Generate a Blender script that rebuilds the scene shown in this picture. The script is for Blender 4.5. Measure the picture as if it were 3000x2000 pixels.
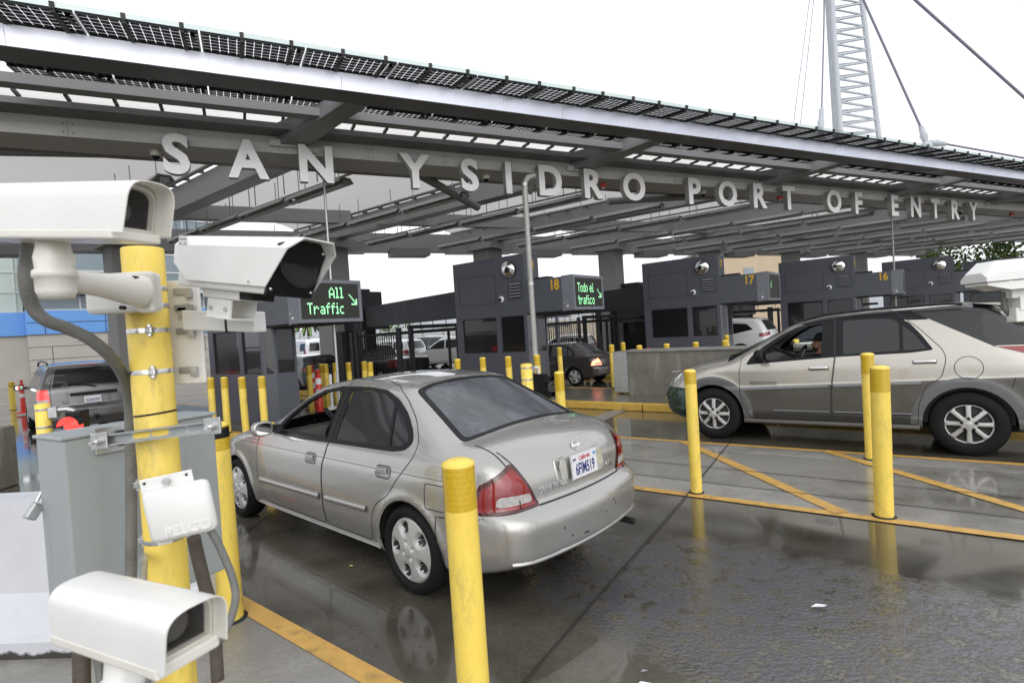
import bpy, bmesh, math, random
import numpy as np
from mathutils import Vector, Matrix
random.seed(7); rng=np.random.default_rng(7)
R=math.radians; PI=math.pi
for o in list(bpy.data.objects): bpy.data.objects.remove(o)
SC=bpy.context.scene; COL=SC.collection
# ---------------- camera
CH=1.74; FPX=1600.; ROLL=R(3.64); PITCH=R(1.3)
cf=Vector((0,math.cos(PITCH),-math.sin(PITCH))); cu0=Vector((0,math.sin(PITCH),math.cos(PITCH))); cr0=Vector((1,0,0))
cr=math.cos(ROLL)*cr0-math.sin(ROLL)*cu0; cu=math.sin(ROLL)*cr0+math.cos(ROLL)*cu0
cd=bpy.data.cameras.new('camera'); cam=bpy.data.objects.new('camera',cd); COL.objects.link(cam)
M=Matrix((cr,cu,-cf)).transposed().to_4x4(); M.translation=(0,0,CH); cam.matrix_world=M
cd.sensor_width=36; cd.lens=FPX/3000*36; cd.clip_start=.05; cd.clip_end=2000
cd.dof.use_dof=True; cd.dof.focus_distance=5.5; cd.dof.aperture_fstop=4.5
SC.camera=cam
SC.render.resolution_x=1024; SC.render.resolution_y=682
# ---------------- world, sun, exposure
W=bpy.data.worlds.new('World'); SC.world=W; W.use_nodes=True
wn=W.node_tree.nodes; wl=W.node_tree.links; wn.clear()
wo=wn.new('ShaderNodeOutputWorld'); bg=wn.new('ShaderNodeBackground'); sk=wn.new('ShaderNodeTexSky')
SUN_EL,SUN_AZ=R(27),R(165)
sk.sky_type='NISHITA'; sk.sun_disc=False; sk.sun_elevation=SUN_EL; sk.sun_rotation=SUN_AZ; sk.air_density=1; sk.dust_density=5
hs=wn.new('ShaderNodeHueSaturation'); hs.inputs['Saturation'].default_value=.10
mx=wn.new('ShaderNodeMix'); mx.data_type='RGBA'; mx.inputs[0].default_value=.78; mx.inputs[7].default_value=(9.3,9.5,9.9,1)
tc=wn.new('ShaderNodeTexCoord'); cn=wn.new('ShaderNodeTexNoise'); cn.inputs['Scale'].default_value=1.6; cn.inputs['Detail'].default_value=4
cm=wn.new('ShaderNodeMapRange'); cm.inputs[1].default_value=.3; cm.inputs[2].default_value=.7; cm.inputs[3].default_value=.9; cm.inputs[4].default_value=1.1
mu=wn.new('ShaderNodeMix'); mu.data_type='RGBA'; mu.blend_type='MULTIPLY'; mu.inputs[0].default_value=1
wl.new(sk.outputs[0],hs.inputs['Color']); wl.new(hs.outputs[0],mx.inputs[6]); wl.new(tc.outputs['Generated'],cn.inputs['Vector'])
wl.new(cn.outputs[0],cm.inputs[0]); wl.new(mx.outputs[2],mu.inputs[6]); wl.new(cm.outputs[0],mu.inputs[7]); wl.new(mu.outputs[2],bg.inputs['Color'])
bg.inputs['Strength'].default_value=.12; wl.new(bg.outputs[0],wo.inputs[0])
ld=bpy.data.lights.new('sun','SUN'); ld.energy=.85; ld.angle=R(75); ld.color=(1,.97,.93)
sun=bpy.data.objects.new('sun',ld); COL.objects.link(sun)
sun.rotation_euler=(R(90)-SUN_EL,0,PI-SUN_AZ+PI) if False else (0,0,0)
_sd=Vector((math.sin(SUN_AZ)*math.cos(SUN_EL),math.cos(SUN_AZ)*math.cos(SUN_EL),math.sin(SUN_EL)))
sun.rotation_mode='QUATERNION'; sun.rotation_quaternion=_sd.to_track_quat('Z','Y')
vs=SC.view_settings; vs.view_transform='Standard'; vs.look='None'; vs.gamma=1; vs.exposure=.32
try: vs.use_curve_mapping=False
except: pass
SC.render.engine='CYCLES'
SC.cycles.max_bounces=10; SC.cycles.transparent_max_bounces=16; SC.cycles.diffuse_bounces=5; SC.cycles.caustics_reflective=False; SC.cycles.caustics_refractive=False
# ---------------- placement helpers (a point seen in the photo, at a known height / depth)
def ray(x,y): return cf+cr*((x-1500)/FPX)-cu*((y-1000)/FPX)
def atz(x,y,z=0.):
    d=ray(x,y); t=(z-CH)/d.z; return Vector((0,0,CH))+d*t
def aty(x,y,Y):
    d=ray(x,y); return Vector((0,0,CH))+d*(Y/d.y)
uu=Vector((-.785,.62,0)).normalized(); pp=Vector((uu.y,-uu.x,0))      # lane direction, across the lane (away)
vv=Vector((.898,.44,0)).normalized(); nn=Vector((vv.y,-vv.x,0))       # canopy direction, toward the traffic
UROT=math.atan2(uu.y,uu.x); VROT=math.atan2(vv.y,vv.x)
# ---------------- materials
MT={}
def mat(name,c,rough=.5,metal=0.,var=.12,vs_=3.,bump=0.,bs=40.,coat=0.,emit=None,es=1.,alpha=1.,trans=0.,spec=.5,rv=.1,dirt=None,ds=1.5,ior=1.45):
    m=bpy.data.materials.new(name); m.use_nodes=True; n=m.node_tree.nodes; l=m.node_tree.links
    b=n['Principled BSDF']; tcd=n.new('ShaderNodeTexCoord')
    b.inputs['Metallic'].default_value=metal; b.inputs['Roughness'].default_value=rough; b.inputs['IOR'].default_value=ior
    b.inputs['Coat Weight'].default_value=coat; b.inputs['Coat Roughness'].default_value=.04; b.inputs['Alpha'].default_value=alpha
    b.inputs['Transmission Weight'].default_value=trans; b.inputs['Specular IOR Level'].default_value=spec
    c4=(c[0],c[1],c[2],1)
    if emit: b.inputs['Emission Color'].default_value=(*emit,1); b.inputs['Emission Strength'].default_value=es
    if var>0:
        no=n.new('ShaderNodeTexNoise'); no.inputs['Scale'].default_value=vs_; no.inputs['Detail'].default_value=6; no.inputs['Roughness'].default_value=.6
        l.new(tcd.outputs['Object'],no.inputs['Vector'])
        mr=n.new('ShaderNodeMapRange'); mr.inputs[1].default_value=.3; mr.inputs[2].default_value=.7; mr.inputs[3].default_value=1-var; mr.inputs[4].default_value=1+var
        l.new(no.outputs[0],mr.inputs[0])
        mm=n.new('ShaderNodeMix'); mm.data_type='RGBA'; mm.blend_type='MULTIPLY'; mm.inputs[0].default_value=1; mm.inputs[6].default_value=c4
        l.new(mr.outputs[0],mm.inputs[7]); out=mm.outputs[2]
        if dirt:
            n2=n.new('ShaderNodeTexNoise'); n2.inputs['Scale'].default_value=ds; n2.inputs['Detail'].default_value=8; n2.inputs['Roughness'].default_value=.7
            l.new(tcd.outputs['Object'],n2.inputs['Vector'])
            r2=n.new('ShaderNodeMapRange'); r2.inputs[1].default_value=.52; r2.inputs[2].default_value=.72; r2.inputs[3].default_value=0; r2.inputs[4].default_value=.75
            l.new(n2.outputs[0],r2.inputs[0]); m2=n.new('ShaderNodeMix'); m2.data_type='RGBA'; m2.inputs[7].default_value=(*dirt,1)
            l.new(r2.outputs[0],m2.inputs[0]); l.new(out,m2.inputs[6]); out=m2.outputs[2]
        l.new(out,b.inputs['Base Color'])
        rr=n.new('ShaderNodeMapRange'); rr.inputs[1].default_value=.3; rr.inputs[2].default_value=.7; rr.inputs[3].default_value=max(0.02,rough-rv*rough*2); rr.inputs[4].default_value=min(1,rough+rv*rough*2)
        l.new(no.outputs[0],rr.inputs[0]); l.new(rr.outputs[0],b.inputs['Roughness'])
    else: b.inputs['Base Color'].default_value=c4
    if bump>0:
        nb=n.new('ShaderNodeTexNoise'); nb.inputs['Scale'].default_value=bs; nb.inputs['Detail'].default_value=4; l.new(tcd.outputs['Object'],nb.inputs['Vector'])
        bp=n.new('ShaderNodeBump'); bp.inputs['Strength'].default_value=bump; bp.inputs['Distance'].default_value=.01; l.new(nb.outputs[0],bp.inputs['Height']); l.new(bp.outputs[0],b.inputs['Normal'])
    MT[name]=m; return m
def glassmat(name,tint,mixf,rough=.02,ior=1.5,film=0.):
    # thin tinted pane: part see-through, part dark, with a mirror-like top
    m=bpy.data.materials.new(name); m.use_nodes=True; n=m.node_tree.nodes; l=m.node_tree.links; n.clear()
    o=n.new('ShaderNodeOutputMaterial'); tr=n.new('ShaderNodeBsdfTransparent'); tr.inputs[0].default_value=(*tint,1)
    df=n.new('ShaderNodeBsdfPrincipled'); df.inputs['Base Color'].default_value=(.012,.013,.015,1); df.inputs['Roughness'].default_value=.3
    m1=n.new('ShaderNodeMixShader'); m1.inputs[0].default_value=mixf; gl=n.new('ShaderNodeBsdfGlossy'); gl.inputs['Roughness'].default_value=rough
    fr=n.new('ShaderNodeFresnel'); gq=n.new('ShaderNodeNewGeometry'); mi=n.new('ShaderNodeMix'); mi.inputs[2].default_value=ior; mi.inputs[3].default_value=1/ior; l.new(gq.outputs['Backfacing'],mi.inputs[0]); l.new(mi.outputs[0],fr.inputs[0]); m2=n.new('ShaderNodeMixShader')
    l.new(tr.outputs[0],m1.inputs[1]); l.new(df.outputs[0],m1.inputs[2]); l.new(fr.outputs[0],m2.inputs[0]); l.new(m1.outputs[0],m2.inputs[1]); l.new(gl.outputs[0],m2.inputs[2]); l.new(m2.outputs[0],o.inputs[0])
    if film>0:
        # a film of beaded rain water, bluish sky reflection put into its colour
        d2=n.new('ShaderNodeBsdfDiffuse'); d2.inputs[0].default_value=(.42,.45,.52,1); t=n.new('ShaderNodeTexCoord'); no=n.new('ShaderNodeTexNoise'); no.inputs['Scale'].default_value=1.6; no.inputs['Detail'].default_value=8; no.inputs['Roughness'].default_value=.7; no.inputs['Distortion'].default_value=.8
        mp=n.new('ShaderNodeMapping'); mp.inputs['Scale'].default_value=(.7,1.6,1); l.new(t.outputs['Object'],mp.inputs[0]); l.new(mp.outputs[0],no.inputs['Vector']); r=n.new('ShaderNodeMapRange'); r.inputs[1].default_value=.42; r.inputs[2].default_value=.72; r.inputs[3].default_value=film*.25; r.inputs[4].default_value=film; l.new(no.outputs[0],r.inputs[0])
        m3=n.new('ShaderNodeMixShader'); l.new(r.outputs[0],m3.inputs[0]); l.new(m2.outputs[0],m3.inputs[1]); l.new(d2.outputs[0],m3.inputs[2]); l.new(m3.outputs[0],o.inputs[0])
        v=n.new('ShaderNodeTexNoise'); v.inputs['Scale'].default_value=120; l.new(t.outputs['Object'],v.inputs['Vector']); bp=n.new('ShaderNodeBump'); bp.inputs['Strength'].default_value=.15; bp.inputs['Distance'].default_value=.002; l.new(v.outputs[0],bp.inputs['Height']); l.new(bp.outputs[0],gl.inputs['Normal'])
    MT[name]=m; return m
mat('yellow',(.86,.64,.12),.42,var=.06,vs_=5,bump=.15,bs=30,dirt=(.36,.30,.11),ds=7)
mat('yellow_band',(.56,.37,.015),.25,var=.1,vs_=60,coat=.4)
mat('kerb_yellow',(.62,.40,.08),.35,var=.15,vs_=4,bump=.3,bs=60,dirt=(.25,.19,.1),ds=5)
mat('line_yellow',(.60,.36,.10),.35,var=.14,vs_=9,bump=.3,bs=60,dirt=(.20,.14,.07),ds=7)
mat('line_white',(.25,.25,.24),.35,var=.15,vs_=9,dirt=(.12,.11,.1),ds=5)
mat('white_paint',(.78,.78,.765),.32,var=.03,vs_=6,coat=.3,bump=.05,bs=80)
mat('cream_paint',(.74,.72,.665),.35,var=.04,vs_=6,coat=.2,bump=.1,bs=80)
mat('grey_cabinet',(.33,.36,.37),.38,metal=.0,var=.05,vs_=4,bump=.05,bs=80)
mat('galv',(.45,.46,.46),.38,metal=.7,var=.2,vs_=25)
mat('steel',(.6,.6,.6),.25,metal=1,var=.1,vs_=30)
mat('black',(.010,.010,.012),.35,var=.1,spec=.25)
mat('black_matte',(.015,.015,.016),.75,var=.1)
mat('rubber',(.010,.010,.0105),.7,spec=.2,var=.25,vs_=30,bump=.3,bs=90)
mat('conduit',(.17,.17,.16),.55,var=.2,vs_=14,bump=.3,bs=120)
mat('conduit_rust',(.09,.075,.062),.6,var=.3,vs_=14,bump=.3,bs=60)
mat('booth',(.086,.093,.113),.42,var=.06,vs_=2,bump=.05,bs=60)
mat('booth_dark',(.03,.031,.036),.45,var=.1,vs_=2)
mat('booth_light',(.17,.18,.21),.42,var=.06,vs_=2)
mat('booth_seam',(.025,.026,.03),.6,var=0)
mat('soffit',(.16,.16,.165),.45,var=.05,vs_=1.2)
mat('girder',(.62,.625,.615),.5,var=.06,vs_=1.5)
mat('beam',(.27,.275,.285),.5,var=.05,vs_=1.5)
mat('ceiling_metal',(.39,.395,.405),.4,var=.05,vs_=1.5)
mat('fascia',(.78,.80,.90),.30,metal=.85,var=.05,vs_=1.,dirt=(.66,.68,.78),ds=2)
mat('letter_white',(.95,.95,.95),.35,var=.03)
mat('letter_side',(.50,.50,.49),.45,var=.08)
mat('cell',(.006,.007,.012),.45,var=.2,vs_=8,spec=.15)
mat('clip',(.02,.02,.022),.5,var=.1)
mat('gold',(.62,.38,.03),.5,var=.05)
mat('concrete',(.27,.265,.245),.6,var=.18,vs_=2.5,bump=.4,bs=35,dirt=(.15,.14,.11),ds=3)
mat('concrete_wet',(.13,.125,.10),.22,var=.3,vs_=1.4,bump=.25,bs=35,dirt=(.24,.23,.2),ds=2.2)
mat('pillar',(.30,.30,.295),.6,var=.08,vs_=1.5,bump=.2,bs=30)
mat('plaster',(.40,.375,.34),.7,var=.07,vs_=.6,bump=.2,bs=20)
mat('beige_wall',(.50,.40,.28),.8,var=.1,vs_=.4)
mat('blue_panel',(.12,.30,.66),.4,var=.05,vs_=.5)
mat('mullion',(.55,.56,.58),.4,var=.05)
mat('mirror',(.9,.9,.9),.02,metal=1,var=0)
mat('pipe_grey',(.34,.34,.32),.45,metal=.2,var=.15,vs_=12)
mat('mast_white',(.46,.49,.53),.5,var=.05)
mat('cable',(.20,.20,.26),.5,var=0)
mat('red_plastic',(.60,.03,.025),.4,var=.1)
mat('orange_red',(.7,.09,.02),.4,var=.1)
mat('red_lit',(.5,.01,.01),.3,var=0,emit=(1,.06,.05),es=1.6)
mat('leaf',(.11,.19,.05),.6,var=.4,vs_=3)
mat('leaf_light',(.24,.33,.09),.6,var=.4,vs_=3)
mat('bark',(.10,.08,.06),.8,var=.2,vs_=8)
mat('label_white',(.7,.7,.7),.5,var=0)
mat('label_grey',(.25,.25,.27),.5,var=0)
mat('hill_grey',(.34,.36,.38),1,var=.12,vs_=.02)
mat('warm_concrete',(.44,.42,.38),.7,var=.1,vs_=1)
mat('tube',(.62,.62,.62),.3,var=.0)
mat('led_off',(.028,.03,.027),.55,var=0)
mat('led_on',(.3,.9,.4),.5,var=0,emit=(.38,1,.50),es=1.25)
glassmat('glass_dark',(.30,.34,.33),.55); glassmat('glass_clear',(.82,.88,.86),.10); glassmat('glass_booth',(.22,.25,.26),.70); _y=MT['yellow'].node_tree
for nd in list(_y.nodes):
    if nd.type=='TEX_NOISE' and abs(nd.inputs['Scale'].default_value-7)<1e-3:
        mp=_y.nodes.new('ShaderNodeMapping'); mp.inputs['Scale'].default_value=(1.6,1.6,.5); t_=[x for x in _y.nodes if x.type=='TEX_COORD'][0]; _y.links.new(t_.outputs['Object'],mp.inputs[0]); _y.links.new(mp.outputs[0],nd.inputs['Vector'])
glassmat('glass_lens',(.55,.55,.55),.30,.02,1.16)
def membrane():
    m=bpy.data.materials.new('membrane'); m.use_nodes=True; n=m.node_tree.nodes; l=m.node_tree.links; n.clear()
    o=n.new('ShaderNodeOutputMaterial'); d=n.new('ShaderNodeBsdfDiffuse'); d.inputs[0].default_value=(.72,.70,.68,1)
    t=n.new('ShaderNodeBsdfTranslucent'); t.inputs[0].default_value=(.80,.78,.76,1); x=n.new('ShaderNodeMixShader'); x.inputs[0].default_value=.42
    l.new(d.outputs[0],x.inputs[1]); l.new(t.outputs[0],x.inputs[2]); l.new(x.outputs[0],o.inputs[0]); MT['membrane']=m
    m=m.copy(); m.name='sheet_translucent'; m.node_tree.nodes['Mix Shader'].inputs[0].default_value=.75; MT['sheet_translucent']=m
membrane()
# ---------------- mesh builder
class MB:
    def __init__(s): s.v=[]; s.f=[]; s.mi=[]; s.sm=[]; s.mats=[]
    def m(s,name):
        if name not in s.mats: s.mats.append(name)
        return s.mats.index(name)
    def add(s,vs,fs,mat_='galv',smooth=False,X=None):
        o=len(s.v); k=s.m(mat_)
        for v in vs:
            v=Vector(v); s.v.append(tuple(X@v) if X is not None else tuple(v))
        for f in fs: s.f.append(tuple(i+o for i in f)); s.mi.append(k); s.sm.append(smooth)
        return s
    def box(s,c,d,mat_='galv',X=None,bev=0.):
        x,y,z=d[0]/2,d[1]/2,d[2]/2
        if bev<=0:
            vs=[(c[0]+a*x,c[1]+b*y,c[2]+e*z) for a in(-1,1) for b in(-1,1) for e in(-1,1)]
            fs=[(0,1,3,2),(4,6,7,5),(0,4,5,1),(2,3,7,6),(0,2,6,4),(1,5,7,3)]
            return s.add(vs,fs,mat_,False,X)
        b=bev; vs=[];K={}
        bm=bmesh.new(); bmesh.ops.create_cube(bm,size=1,matrix=Matrix.Translation(c)@Matrix.Diagonal((d[0],d[1],d[2],1)))
        bmesh.ops.bevel(bm,geom=bm.edges[:],offset=min(b,min(d)*.45),segments=2,affect='EDGES',profile=.5)
        return s.bm(bm,mat_,False,X)
    def bm(s,bm,mat_,smooth=False,X=None):
        bm.verts.index_update(); s.add([v.co.copy() for v in bm.verts],[[v.index for v in f.verts] for f in bm.faces],mat_,smooth,X); bm.free(); return s
    def tube(s,pts,r,mat_='galv',seg=10,cap=True,X=None,smooth=True):
        pts=[Vector(p) for p in pts]; rs=r if isinstance(r,(list,tuple)) else [r]*len(pts)
        vs=[];fs=[]; t0=(pts[1]-pts[0]).normalized(); a=t0.orthogonal().normalized()
        for i,p in enumerate(pts):
            t=(pts[min(i+1,len(pts)-1)]-pts[max(i-1,0)]).normalized()
            a=(a-t*a.dot(t)).normalized(); b=t.cross(a)
            for k in range(seg): an=2*PI*k/seg; vs.append(p+(a*math.cos(an)+b*math.sin(an))*rs[i])
        for i in range(len(pts)-1):
            for k in range(seg): fs.append((i*seg+k,i*seg+(k+1)%seg,(i+1)*seg+(k+1)%seg,(i+1)*seg+k))
        s.add(vs,fs,mat_,smooth,X)
        if cap:
            s.add(vs[:seg],[tuple(range(seg))[::-1]],mat_,False,X); s.add(vs[-seg:],[tuple(range(seg))],mat_,False,X)
        return s
    def lathe(s,prof,mat_='galv',seg=32,X=None,smooth=True,a0=0,a1=2*PI):
        # prof: (r,z) list, around z
        full=abs(a1-a0-2*PI)<1e-6; n=seg if full else seg+1; vs=[];fs=[]
        for r,z in prof:
            for k in range(n): a=a0+(a1-a0)*k/seg; vs.append((r*math.cos(a),r*math.sin(a),z))
        for i in range(len(prof)-1):
            for k in range(seg): k2=(k+1)%n if full else k+1; fs.append((i*n+k,i*n+k2,(i+1)*n+k2,(i+1)*n+k))
        return s.add(vs,fs,mat_,smooth,X)
    def prism(s,poly,z0,z1,mat_='galv',X=None,cap=True):
        n=len(poly); vs=[(x,y,z0) for x,y in poly]+[(x,y,z1) for x,y in poly]
        fs=[(i,(i+1)%n,n+(i+1)%n,n+i) for i in range(n)]
        if cap: fs+=[tuple(range(n))[::-1],tuple(range(n,2*n))]
        return s.add(vs,fs,mat_,False,X)
    def loft(s,secs,mat_='galv',closed=True,cap=True,smooth=True,X=None):
        n=len(secs[0]); vs=[p for q in secs for p in q]; fs=[]
        for i in range(len(secs)-1):
            for k in range(n if closed else n-1): fs.append((i*n+k,i*n+(k+1)%n,(i+1)*n+(k+1)%n,(i+1)*n+k))
        s.add(vs,fs,mat_,smooth,X)
        if cap: s.add(secs[0],[tuple(range(n))[::-1]],mat_,False,X); s.add(secs[-1],[tuple(range(n))],mat_,False,X)
        return s
    def sphere(s,c,r,mat_='galv',seg=20,rings=12,X=None,sc=(1,1,1)):
        prof=[(max(1e-4,math.sin(PI*i/rings)),-math.cos(PI*i/rings)) for i in range(rings+1)]
        Y=Matrix.Translation(c)@Matrix.Diagonal((r*sc[0],r*sc[1],r*sc[2],1)); return s.lathe(prof,mat_,seg,(X@Y) if X is not None else Y)
    def build(s,name,parent=None,loc=None,rot=None,fix=True):
        me=bpy.data.meshes.new(name); me.from_pydata(s.v,[],s.f); me.update()
        for k in s.mats: me.materials.append(MT[k])
        me.polygons.foreach_set('material_index',s.mi); me.polygons.foreach_set('use_smooth',s.sm)
        if fix:
            bm=bmesh.new(); bm.from_mesh(me); bmesh.ops.recalc_face_normals(bm,faces=bm.faces); bm.to_mesh(me); bm.free()
        o=bpy.data.objects.new(name,me); COL.objects.link(o)
        if parent: o.parent=parent
        if loc is not None: o.location=loc
        if rot is not None: o.rotation_euler=rot
        return o
def tag(o,label=None,cat=None,group=None,kind=None):
    if label: o['label']=label
    if cat: o['category']=cat
    if group: o['group']=group
    if kind: o['kind']=kind
    return o
def thing(name,label,cat,loc=(0,0,0),rotz=0,group=None):
    o=bpy.data.objects.new(name,None); o.empty_display_size=.2; COL.objects.link(o); o.location=loc; o.rotation_euler=(0,0,rotz); return tag(o,label,cat,group)
CH_CACHE={}
def kids(o): return [c for c in bpy.data.objects if c.parent==o]
def dup(root,loc=None,rotz=None,label=None,group=None,parent=None):
    c=root.copy(); COL.objects.link(c)
    if parent is not None: c.parent=parent
    if loc is not None: c.location=loc
    if rotz is not None: c.rotation_euler=(0,0,rotz)
    if label: c['label']=label
    if group: c['group']=group
    for k in kids(root): dup(k,parent=c)
    return c
def sep(o):
    # one object per separate piece of a repeated part
    me=o.data; n=len(me.vertices); co=np.empty(n*3); me.vertices.foreach_get('co',co); co=co.reshape(-1,3); key={}; par=list(range(n))
    def fd(a):
        while par[a]!=a: par[a]=par[par[a]]; a=par[a]
        return a
    for i,c in enumerate(np.round(co,4)):
        k=tuple(c)
        if k in key: par[fd(i)]=fd(key[k])
        else: key[k]=i
    for p in me.polygons:
        v=p.vertices
        for q in v[1:]: par[fd(q)]=fd(v[0])
    groups={}
    for p in me.polygons: groups.setdefault(fd(p.vertices[0]),[]).append(p.index)
    if len(groups)<2: return [o]
    out=[]
    for g in groups.values():
        bm=bmesh.new(); bm.from_mesh(me); bm.faces.ensure_lookup_table(); keep=set(g)
        bmesh.ops.delete(bm,geom=[f for f in bm.faces if f.index not in keep],context='FACES'); m2=bpy.data.meshes.new(o.name); bm.to_mesh(m2); bm.free()
        for m_ in me.materials: m2.materials.append(m_)
        c=o.copy(); c.data=m2; COL.objects.link(c); out.append(c)
        for ch in []: pass
    nm=o.name.split('.')[0]; bpy.data.objects.remove(o)
    for c in out: c.name=nm
    return out
def smooth_obj(o,ang=40):
    me=o.data
    for p in me.polygons: p.use_smooth=True
    bm=bmesh.new(); bm.from_mesh(me)
    for e in bm.edges:
        if len(e.link_faces)==2 and e.calc_face_angle(0)>R(ang): e.smooth=False
    bm.to_mesh(me); bm.free(); return o
def text_mesh(sx,size=1.,ext=.02,off=0.,mat_='gold',align='LEFT',side=None,spacing=1.):
    cu_=bpy.data.curves.new('t','FONT'); cu_.body=sx; cu_.size=size; cu_.extrude=ext; cu_.offset=off; cu_.align_x=align; cu_.resolution_u=4; cu_.space_character=spacing
    o=bpy.data.objects.new('t',cu_); COL.objects.link(o); bpy.context.view_layer.update()
    dg=bpy.context.evaluated_depsgraph_get(); me=bpy.data.meshes.new_from_object(o.evaluated_get(dg)); bpy.data.objects.remove(o)
    me.materials.clear(); me.materials.append(MT[mat_])
    if side:
        me.materials.append(MT[side])
        for p in me.polygons: p.material_index=0 if p.normal.z>.9 else 1
    return me
def text_obj(name,sx,size,ext,off,mat_,parent,X,align='LEFT',side=None,sx_=1.):
    me=text_mesh(sx,size,ext,off,mat_,align,side); me.transform(X@Matrix.Diagonal((sx_,1,1,1)))
    o=bpy.data.objects.new(name,me); COL.objects.link(o); o.parent=parent; return o
def frame(o,x,z=None,y=None):
    # matrix whose columns are local x, y, z axes and origin
    x=Vector(x).normalized()
    if z is not None: z=Vector(z).normalized(); y=z.cross(x).normalized()
    else: y=Vector(y).normalized(); z=x.cross(y).normalized()
    m=Matrix((x,y,z)).transposed().to_4x4(); m.translation=o; return m
# ================= GROUND =================
def ground_mat(name,dark,light,wet,thr=.5,drop=True,scale=1.):
    m=bpy.data.materials.new(name); m.use_nodes=True; n=m.node_tree.nodes; l=m.node_tree.links; b=n['Principled BSDF']
    tc=n.new('ShaderNodeTexCoord')
    def noise(sc,det,ro=.6,dist=0,vec=None):
        x=n.new('ShaderNodeTexNoise'); x.inputs['Scale'].default_value=sc; x.inputs['Detail'].default_value=det; x.inputs['Roughness'].default_value=ro; x.inputs['Distortion'].default_value=dist
        l.new(vec or tc.outputs['Object'],x.inputs['Vector']); return x.outputs[0]
    def rng_(s,a,b_,c=0.,d=1.):
        x=n.new('ShaderNodeMapRange'); x.inputs[1].default_value=a; x.inputs[2].default_value=b_; x.inputs[3].default_value=c; x.inputs[4].default_value=d; l.new(s,x.inputs[0]); return x.outputs[0]
    def mth(op,a,b_):
        x=n.new('ShaderNodeMath'); x.operation=op
        for i,q in enumerate((a,b_)):
            if isinstance(q,(int,float)): x.inputs[i].default_value=q
            else: l.new(q,x.inputs[i])
        return x.outputs[0]
    mpx=n.new('ShaderNodeMapping'); mpx.inputs['Rotation'].default_value=(0,0,-UROT); mpx.inputs['Scale'].default_value=(.45,1.3,1); l.new(tc.outputs['Object'],mpx.inputs[0])
    big=noise(.35*scale,5,.55,.6,mpx.outputs[0]); mid=noise(2.2,6,.65,.3); fin=noise(38,3,.6)
    f=rng_(mth('ADD',mth('MULTIPLY',big,.7),mth('MULTIPLY',mid,.3)),thr-.08,thr+.10)
    cm=n.new('ShaderNodeMix'); cm.data_type='RGBA'; cm.inputs[6].default_value=(*dark,1); cm.inputs[7].default_value=(*light,1); l.new(f,cm.inputs[0])
    sp=rng_(fin,.25,.75,.82,1.15); m2=n.new('ShaderNodeMix'); m2.data_type='RGBA'; m2.blend_type='MULTIPLY'; m2.inputs[0].default_value=1
    l.new(cm.outputs[2],m2.inputs[6]); l.new(sp,m2.inputs[7])
    # dark gum and oil spots
    vo=n.new('ShaderNodeTexVoronoi'); vo.inputs['Scale'].default_value=1.7; vo.inputs['Randomness'].default_value=1
    dv=n.new('ShaderNodeVectorMath'); dv.operation='ADD'; nv=n.new('ShaderNodeTexNoise'); nv.inputs['Scale'].default_value=9; l.new(tc.outputs['Object'],nv.inputs['Vector'])
    sv=n.new('ShaderNodeVectorMath'); sv.operation='SCALE'; sv.inputs['Scale'].default_value=.07; l.new(nv.outputs['Color'],sv.inputs[0]); l.new(tc.outputs['Object'],dv.inputs[0]); l.new(sv.outputs[0],dv.inputs[1]); l.new(dv.outputs[0],vo.inputs['Vector'])
    sm=rng_(vo.outputs['Distance'],.03,.055,.25,1.); m3=n.new('ShaderNodeMix'); m3.data_type='RGBA'; m3.blend_type='MULTIPLY'; m3.inputs[0].default_value=1
    l.new(m2.outputs[2],m3.inputs[6]); l.new(sm,m3.inputs[7]); l.new(m3.outputs[2],b.inputs['Base Color'])
    # wet film: smooth pools, rougher where only damp, a patch of stippled water
    pool=rng_(noise(.55*scale,4,.5,.8,mpx.outputs[0]),.42,.56)
    r0=rng_(mid,.3,.7,wet[1]*.8,wet[1]*1.25); rm=n.new('ShaderNodeMix'); rm.inputs[2].default_value=wet[0]; l.new(r0,rm.inputs[3]); l.new(pool,rm.inputs[0]); l.new(rm.outputs[0],b.inputs['Roughness'])
    b.inputs['IOR'].default_value=1.5; b.inputs['Specular IOR Level'].default_value=.5
    b.inputs['Coat Weight'].default_value=wet[2]; b.inputs['Coat Roughness'].default_value=wet[3]; b.inputs['Coat IOR'].default_value=1.4
    h=mth('MULTIPLY',fin,.12); rsock=rm.outputs[0]
    if drop:
        gp=n.new('ShaderNodeTexGradient'); gp.gradient_type='SPHERICAL'; mp=n.new('ShaderNodeMapping'); mp.vector_type='TEXTURE'
        mp.inputs['Location'].default_value=(1.5,3.1,0); mp.inputs['Rotation'].default_value=(0,0,R(-42)); mp.inputs['Scale'].default_value=(2.5,1.05,10); l.new(tc.outputs['Object'],mp.inputs[0]); l.new(mp.outputs[0],gp.inputs[0])
        pm=rng_(mth('ADD',gp.outputs[0],mth('MULTIPLY',mid,.5)),.38,.56)
        v2=n.new('ShaderNodeTexNoise'); v2.inputs['Scale'].default_value=8; v2.inputs['Detail'].default_value=7; v2.inputs['Roughness'].default_value=.78; v2.inputs['Distortion'].default_value=0; l.new(tc.outputs['Object'],v2.inputs['Vector'])
        dr=mth('MULTIPLY',mth('MULTIPLY',rng_(v2.outputs[0],.46,.49),pm),1.1)
        v4=n.new('ShaderNodeTexNoise'); v4.inputs['Scale'].default_value=38; v4.inputs['Detail'].default_value=2; l.new(tc.outputs['Object'],v4.inputs['Vector']); h=mth('ADD',h,mth('MULTIPLY',mth('MULTIPLY',rng_(v4.outputs[0],.40,.62),mth('MULTIPLY',pm,rng_(big,.42,.58,.35,1.))),1.15))
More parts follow.
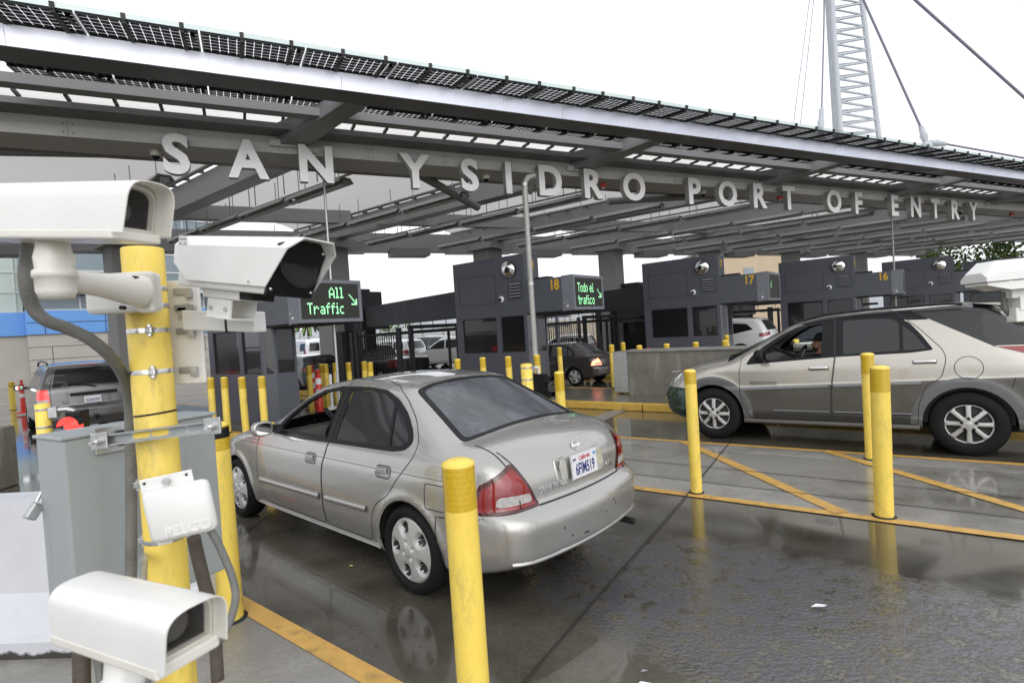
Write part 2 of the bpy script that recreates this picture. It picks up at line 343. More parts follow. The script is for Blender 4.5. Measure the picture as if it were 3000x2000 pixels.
        h=mth('ADD',h,dr); rr2=n.new('ShaderNodeMix'); rr2.inputs[3].default_value=.24; l.new(mth('MULTIPLY',pm,rng_(v2.outputs[0],.46,.49)),rr2.inputs[0]); l.new(rm.outputs[0],rr2.inputs[2]); l.new(rr2.outputs[0],b.inputs['Roughness'])
        m5=n.new('ShaderNodeMix'); m5.data_type='RGBA'; m5.inputs[7].default_value=(.072,.073,.085,1); l.new(mth('MULTIPLY',mth('MULTIPLY',pm,rng_(v2.outputs[0],.46,.49)),.85),m5.inputs[0]); l.new(m3.outputs[2],m5.inputs[6]); l.new(m5.outputs[2],b.inputs['Base Color'])  # grey-blue sky sheen of the stippled water put into the base colour
        rr3=n.new('ShaderNodeMix'); rr3.inputs[2].default_value=wet[3]; rr3.inputs[3].default_value=.2; l.new(mth('MULTIPLY',pm,rng_(v2.outputs[0],.46,.49)),rr3.inputs[0]); l.new(rr3.outputs[0],b.inputs['Coat Roughness'])
    bp=n.new('ShaderNodeBump'); bp.inputs['Strength'].default_value=.30; bp.inputs['Distance'].default_value=.006; l.new(h,bp.inputs['Height']); l.new(bp.outputs[0],b.inputs['Normal']); l.new(bp.outputs[0],b.inputs['Coat Normal'])
    MT[name]=m; return m
ground_mat('wet_lane',(.038,.034,.026),(.115,.106,.086),(.055,.20,.75,.035),.47)
ground_mat('damp_median',(.075,.068,.052),(.27,.26,.235),(.08,.34,.35,.07),.42,drop=False)
ground_mat('dry_pad',(.20,.19,.17),(.33,.32,.30),(.25,.42,.15,.12),.47,drop=False)
ground_mat('far_wet',(.10,.10,.10),(.16,.16,.16),(.08,.22,.5,.05),.5,drop=False,scale=.4)
def sheet(name,poly,z,m,label=None,kind='structure',parent=None,th=0.):
    b=MB()
    if th>0: b.prism([(p[0],p[1]) for p in poly],z-th,z,m)
    else: b.add([(p[0],p[1],z) for p in poly],[tuple(range(len(poly)))],m)
    o=b.build(name,parent,fix=th>0)
    if o.data.polygons[0].normal.z<0 and th<=0: o.data.flip_normals()
    if kind: o['kind']=kind
    if label: o['label']=label
    return o
g=MB(); g.add([(-900,-60,0),(900,-60,0),(900,1500,0),(-900,1500,0)],[(0,1,2,3)],'wet_lane'); g.build('ground',fix=False)['kind']='structure'
sheet('road',[(-80,24),(60,52),(60,120),(-120,120)],.004,'far_wet')
A0=atz(1440*1.2755,1118*1.2755); A1=atz(3000,1237*1.2755); B0=atz(1400*1.2755,1003*1.2755); B1=atz(3000,1068*1.2755)
dA=(A1-A0).normalized(); dB=(B1-B0).normalized()
An,Af=A0+dA*9,A0-dA*.75; Bn,Bf=B0+dB*9,B0-dB*4.5
APX=A0-dA*4.2
sheet('median_pavement',[An,A0-dA*.6,A0-dA*2.6+pp*.2,Bf,Bn],.004,'damp_median')
def stripe(name,a,b_,w,m='line_yellow',z=.008,label=None):
    d=(b_-a).normalized(); q=Vector((-d.y,d.x,0))*(w/2)
    s=sheet(name,[a-q,b_-q,b_+q,a+q],z,m,label); return s
ground_mat('median_light',(.16,.155,.14),(.34,.33,.31),(.10,.38,.30,.08),.44,drop=False)
sheet('median_pavement',[A0-dA*.7,An,An+pp*.45,A0-dA*1.3+pp*.45],.0058,'median_light')
sheet('median_pavement',[Bf+dB*.8,Bn,Bn-pp*.42,Bf+dB*1.2-pp*.42],.0058,'median_light')
stripe('lane_line',A0-dA*.25,An,.11,label='solid yellow lane line nearer the camera edging the hatched median')
stripe('lane_line',Bf,Bn,.10,label='solid yellow lane line beyond the bollards beside the SUV',z=.009)
D=lambda x,y,z=0.: atz(x*1.27551,y*1.27551,z)
stripe('hatch_line',D(1568,1014),D(1935,1180),.13,z=.012,label='yellow diagonal hatch line behind the middle bollard')
stripe('hatch_line',D(1895,1036),D(2352,1172)+(D(2352,1172)-D(1905,1040))*.4,.12,z=.012,label='yellow diagonal hatch line passing behind the twin bollards')
sheet('hatch_line',[D(1436,1097),D(1440,1122),D(1462,1120)],.0125,'line_yellow','small yellow triangle of hatching at the silver car bumper')
F0,F1=D(538,1378),D(880,1572); dF=(F1-F0).normalized()
stripe('lane_line',F0-dF*3,F1+dF*3,.12,z=.0095,label='yellow lane line running out of the lower frame edge beside the camera post')
q=Vector((dF.y,-dF.x,0))*1.0; q=q if q.y<0 or q.x<0 else -q
sheet('island_pavement',[F0-dF*2.2,F1+dF*4,F1+dF*4+q*4,F0-dF*2.2+q*1.5],.0045,'dry_pad')
sheet('stop_line',[atz(1550+1210/4.238,880+1303/4.238),atz(1550+1345/4.238,880+1303/4.238),atz(1550+900/4.238,880+1510/4.238),atz(1550+770/4.238,880+1460/4.238)],.006,'line_white')
# expansion joints in the slabs
mat('joint',(.02,.02,.018),.7,var=0)
def joint(a,b_,w=.012): stripe('pavement_joint',a,b_,w,'joint',.0135)
joint(D(1204,1568),D(1582,1134)); joint(D(1582,1134),D(1690,1000)); joint(A0+pp*.45-dA*.5,A0+pp*.45+dA*9,.014); joint(A0+pp*1.05-dA*1.2,A0+pp*1.05+dA*9,.014)
joint(D(560,1225),D(700,1130)); joint(D(1204,1568),D(1204,1568)-(D(1582,1134)-D(1204,1568))*.6)
# bits of litter on the wet slab
for (x,y,w,m_,lb) in ((1882,1392,.05,'label_white','white paper scrap on the stippled wet slab right of centre'),(1478,1572,.04,'label_white','small white scrap at the lower frame edge'),(807,1300,.018,'yellow','tiny yellow leaf on the wet lane left of the silver car rear wheel'),(1480,1392+150,.02,'label_grey','grey speck of litter on the wet lane near the lower edge')):
    p=D(x,y,.012); b=MB(); b.add([(p.x-w,p.y,.014),(p.x-w*.2,p.y+w*.35,.022),(p.x+w,p.y+w*.1,.016),(p.x+w*.3,p.y-w*.4,.02)],[(0,1,2,3)],m_); tag(b.build('litter',fix=False),lb,'litter')
# ================= ISLANDS =================
MB0={18:Vector((.05,13.6,0)),17:Vector((5.85,16.44,0)),16:Vector((11.65,19.28,0)),15:Vector((17.45,22.12,0)),14:Vector((23.25,24.96,0)),19:Vector((-5.25,11.0,0))}
def LP(n_,a,p,z=0.): return MB0[n_]+uu*a+pp*p+Vector((0,0,z))
for n_,a0 in ((19,-2.3),(18,-11),(17,-8.5),(16,-8.5),(15,-8.5),(14,-8.5)):
    a1=12 if n_!=19 else 8
    p0=-1.0 if n_!=19 else -.75
    sheet('pavement_island',[LP(n_,a0,p0+.16),LP(n_,a1,p0+.16),LP(n_,a1,1.1),LP(n_,a0,1.1)],.152,'concrete_wet',th=.15)
    b=MB()
    L=2.4; a=a0
    while a<a1:
        e=min(a+L,a1); X=frame(LP(n_,(a+e)/2,p0+.075),uu,z=(0,0,1)); b.box((0,0,.076),(e-a-.02,.15,.152),'kerb_yellow',X,bev=.02)
        X=frame(LP(n_,(a+e)/2,1.18),uu,z=(0,0,1)); b.box((0,0,.076),(e-a-.02,.15,.152),'kerb_yellow',X,bev=.02); a=e
    X=frame(LP(n_,a0-.075,(p0+1.25)/2),pp,z=(0,0,1)); b.box((0,0,.076),(1.25-p0,.15,.152),'kerb_yellow',X,bev=.02)
    tag(b.build('kerb'),'yellow painted kerb round the island of booth %d'%n_ if n_<19 else 'yellow kerb round the island of the booth with the traffic sign','kerb',kind='structure')
# concrete crash wall on the island of booth 18
b=MB(); wa,wb=-2.62,-10.5
poly=[LP(18,wa-.32,.22),LP(18,wb,.22),LP(18,wb,.62),LP(18,wa-.32,.62)]
b2=thing('concrete_wall','stained wet concrete crash wall with a steel end plate on the island of booth 18','wall',LP(18,wa,.42))
mat('wall_concrete',(.17,.165,.14),.35,var=.25,vs_=2.5,bump=.3,bs=30,dirt=(.36,.35,.31),ds=1.8)
# streaky vertical run marks
_w=MT['wall_concrete'].node_tree
for nd in list(_w.nodes):
    if nd.type=='TEX_NOISE' and abs(nd.inputs['Scale'].default_value-1.8)<1e-3:
        mp=_w.nodes.new('ShaderNodeMapping'); mp.inputs['Scale'].default_value=(3.5,3.5,.55); t_=[x for x in _w.nodes if x.type=='TEX_COORD'][0]; _w.links.new(t_.outputs['Object'],mp.inputs[0]); _w.links.new(mp.outputs[0],nd.inputs['Vector'])
o0=b2.location
b.prism([(p.x-o0.x,p.y-o0.y) for p in poly],.152,1.08,'wall_concrete'); b.prism([(p.x-o0.x,p.y-o0.y) for p in [LP(18,wa-.30,.18),LP(18,wb,.18),LP(18,wb,.66),LP(18,wa-.30,.66)]],1.078,1.12,'concrete'); b.build('wall',b2)
b=MB(); b.prism([(p.x-o0.x,p.y-o0.y) for p in [LP(18,wa,.17),LP(18,wa-.33,.17),LP(18,wa-.33,.67),LP(18,wa,.67)]],.2,1.09,'galv'); b.build('end_plate',b2)
# ================= CANOPY =================
C0=Vector((.27,12.3,0)); K=.902
def CP(s,t,z): return C0+vv*s+nn*t+Vector((0,0,z))           # t toward the traffic
def CR(s,r,z): return C0+vv*s+uu*r+Vector((0,0,z))            # r back along the lanes
CX=frame(C0,vv,z=(0,0,1))   # local x=vv, y=-nn(back), z up
can=thing('canopy','long grey steel canopy with lettering and solar panels over the inspection booths','canopy',C0,VROT)
def lc(x0,x1,t0,t1,z0,z1): return ((x0+x1)/2,-(t0+t1)/2,(z0+z1)/2),(abs(x1-x0),abs(t1-t0),abs(z1-z0))
S0,S1=-16.,46.
def beam(name,x0,x1,t0,t1,z0,z1,m,bev=0): b=MB(); b.box(*lc(x0,x1,t0,t1,z0,z1),m,bev=bev); return b.build(name,can)
# fascia: bright front strip in lengths, with a dark soffit box behind it
b=MB(); s=S0; 
while s<S1: b.loft([[(x_,-2.205,5.60),(x_,-2.262,5.84),(x_,-2.24,5.845),(x_,-2.18,5.60)] for x_ in (s,s+3.985)],'fascia',smooth=False); s+=3.99
b.build('fascia',can)
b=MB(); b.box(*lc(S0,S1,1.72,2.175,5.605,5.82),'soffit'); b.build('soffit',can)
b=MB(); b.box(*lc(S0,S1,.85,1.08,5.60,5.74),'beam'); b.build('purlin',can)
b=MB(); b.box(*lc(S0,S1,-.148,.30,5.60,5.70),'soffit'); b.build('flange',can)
# white drip trough seen between purlin and flange
b=MB(); b.add([(S0,-.05,6.03),(S1,-.05,6.03),(S1,.30,6.09),(S0,.30,6.09),(S1,.95,6.16),(S0,.95,6.16)],[(0,1,2,3),(3,2,4,5)],'sheet_translucent'); b.build('trough',can,fix=False)
b=MB(); q_=S0+.3
while q_<S1-2: b.box((q_,.16,5.93),(.05,.30,.05),'clip'); b.box((q_,.30,5.88),(.05,.05,.12),'clip'); q_+=.646
o_=b.build('trough_clip',can); o_['kind']='stuff'
b=MB(); pr=[(math.cos(a)*.16,math.sin(a)*.16) for a in [PI+PI*i/10 for i in range(11)]]
pr=pr+[(x*.93,z*.93) for x,z in pr[::-1]]
vs=[(S0,.36+x,6.17+z) for x,z in pr]+[(S1,.36+x,6.17+z) for x,z in pr]; n_=len(pr)
# letter girder with panel joints and rivets
b=MB(); s=S0
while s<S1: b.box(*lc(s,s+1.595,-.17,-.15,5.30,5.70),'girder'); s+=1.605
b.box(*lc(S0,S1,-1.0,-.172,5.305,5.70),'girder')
s=S0
while s<S1:
    for ds in (.06,1.54):
        for zz in (5.36,5.5,5.64): b.box(*lc(s+ds,s+ds+.018,-.15,-.145,zz,zz+.018),'booth_seam')
    s+=1.605
b.build('girder',can)
b=MB(); b.box(*lc(S0,S1,-1.6,-1.02,5.42,5.70),'beam'); b.build('girder_flange',can)
# skewed brackets from the girder out to the fascia
ul=Vector((uu.dot(vv),-uu.dot(nn)*-1*-1,0)); ul=Vector((uu.dot(vv),-(uu.dot(nn)),0)); ul.normalize()     # uu in local axes (x=vv,y=back)
for k in range(-2,8):
    sb=-4.65+6.46*k; b=MB(); w=.24; e=-ul*(2.0/K); side=Vector((1,0,0))*w
    p0=Vector((sb,.25,0)); p1=p0+e*1.02
    secs=[[(p0+side*-1+Vector((0,0,5.42))),(p0+side+Vector((0,0,5.42))),(p0+side+Vector((0,0,5.86))),(p0-side+Vector((0,0,5.86)))],
          [(p1-side*.8+Vector((0,0,5.63))),(p1+side*.8+Vector((0,0,5.63))),(p1+side*.8+Vector((0,0,5.80))),(p1-side*.8+Vector((0,0,5.80)))]]
    b.loft(secs,'beam',smooth=False); b.box((sb-.02,.1,5.47),(.62,.08,.12),'girder'); b.build('bracket',can)
# ceiling: skewed main beams, secondary beams, membrane bays
LU=lambda s,r,z: Vector((s,0,0))+ul*r+Vector((0,0,z))
for k in range(-2,8):
    sb=-4.65+6.46*k
    for ds,w,z0,z1,m_ in ((.7,.5,5.42,5.98,'ceiling_metal'),):
        b=MB(); a=LU(sb+ds,1.15,0); c=LU(sb+ds,13.2,0)
        b.loft([[a+Vector((q*w/2,0,z)) for q,z in ((-1,z0),(1,z0),(1,z1),(-1,z1))],[c+Vector((q*w/2,0,z)) for q,z in ((-1,z0+.05),(1,z0+.05),(1,z1+.1),(-1,z1+.1))]],m_,smooth=False); b.build('ceiling_beam',can)
    # membrane bay: a shallow vault of fabric, with an open slot at one edge
    b=MB(); N=14; Q=10; vs=[];fs=[]
    for i in range(Q+1):
        for j in range(N+1):
            f=j/N; r=1.1+12.2*i/Q; vs.append(LU(sb+.95+f*5.91,r,6.02+.1*i/Q+.62*math.sin(PI*f)**.8*(1-.25*math.sin(PI*i/Q))))
    fs=[(i*(N+1)+j,i*(N+1)+j+1,(i+1)*(N+1)+j+1,(i+1)*(N+1)+j) for i in range(Q) for j in range(N)]
    b.add(vs,fs,'membrane',True); b.build('membrane',can,fix=False)
    b=MB()
    for i in range(15): b.box(tuple(LU(sb+6.83,1.4+i*.83,6.02)),(.16,.07,.06),'beam')
    a=LU(sb+6.76,1.1,6.0); c=LU(sb+6.76,13.2,6.1); b.tube([a,c],.05,'beam',6)
    b.build('slot_frame',can)
    continue
    b=MB(); a=LU(sb+3.4,1.6,5.62); c=LU(sb+3.4,12.8,5.70)
    b.loft([[p+Vector((q*.16,0,z)) for q,z in ((-1,-.09),(1,-.09),(1,.09),(-1,.09))] for p in (a,c)],'ceiling_metal',smooth=False); b.build('ceiling_duct',can)
# rear edge beam, stepped
b=MB()
for k in range(-2,8):
    sb=-4.65+6.46*k; a=LU(sb,13.0,0)
    b.box((a.x+3.23,a.y,5.62),(6.44,.5,.75),'ceiling_metal'); b.box((a.x+1.2,a.y-.6,5.28),(3.0,.7,.34),'ceiling_metal'); b.box((a.x+4.6,a.y-.25,5.18),(1.6,.8,.3),'beam')
b.build('rear_beam',can)
b=MB()
for k in range(-2,8):
    sb=-4.65+6.46*k; a=LU(sb+3.0,8.0,0); b.box((a.x,a.y,5.66),(5.6,.3,.4),'ceiling_metal')
b.build('cross_beam',can)
# pillars
PIL=[]
for k in range(-1,7):
    p=CR(-4.65+6.46*k+.75,11.7,0); PIL.append((k,p))
    t=thing('canopy_pillar',None,'pillar',p,UROT)
    lbs={-1:'broad concrete pillar hidden behind the leftmost booth under the canopy',0:'broad concrete canopy pillar behind the traffic sign at the left',1:'broad concrete canopy pillar rising behind booth 18',2:'square concrete canopy pillar rising right of the Spanish sign',3:'concrete canopy pillar behind booth 17 in front of the tan building',4:'concrete canopy pillar behind booth 16',5:'concrete canopy pillar behind booth 15',6:'concrete canopy pillar at the far right end of the row'}
    tag(t,lbs[k],'pillar','concrete pillars under the canopy')
    b=MB(); b.box((0,0,2.6),(.85,.95,5.2),'pillar',bev=.03); b.build('shaft',t); b=MB(); b.box((0,0,5.32),(1.5,1.3,.32),'ceiling_metal'); b.build('pillar_head',t)
# big brace tubes
for n_,(a,c) in enumerate(((CP(-9.2,-1.3,5.35),CP(-4.9,-.9,5.48)),(CP(-2.0,-1.1,5.45),CP(.2,-2.6,5.05)),(CP(4.2,-2.2,5.3),CP(7.6,-1.2,5.4)))):
    b=MB(); i=can.matrix_world.inverted() if False else (Matrix.Rotation(-VROT,4,'Z')@Matrix.Translation(-C0)); b.tube([i@a,i@c],.10,'beam',16); b.build('brace_tube',can)
# solar panels
cols,rows=12,6; pw,pd=1.27,.70; cw=pw/cols; chh=pd/rows
cb=MB(); ch_=.008; g_=.0031
for i in range(cols):
    for j in range(rows):
        x0=-pw/2+i*cw+g_; x1=-pw/2+(i+1)*cw-g_; y0=j*chh+g_; y1=(j+1)*chh-g_; c=ch_
        cb.add([(x0+c,y0,0),(x1-c,y0,0),(x1,y0+c,0),(x1,y1-c,0),(x1-c,y1,0),(x0+c,y1,0),(x0,y1-c,0),(x0,y0+c,0)],[tuple(range(8))],'cell')
fbm=MB(); fbm.box((-pw/2+.008,pd/2,.0),(.018,pd,.03),'galv'); fbm.box((pw/2-.008,pd/2,0),(.018,pd,.03),'galv'); fbm.box((0,-.008,0),(pw,.016,.03),'black'); fbm.box((0,pd+.008,0),(pw,.016,.03),'black'); fbm.box((pw/2-.07,pd*.3,-.02),(.05,pd*.35,.03),'black'); fbm.box((-pw*.12,pd/2,-.03),(.045,pd+.12,.05),'clip'); fbm.box((-pw*.12,-.06,.02),(.05,.03,.08),'clip'); fbm.box((pw*.36,pd/2,-.03),(.045,pd+.12,.05),'clip'); fbm.box((pw*.36,-.06,.02),(.05,.03,.08),'clip')
proto=None
for row,(t1,zc,lab) in enumerate(((2.88,5.80,'outer row at the canopy edge'),(1.30,5.97,'second row behind the bright canopy edge'),(.58,6.04,'innermost row above the purlin'))):
    for k in range(-7,28):
        s=.558+1.292*k; loc=C0+vv*(s+pw/2+.01)+nn*t1+Vector((0,0,zc))
        lb='black gridded solar panel, %s'%lab
        if proto is None:
            proto=thing('solar_panel',lb,'solar panel',loc,VROT,'solar panels '+lab); a=cb.build('cells',proto,fix=False); f_=fbm.build('frame',proto); a.rotation_euler=f_.rotation_euler=(R(8),0,0)
        else: dup(proto,loc,VROT,lb,'solar panels '+lab)
# glass edge strip above the front panels
beam('edge_glass',S0,S1,2.92,2.93,5.80,5.86,'glass_clear')
# ---- lettering
Z1=lambda x,y=0:(x/2.351); Z2=lambda x:1000+x/2.351; Z3=lambda x:2000+x/2.351
LET=[('S',Z1(1232)),('A',Z1(1722)),('N',Z1(2188)),('Y',Z2(512)),('S',Z2(885)),('I',Z2(1150)),('D',Z2(1437)),('R',Z2(1733)),('O',Z2(2010)),('P',Z3(74)),('O',Z3(300)),('R',Z3(522)),('T',Z3(720)),('O',Z3(1030)),('F',Z3(1199)),('E',Z3(1448)),('N',Z3(1591)),('T',Z3(1726)),('R',Z3(1864)),('Y',Z3(1988))]
WORD=['SAN']*3+['YSIDRO']*6+['PORT']*4+['OF']*2+['ENTRY']*5
POSN={0:'first letter at the far left of the lettering',1:'second letter of the first word',2:'last letter of the first word',3:'first letter of the second word',4:'between the Y and the I of the second word',5:'narrow letter between the S and the D',6:'behind which the grey standpipe ends',7:'between the D and the O',8:'last letter of the second word',9:'first letter of PORT',10:'round letter inside PORT',11:'third letter of PORT',12:'last letter of PORT',13:'first letter of OF',14:'second letter of OF',15:'first letter of ENTRY',16:'second letter of ENTRY',17:'third letter of ENTRY',18:'fourth letter of ENTRY',19:'last letter at the far right of the lettering'}
for i,(c,px) in enumerate(LET):
    d=ray(px,570-.0636*0+ (px-1500)*.03); t=(C0+nn*.0-Vector((0,0,CH))).dot(nn)/d.dot(nn); P=Vector((0,0,CH))+d*t; s=(P-C0).dot(vv)
    lt=thing('sign_letter','white box letter %s, %s'%(c,POSN[i]),'letter',CP(s,0,4.735),VROT,'white letters on the canopy girder')
    me=text_mesh(c,.93,.055,.033,'letter_white','CENTER','letter_side'); xs=[v.co.y for v in me.vertices]; h=max(xs)-min(xs); y0=min(xs)
    xx=[v.co.x for v in me.vertices]; cx=(max(xx)+min(xx))/2
    me.transform(Matrix.Translation((-cx,-y0,0))); me.transform(Matrix.Diagonal((.93*.70/h*h/.70*.72/.72,.695/h,1.35,1)))
    o=bpy.data.objects.new('letter_body',me); COL.objects.link(o); o.parent=lt; o.matrix_parent_inverse=Matrix(); o.rotation_euler=(R(90),0,0)
    b=MB(); b.tube([(0,.12,.35),(0,.30,.9)] if False else [(0,.1,.5),(0,.3,.62)],.02,'galv',6); b.box((0,.19,.62),(.05,.25,.04),'galv'); b.build('bracket',lt)
# ---- ceiling lights
lp=MB()
pr=[(-.20,.02),(-.12,.13),(.12,.13),(.20,.02),(.19,.015),(.11,.11),(-.11,.11),(-.19,.015)]
lp.loft([[(x_,p[0],p[1]) for p in pr] for x_ in (0,2.3)],'ceiling_metal',smooth=False)
lp2=MB(); lp2.tube([(.05,0,-.01),(2.25,0,-.01)],.045,'tube',10); lp3=MB(); lp3.box((.02,0,.02),(.05,.16,.1),'galv'); lp3.box((2.28,0,.02),(.05,.16,.1),'galv')
for x_ in (.4,1.9): lp2.tube([(x_,0,.1),(x_,0,.75)],.012,'pipe_grey',5)
L0=None
for k in range(-2,7):
    for j,ds in enumerate((2.0,5.2)):
        for q in range(4):
            s=-4.65+6.46*k+ds; r=1.7+q*2.45+(.5 if j%2 else 0); z=5.13+(.0 if j%2 else .04)+.012*r; p=CR(s,r,z)
            if p.x<-16 : continue
            lb='grey trough light with a round tube hung under the canopy ceiling'
            if L0 is None:
                L0=thing('canopy_light',lb,'ceiling light',p,UROT,'trough lights under the canopy'); lp.build('reflector',L0); lp2.build('lamp_tube',L0); sep(lp3.build('end_cap',L0))
            else: dup(L0,p,UROT)
# ---- sprinkler pipes
for k in range(-2,7):
    sb=-4.65+6.46*k; pt=thing('sprinkler_pipe',None,'pipe',CR(sb+2.2,1.4,5.45),UROT)
    tag(pt,'thin grey sprinkler pipe with hangers running back under the canopy','pipe','sprinkler pipes under the canopy')
    b=MB(); b.tube([(0,0,0),(11.3,0,.1)],.032,'pipe_grey',8); b.tube([(.3,0,0),(.3,.7,.0),(.3,.7,-.16)],.02,'pipe_grey',6); b.tube([(.0,0,0),(0,-.8,.02),(0,-.8,.5)],.03,'pipe_grey',6)
    b.build('pipe',pt); b=MB()
    for i in range(8): b.tube([(.9+i*1.4,0,0),(.9+i*1.4,0,.5)],.012,'pipe_grey',5); b.tube([(1.+i*1.4,.5,.35),(1.+i*1.4,.5,-.15)],.014,'pipe_grey',5)
    b.build('hanger',pt)
# dome cameras & red strobes on the girder
for px,py,kd in ((1068/2.351,1035/2.351,0),(1000+995/2.351,1195/2.351,0),(2000+140/2.351,1313/2.351,0),(2000+1912/2.351,1450/2.351,0),(1000+1800/2.351,1253/2.351,1),(2000+668/2.351,1355/2.351,1),(2000+2265/2.351,1465/2.351,1),(1290/2.351*.0+1160+0,560,9)):
    if kd==9: continue
    d=ray(px,py); t=(CP(0,-.55,0)-Vector((0,0,CH))).dot(nn)/d.dot(nn); P=Vector((0,0,CH))+d*t; P.z=5.20
    where={0:'left of the S' if px<600 else 'above the second S' if px<1500 else 'right of the P of PORT' if px<2300 else 'at the last letters'}.get(kd,'')
    if kd==0:
        t=thing('dome_camera','small beige dome camera under the canopy girder %s'%where,'security camera',P); b=MB(); b.lathe([(.001,.11),(.085,.11),(.085,.02),(.075,0)],'cream_paint',20); b.build('housing',t); b=MB(); b.lathe([(.06,.0),(.055,-.035),(.03,-.06),(.001,-.07)],'black',20); b.build('dome',t)
    else:
        w={True:'beside the R of the second word'}.get(px<2000,'beside the T of PORT' if px<2500 else 'right of the last letter')
        t=thing('strobe_alarm','small red alarm strobe under the canopy girder %s'%w,'alarm',P); b=MB(); b.box((0,0,.05),(.14,.12,.09),'red_plastic',bev=.01); b.build('body',t); b=MB(); b.lathe([(.04,.0),(.035,-.04),(.001,-.05)],'label_white',12); b.build('lens',t)
# ---- standpipe in front of booth 18 and thin cable poles
t=thing('standpipe','tall grey steel pipe bending into the canopy girder in front of booth 18','pipe',aty(1235*1.2755,905*1.2755,11.0).xy.to_3d())
o0=t.location; b=MB(); top=aty(1534,570,11.0); base=Vector((o0.x,o0.y,.1)); e=CP(.62,-.4,5.15)
b.tube([(0,0,.1),(0,0,4.52),(0.02,.02,4.66),(.08,.06,4.76),(.2,.12,4.80),tuple(Vector((e.x-o0.x,e.y-o0.y,4.92)))],.055,'pipe_grey',14); b.build('pipe',t)
b=MB()
for z in (1.2,2.62,4.6): b.lathe([(.062,z-.03),(.062,z+.03)],'galv',14)
b.build('clamp',t)
for (px,py,pyb,Y,tz,lb) in ((762,883,430,9.2,5.3,'thin galvanised conduit pole between the traffic sign and the girder behind the N'),(2065,700,500,17.5,5.3,'thin grey cable dropping from the girder below ENTRY to behind the SUV')):
    d=ray((745 if px<1000 else 2048)*1.2755,pyb*1.2755); p=Vector((0,0,CH))+d*((CP(0,-.5,0)-Vector((0,0,CH))).dot(nn)/d.dot(nn)); b=MB(); b.tube([(0,0,0.02),(0,0,5.3)],.026 if px<1000 else .03,'galv' if px<1000 else 'pipe_grey',8); o=b.build('conduit_pole',loc=(p.x,p.y,0)); tag(o,lb,'pole')
# ================= MAST & CABLES =================
def aP(x,y,Y): return aty(x,y,Y)
mst=thing('lattice_mast','tall white lattice steel mast leaning behind the canopy roof','mast',(aP(2515,400,34).x,34,0))
o0=mst.location.copy(); b=MB(); b2=MB()
cL0,cL1=aP(2463,400,34),aP(2412,-350,34); cR0,cR1=aP(2575,400,34),aP(2420+60,-350,34); cM0,cM1=aP(2447,395,36),aP(2402,-350,36)
low=lambda a,c:(a+(a-c).normalized()*6)
for a,c,r in ((cL0,cL1,.17),(cR0,cR1,.15),(cM0,cM1,.13)): b.tube([low(a,c)-o0,c-o0],r,'mast_white',10)
b.build('chord',mst)
N=22
for i in range(N):
    f0,f1,fm=i/N,(i+1)/N,(i+.5)/N
    a0=cL0.lerp(cL1,f0); a1=cR0.lerp(cR1,fm); a2=cL0.lerp(cL1,f1); 
    for p,q in ((a0,a1),(a1,a2),(cM0.lerp(cM1,f0),a1),(a1,cM0.lerp(cM1,f1))): b2.tube([p-o0,q-o0],.07,'mast_white',6)
b2.build('bracing',mst)
def cable(pts,r,lab,m_='cable',clamp=None):
    pts=[Vector(p) for p in pts]; hi=max((0,len(pts)-1),key=lambda i:pts[i].z); nb=1 if hi==0 else len(pts)-2; hi_=hi if 'running low' not in lab else len(pts)-1; nb=nb if 'running low' not in lab else len(pts)-2; pts[hi_]=pts[hi_]+(pts[hi_]-pts[nb])*1.2
    t=thing('stay_cable',lab,'cable',pts[0]); o0=Vector(pts[0]); b=MB(); b.tube([Vector(p)-o0 for p in pts],r,m_,8); b.build('cable',t)
    if clamp:
        b=MB(); a,c=Vector(clamp[0])-o0,Vector(clamp[1])-o0; b.tube([a,a.lerp(c,.45),a.lerp(c,.5),c],[.11,.16,.12,.10],'mast_white',12); b.build('socket',t)
    return t
cable([aP(2406,370,26),aP(2414,70,26),aP(2415,-100,26)],.035,'steep stay cable with a white socket left of the mast',clamp=(aP(2404,385,26),aP(2407,320,26)))
cable([aP(2325,360,40),aP(2373,-10,40)],.025,'thin cable left of the mast, outermost of two')
cable([aP(2345,363,40),aP(2385,-10,40)],.025,'thin cable left of the mast, nearer the mast')
cable([aP(2715,425,24),aP(2697,372,24),aP(2527,-5,24)],.05,'thick stay cable slanting down to the white knuckle joint',clamp=(aP(2712,415,24),aP(2697,370,24)))
cable([aP(3060,330,22),aP(3000,285,22),aP(2675,-5,22)],.055,'thick stay cable crossing the top right corner of the sky')
cable([aP(2720,418,24),aP(2770,422,24),aP(3050,472,24)],.045,'stay cable running low from the knuckle joint to the right',clamp=(aP(2725,418,24),aP(2770,422,24)))
t=thing('cable_joint','white cast knuckle joint where two stay cables meet above the roof edge','joint',aP(2715,425,24)); b=MB(); b.sphere((0,0,0),.2,'mast_white'); b.tube([(0,0,0),(-.1,0,-.4)],[.22,.3],'mast_white',12); b.build('knuckle',t)
b=MB(); p=aP(2405,385,26); b.tube([(0,0,0),(0,0,-.8)],[.12,.35],'mast_white',12); tag(b.build('cable_anchor',loc=p),'white conical anchor of the steep cable at the roof edge','anchor')
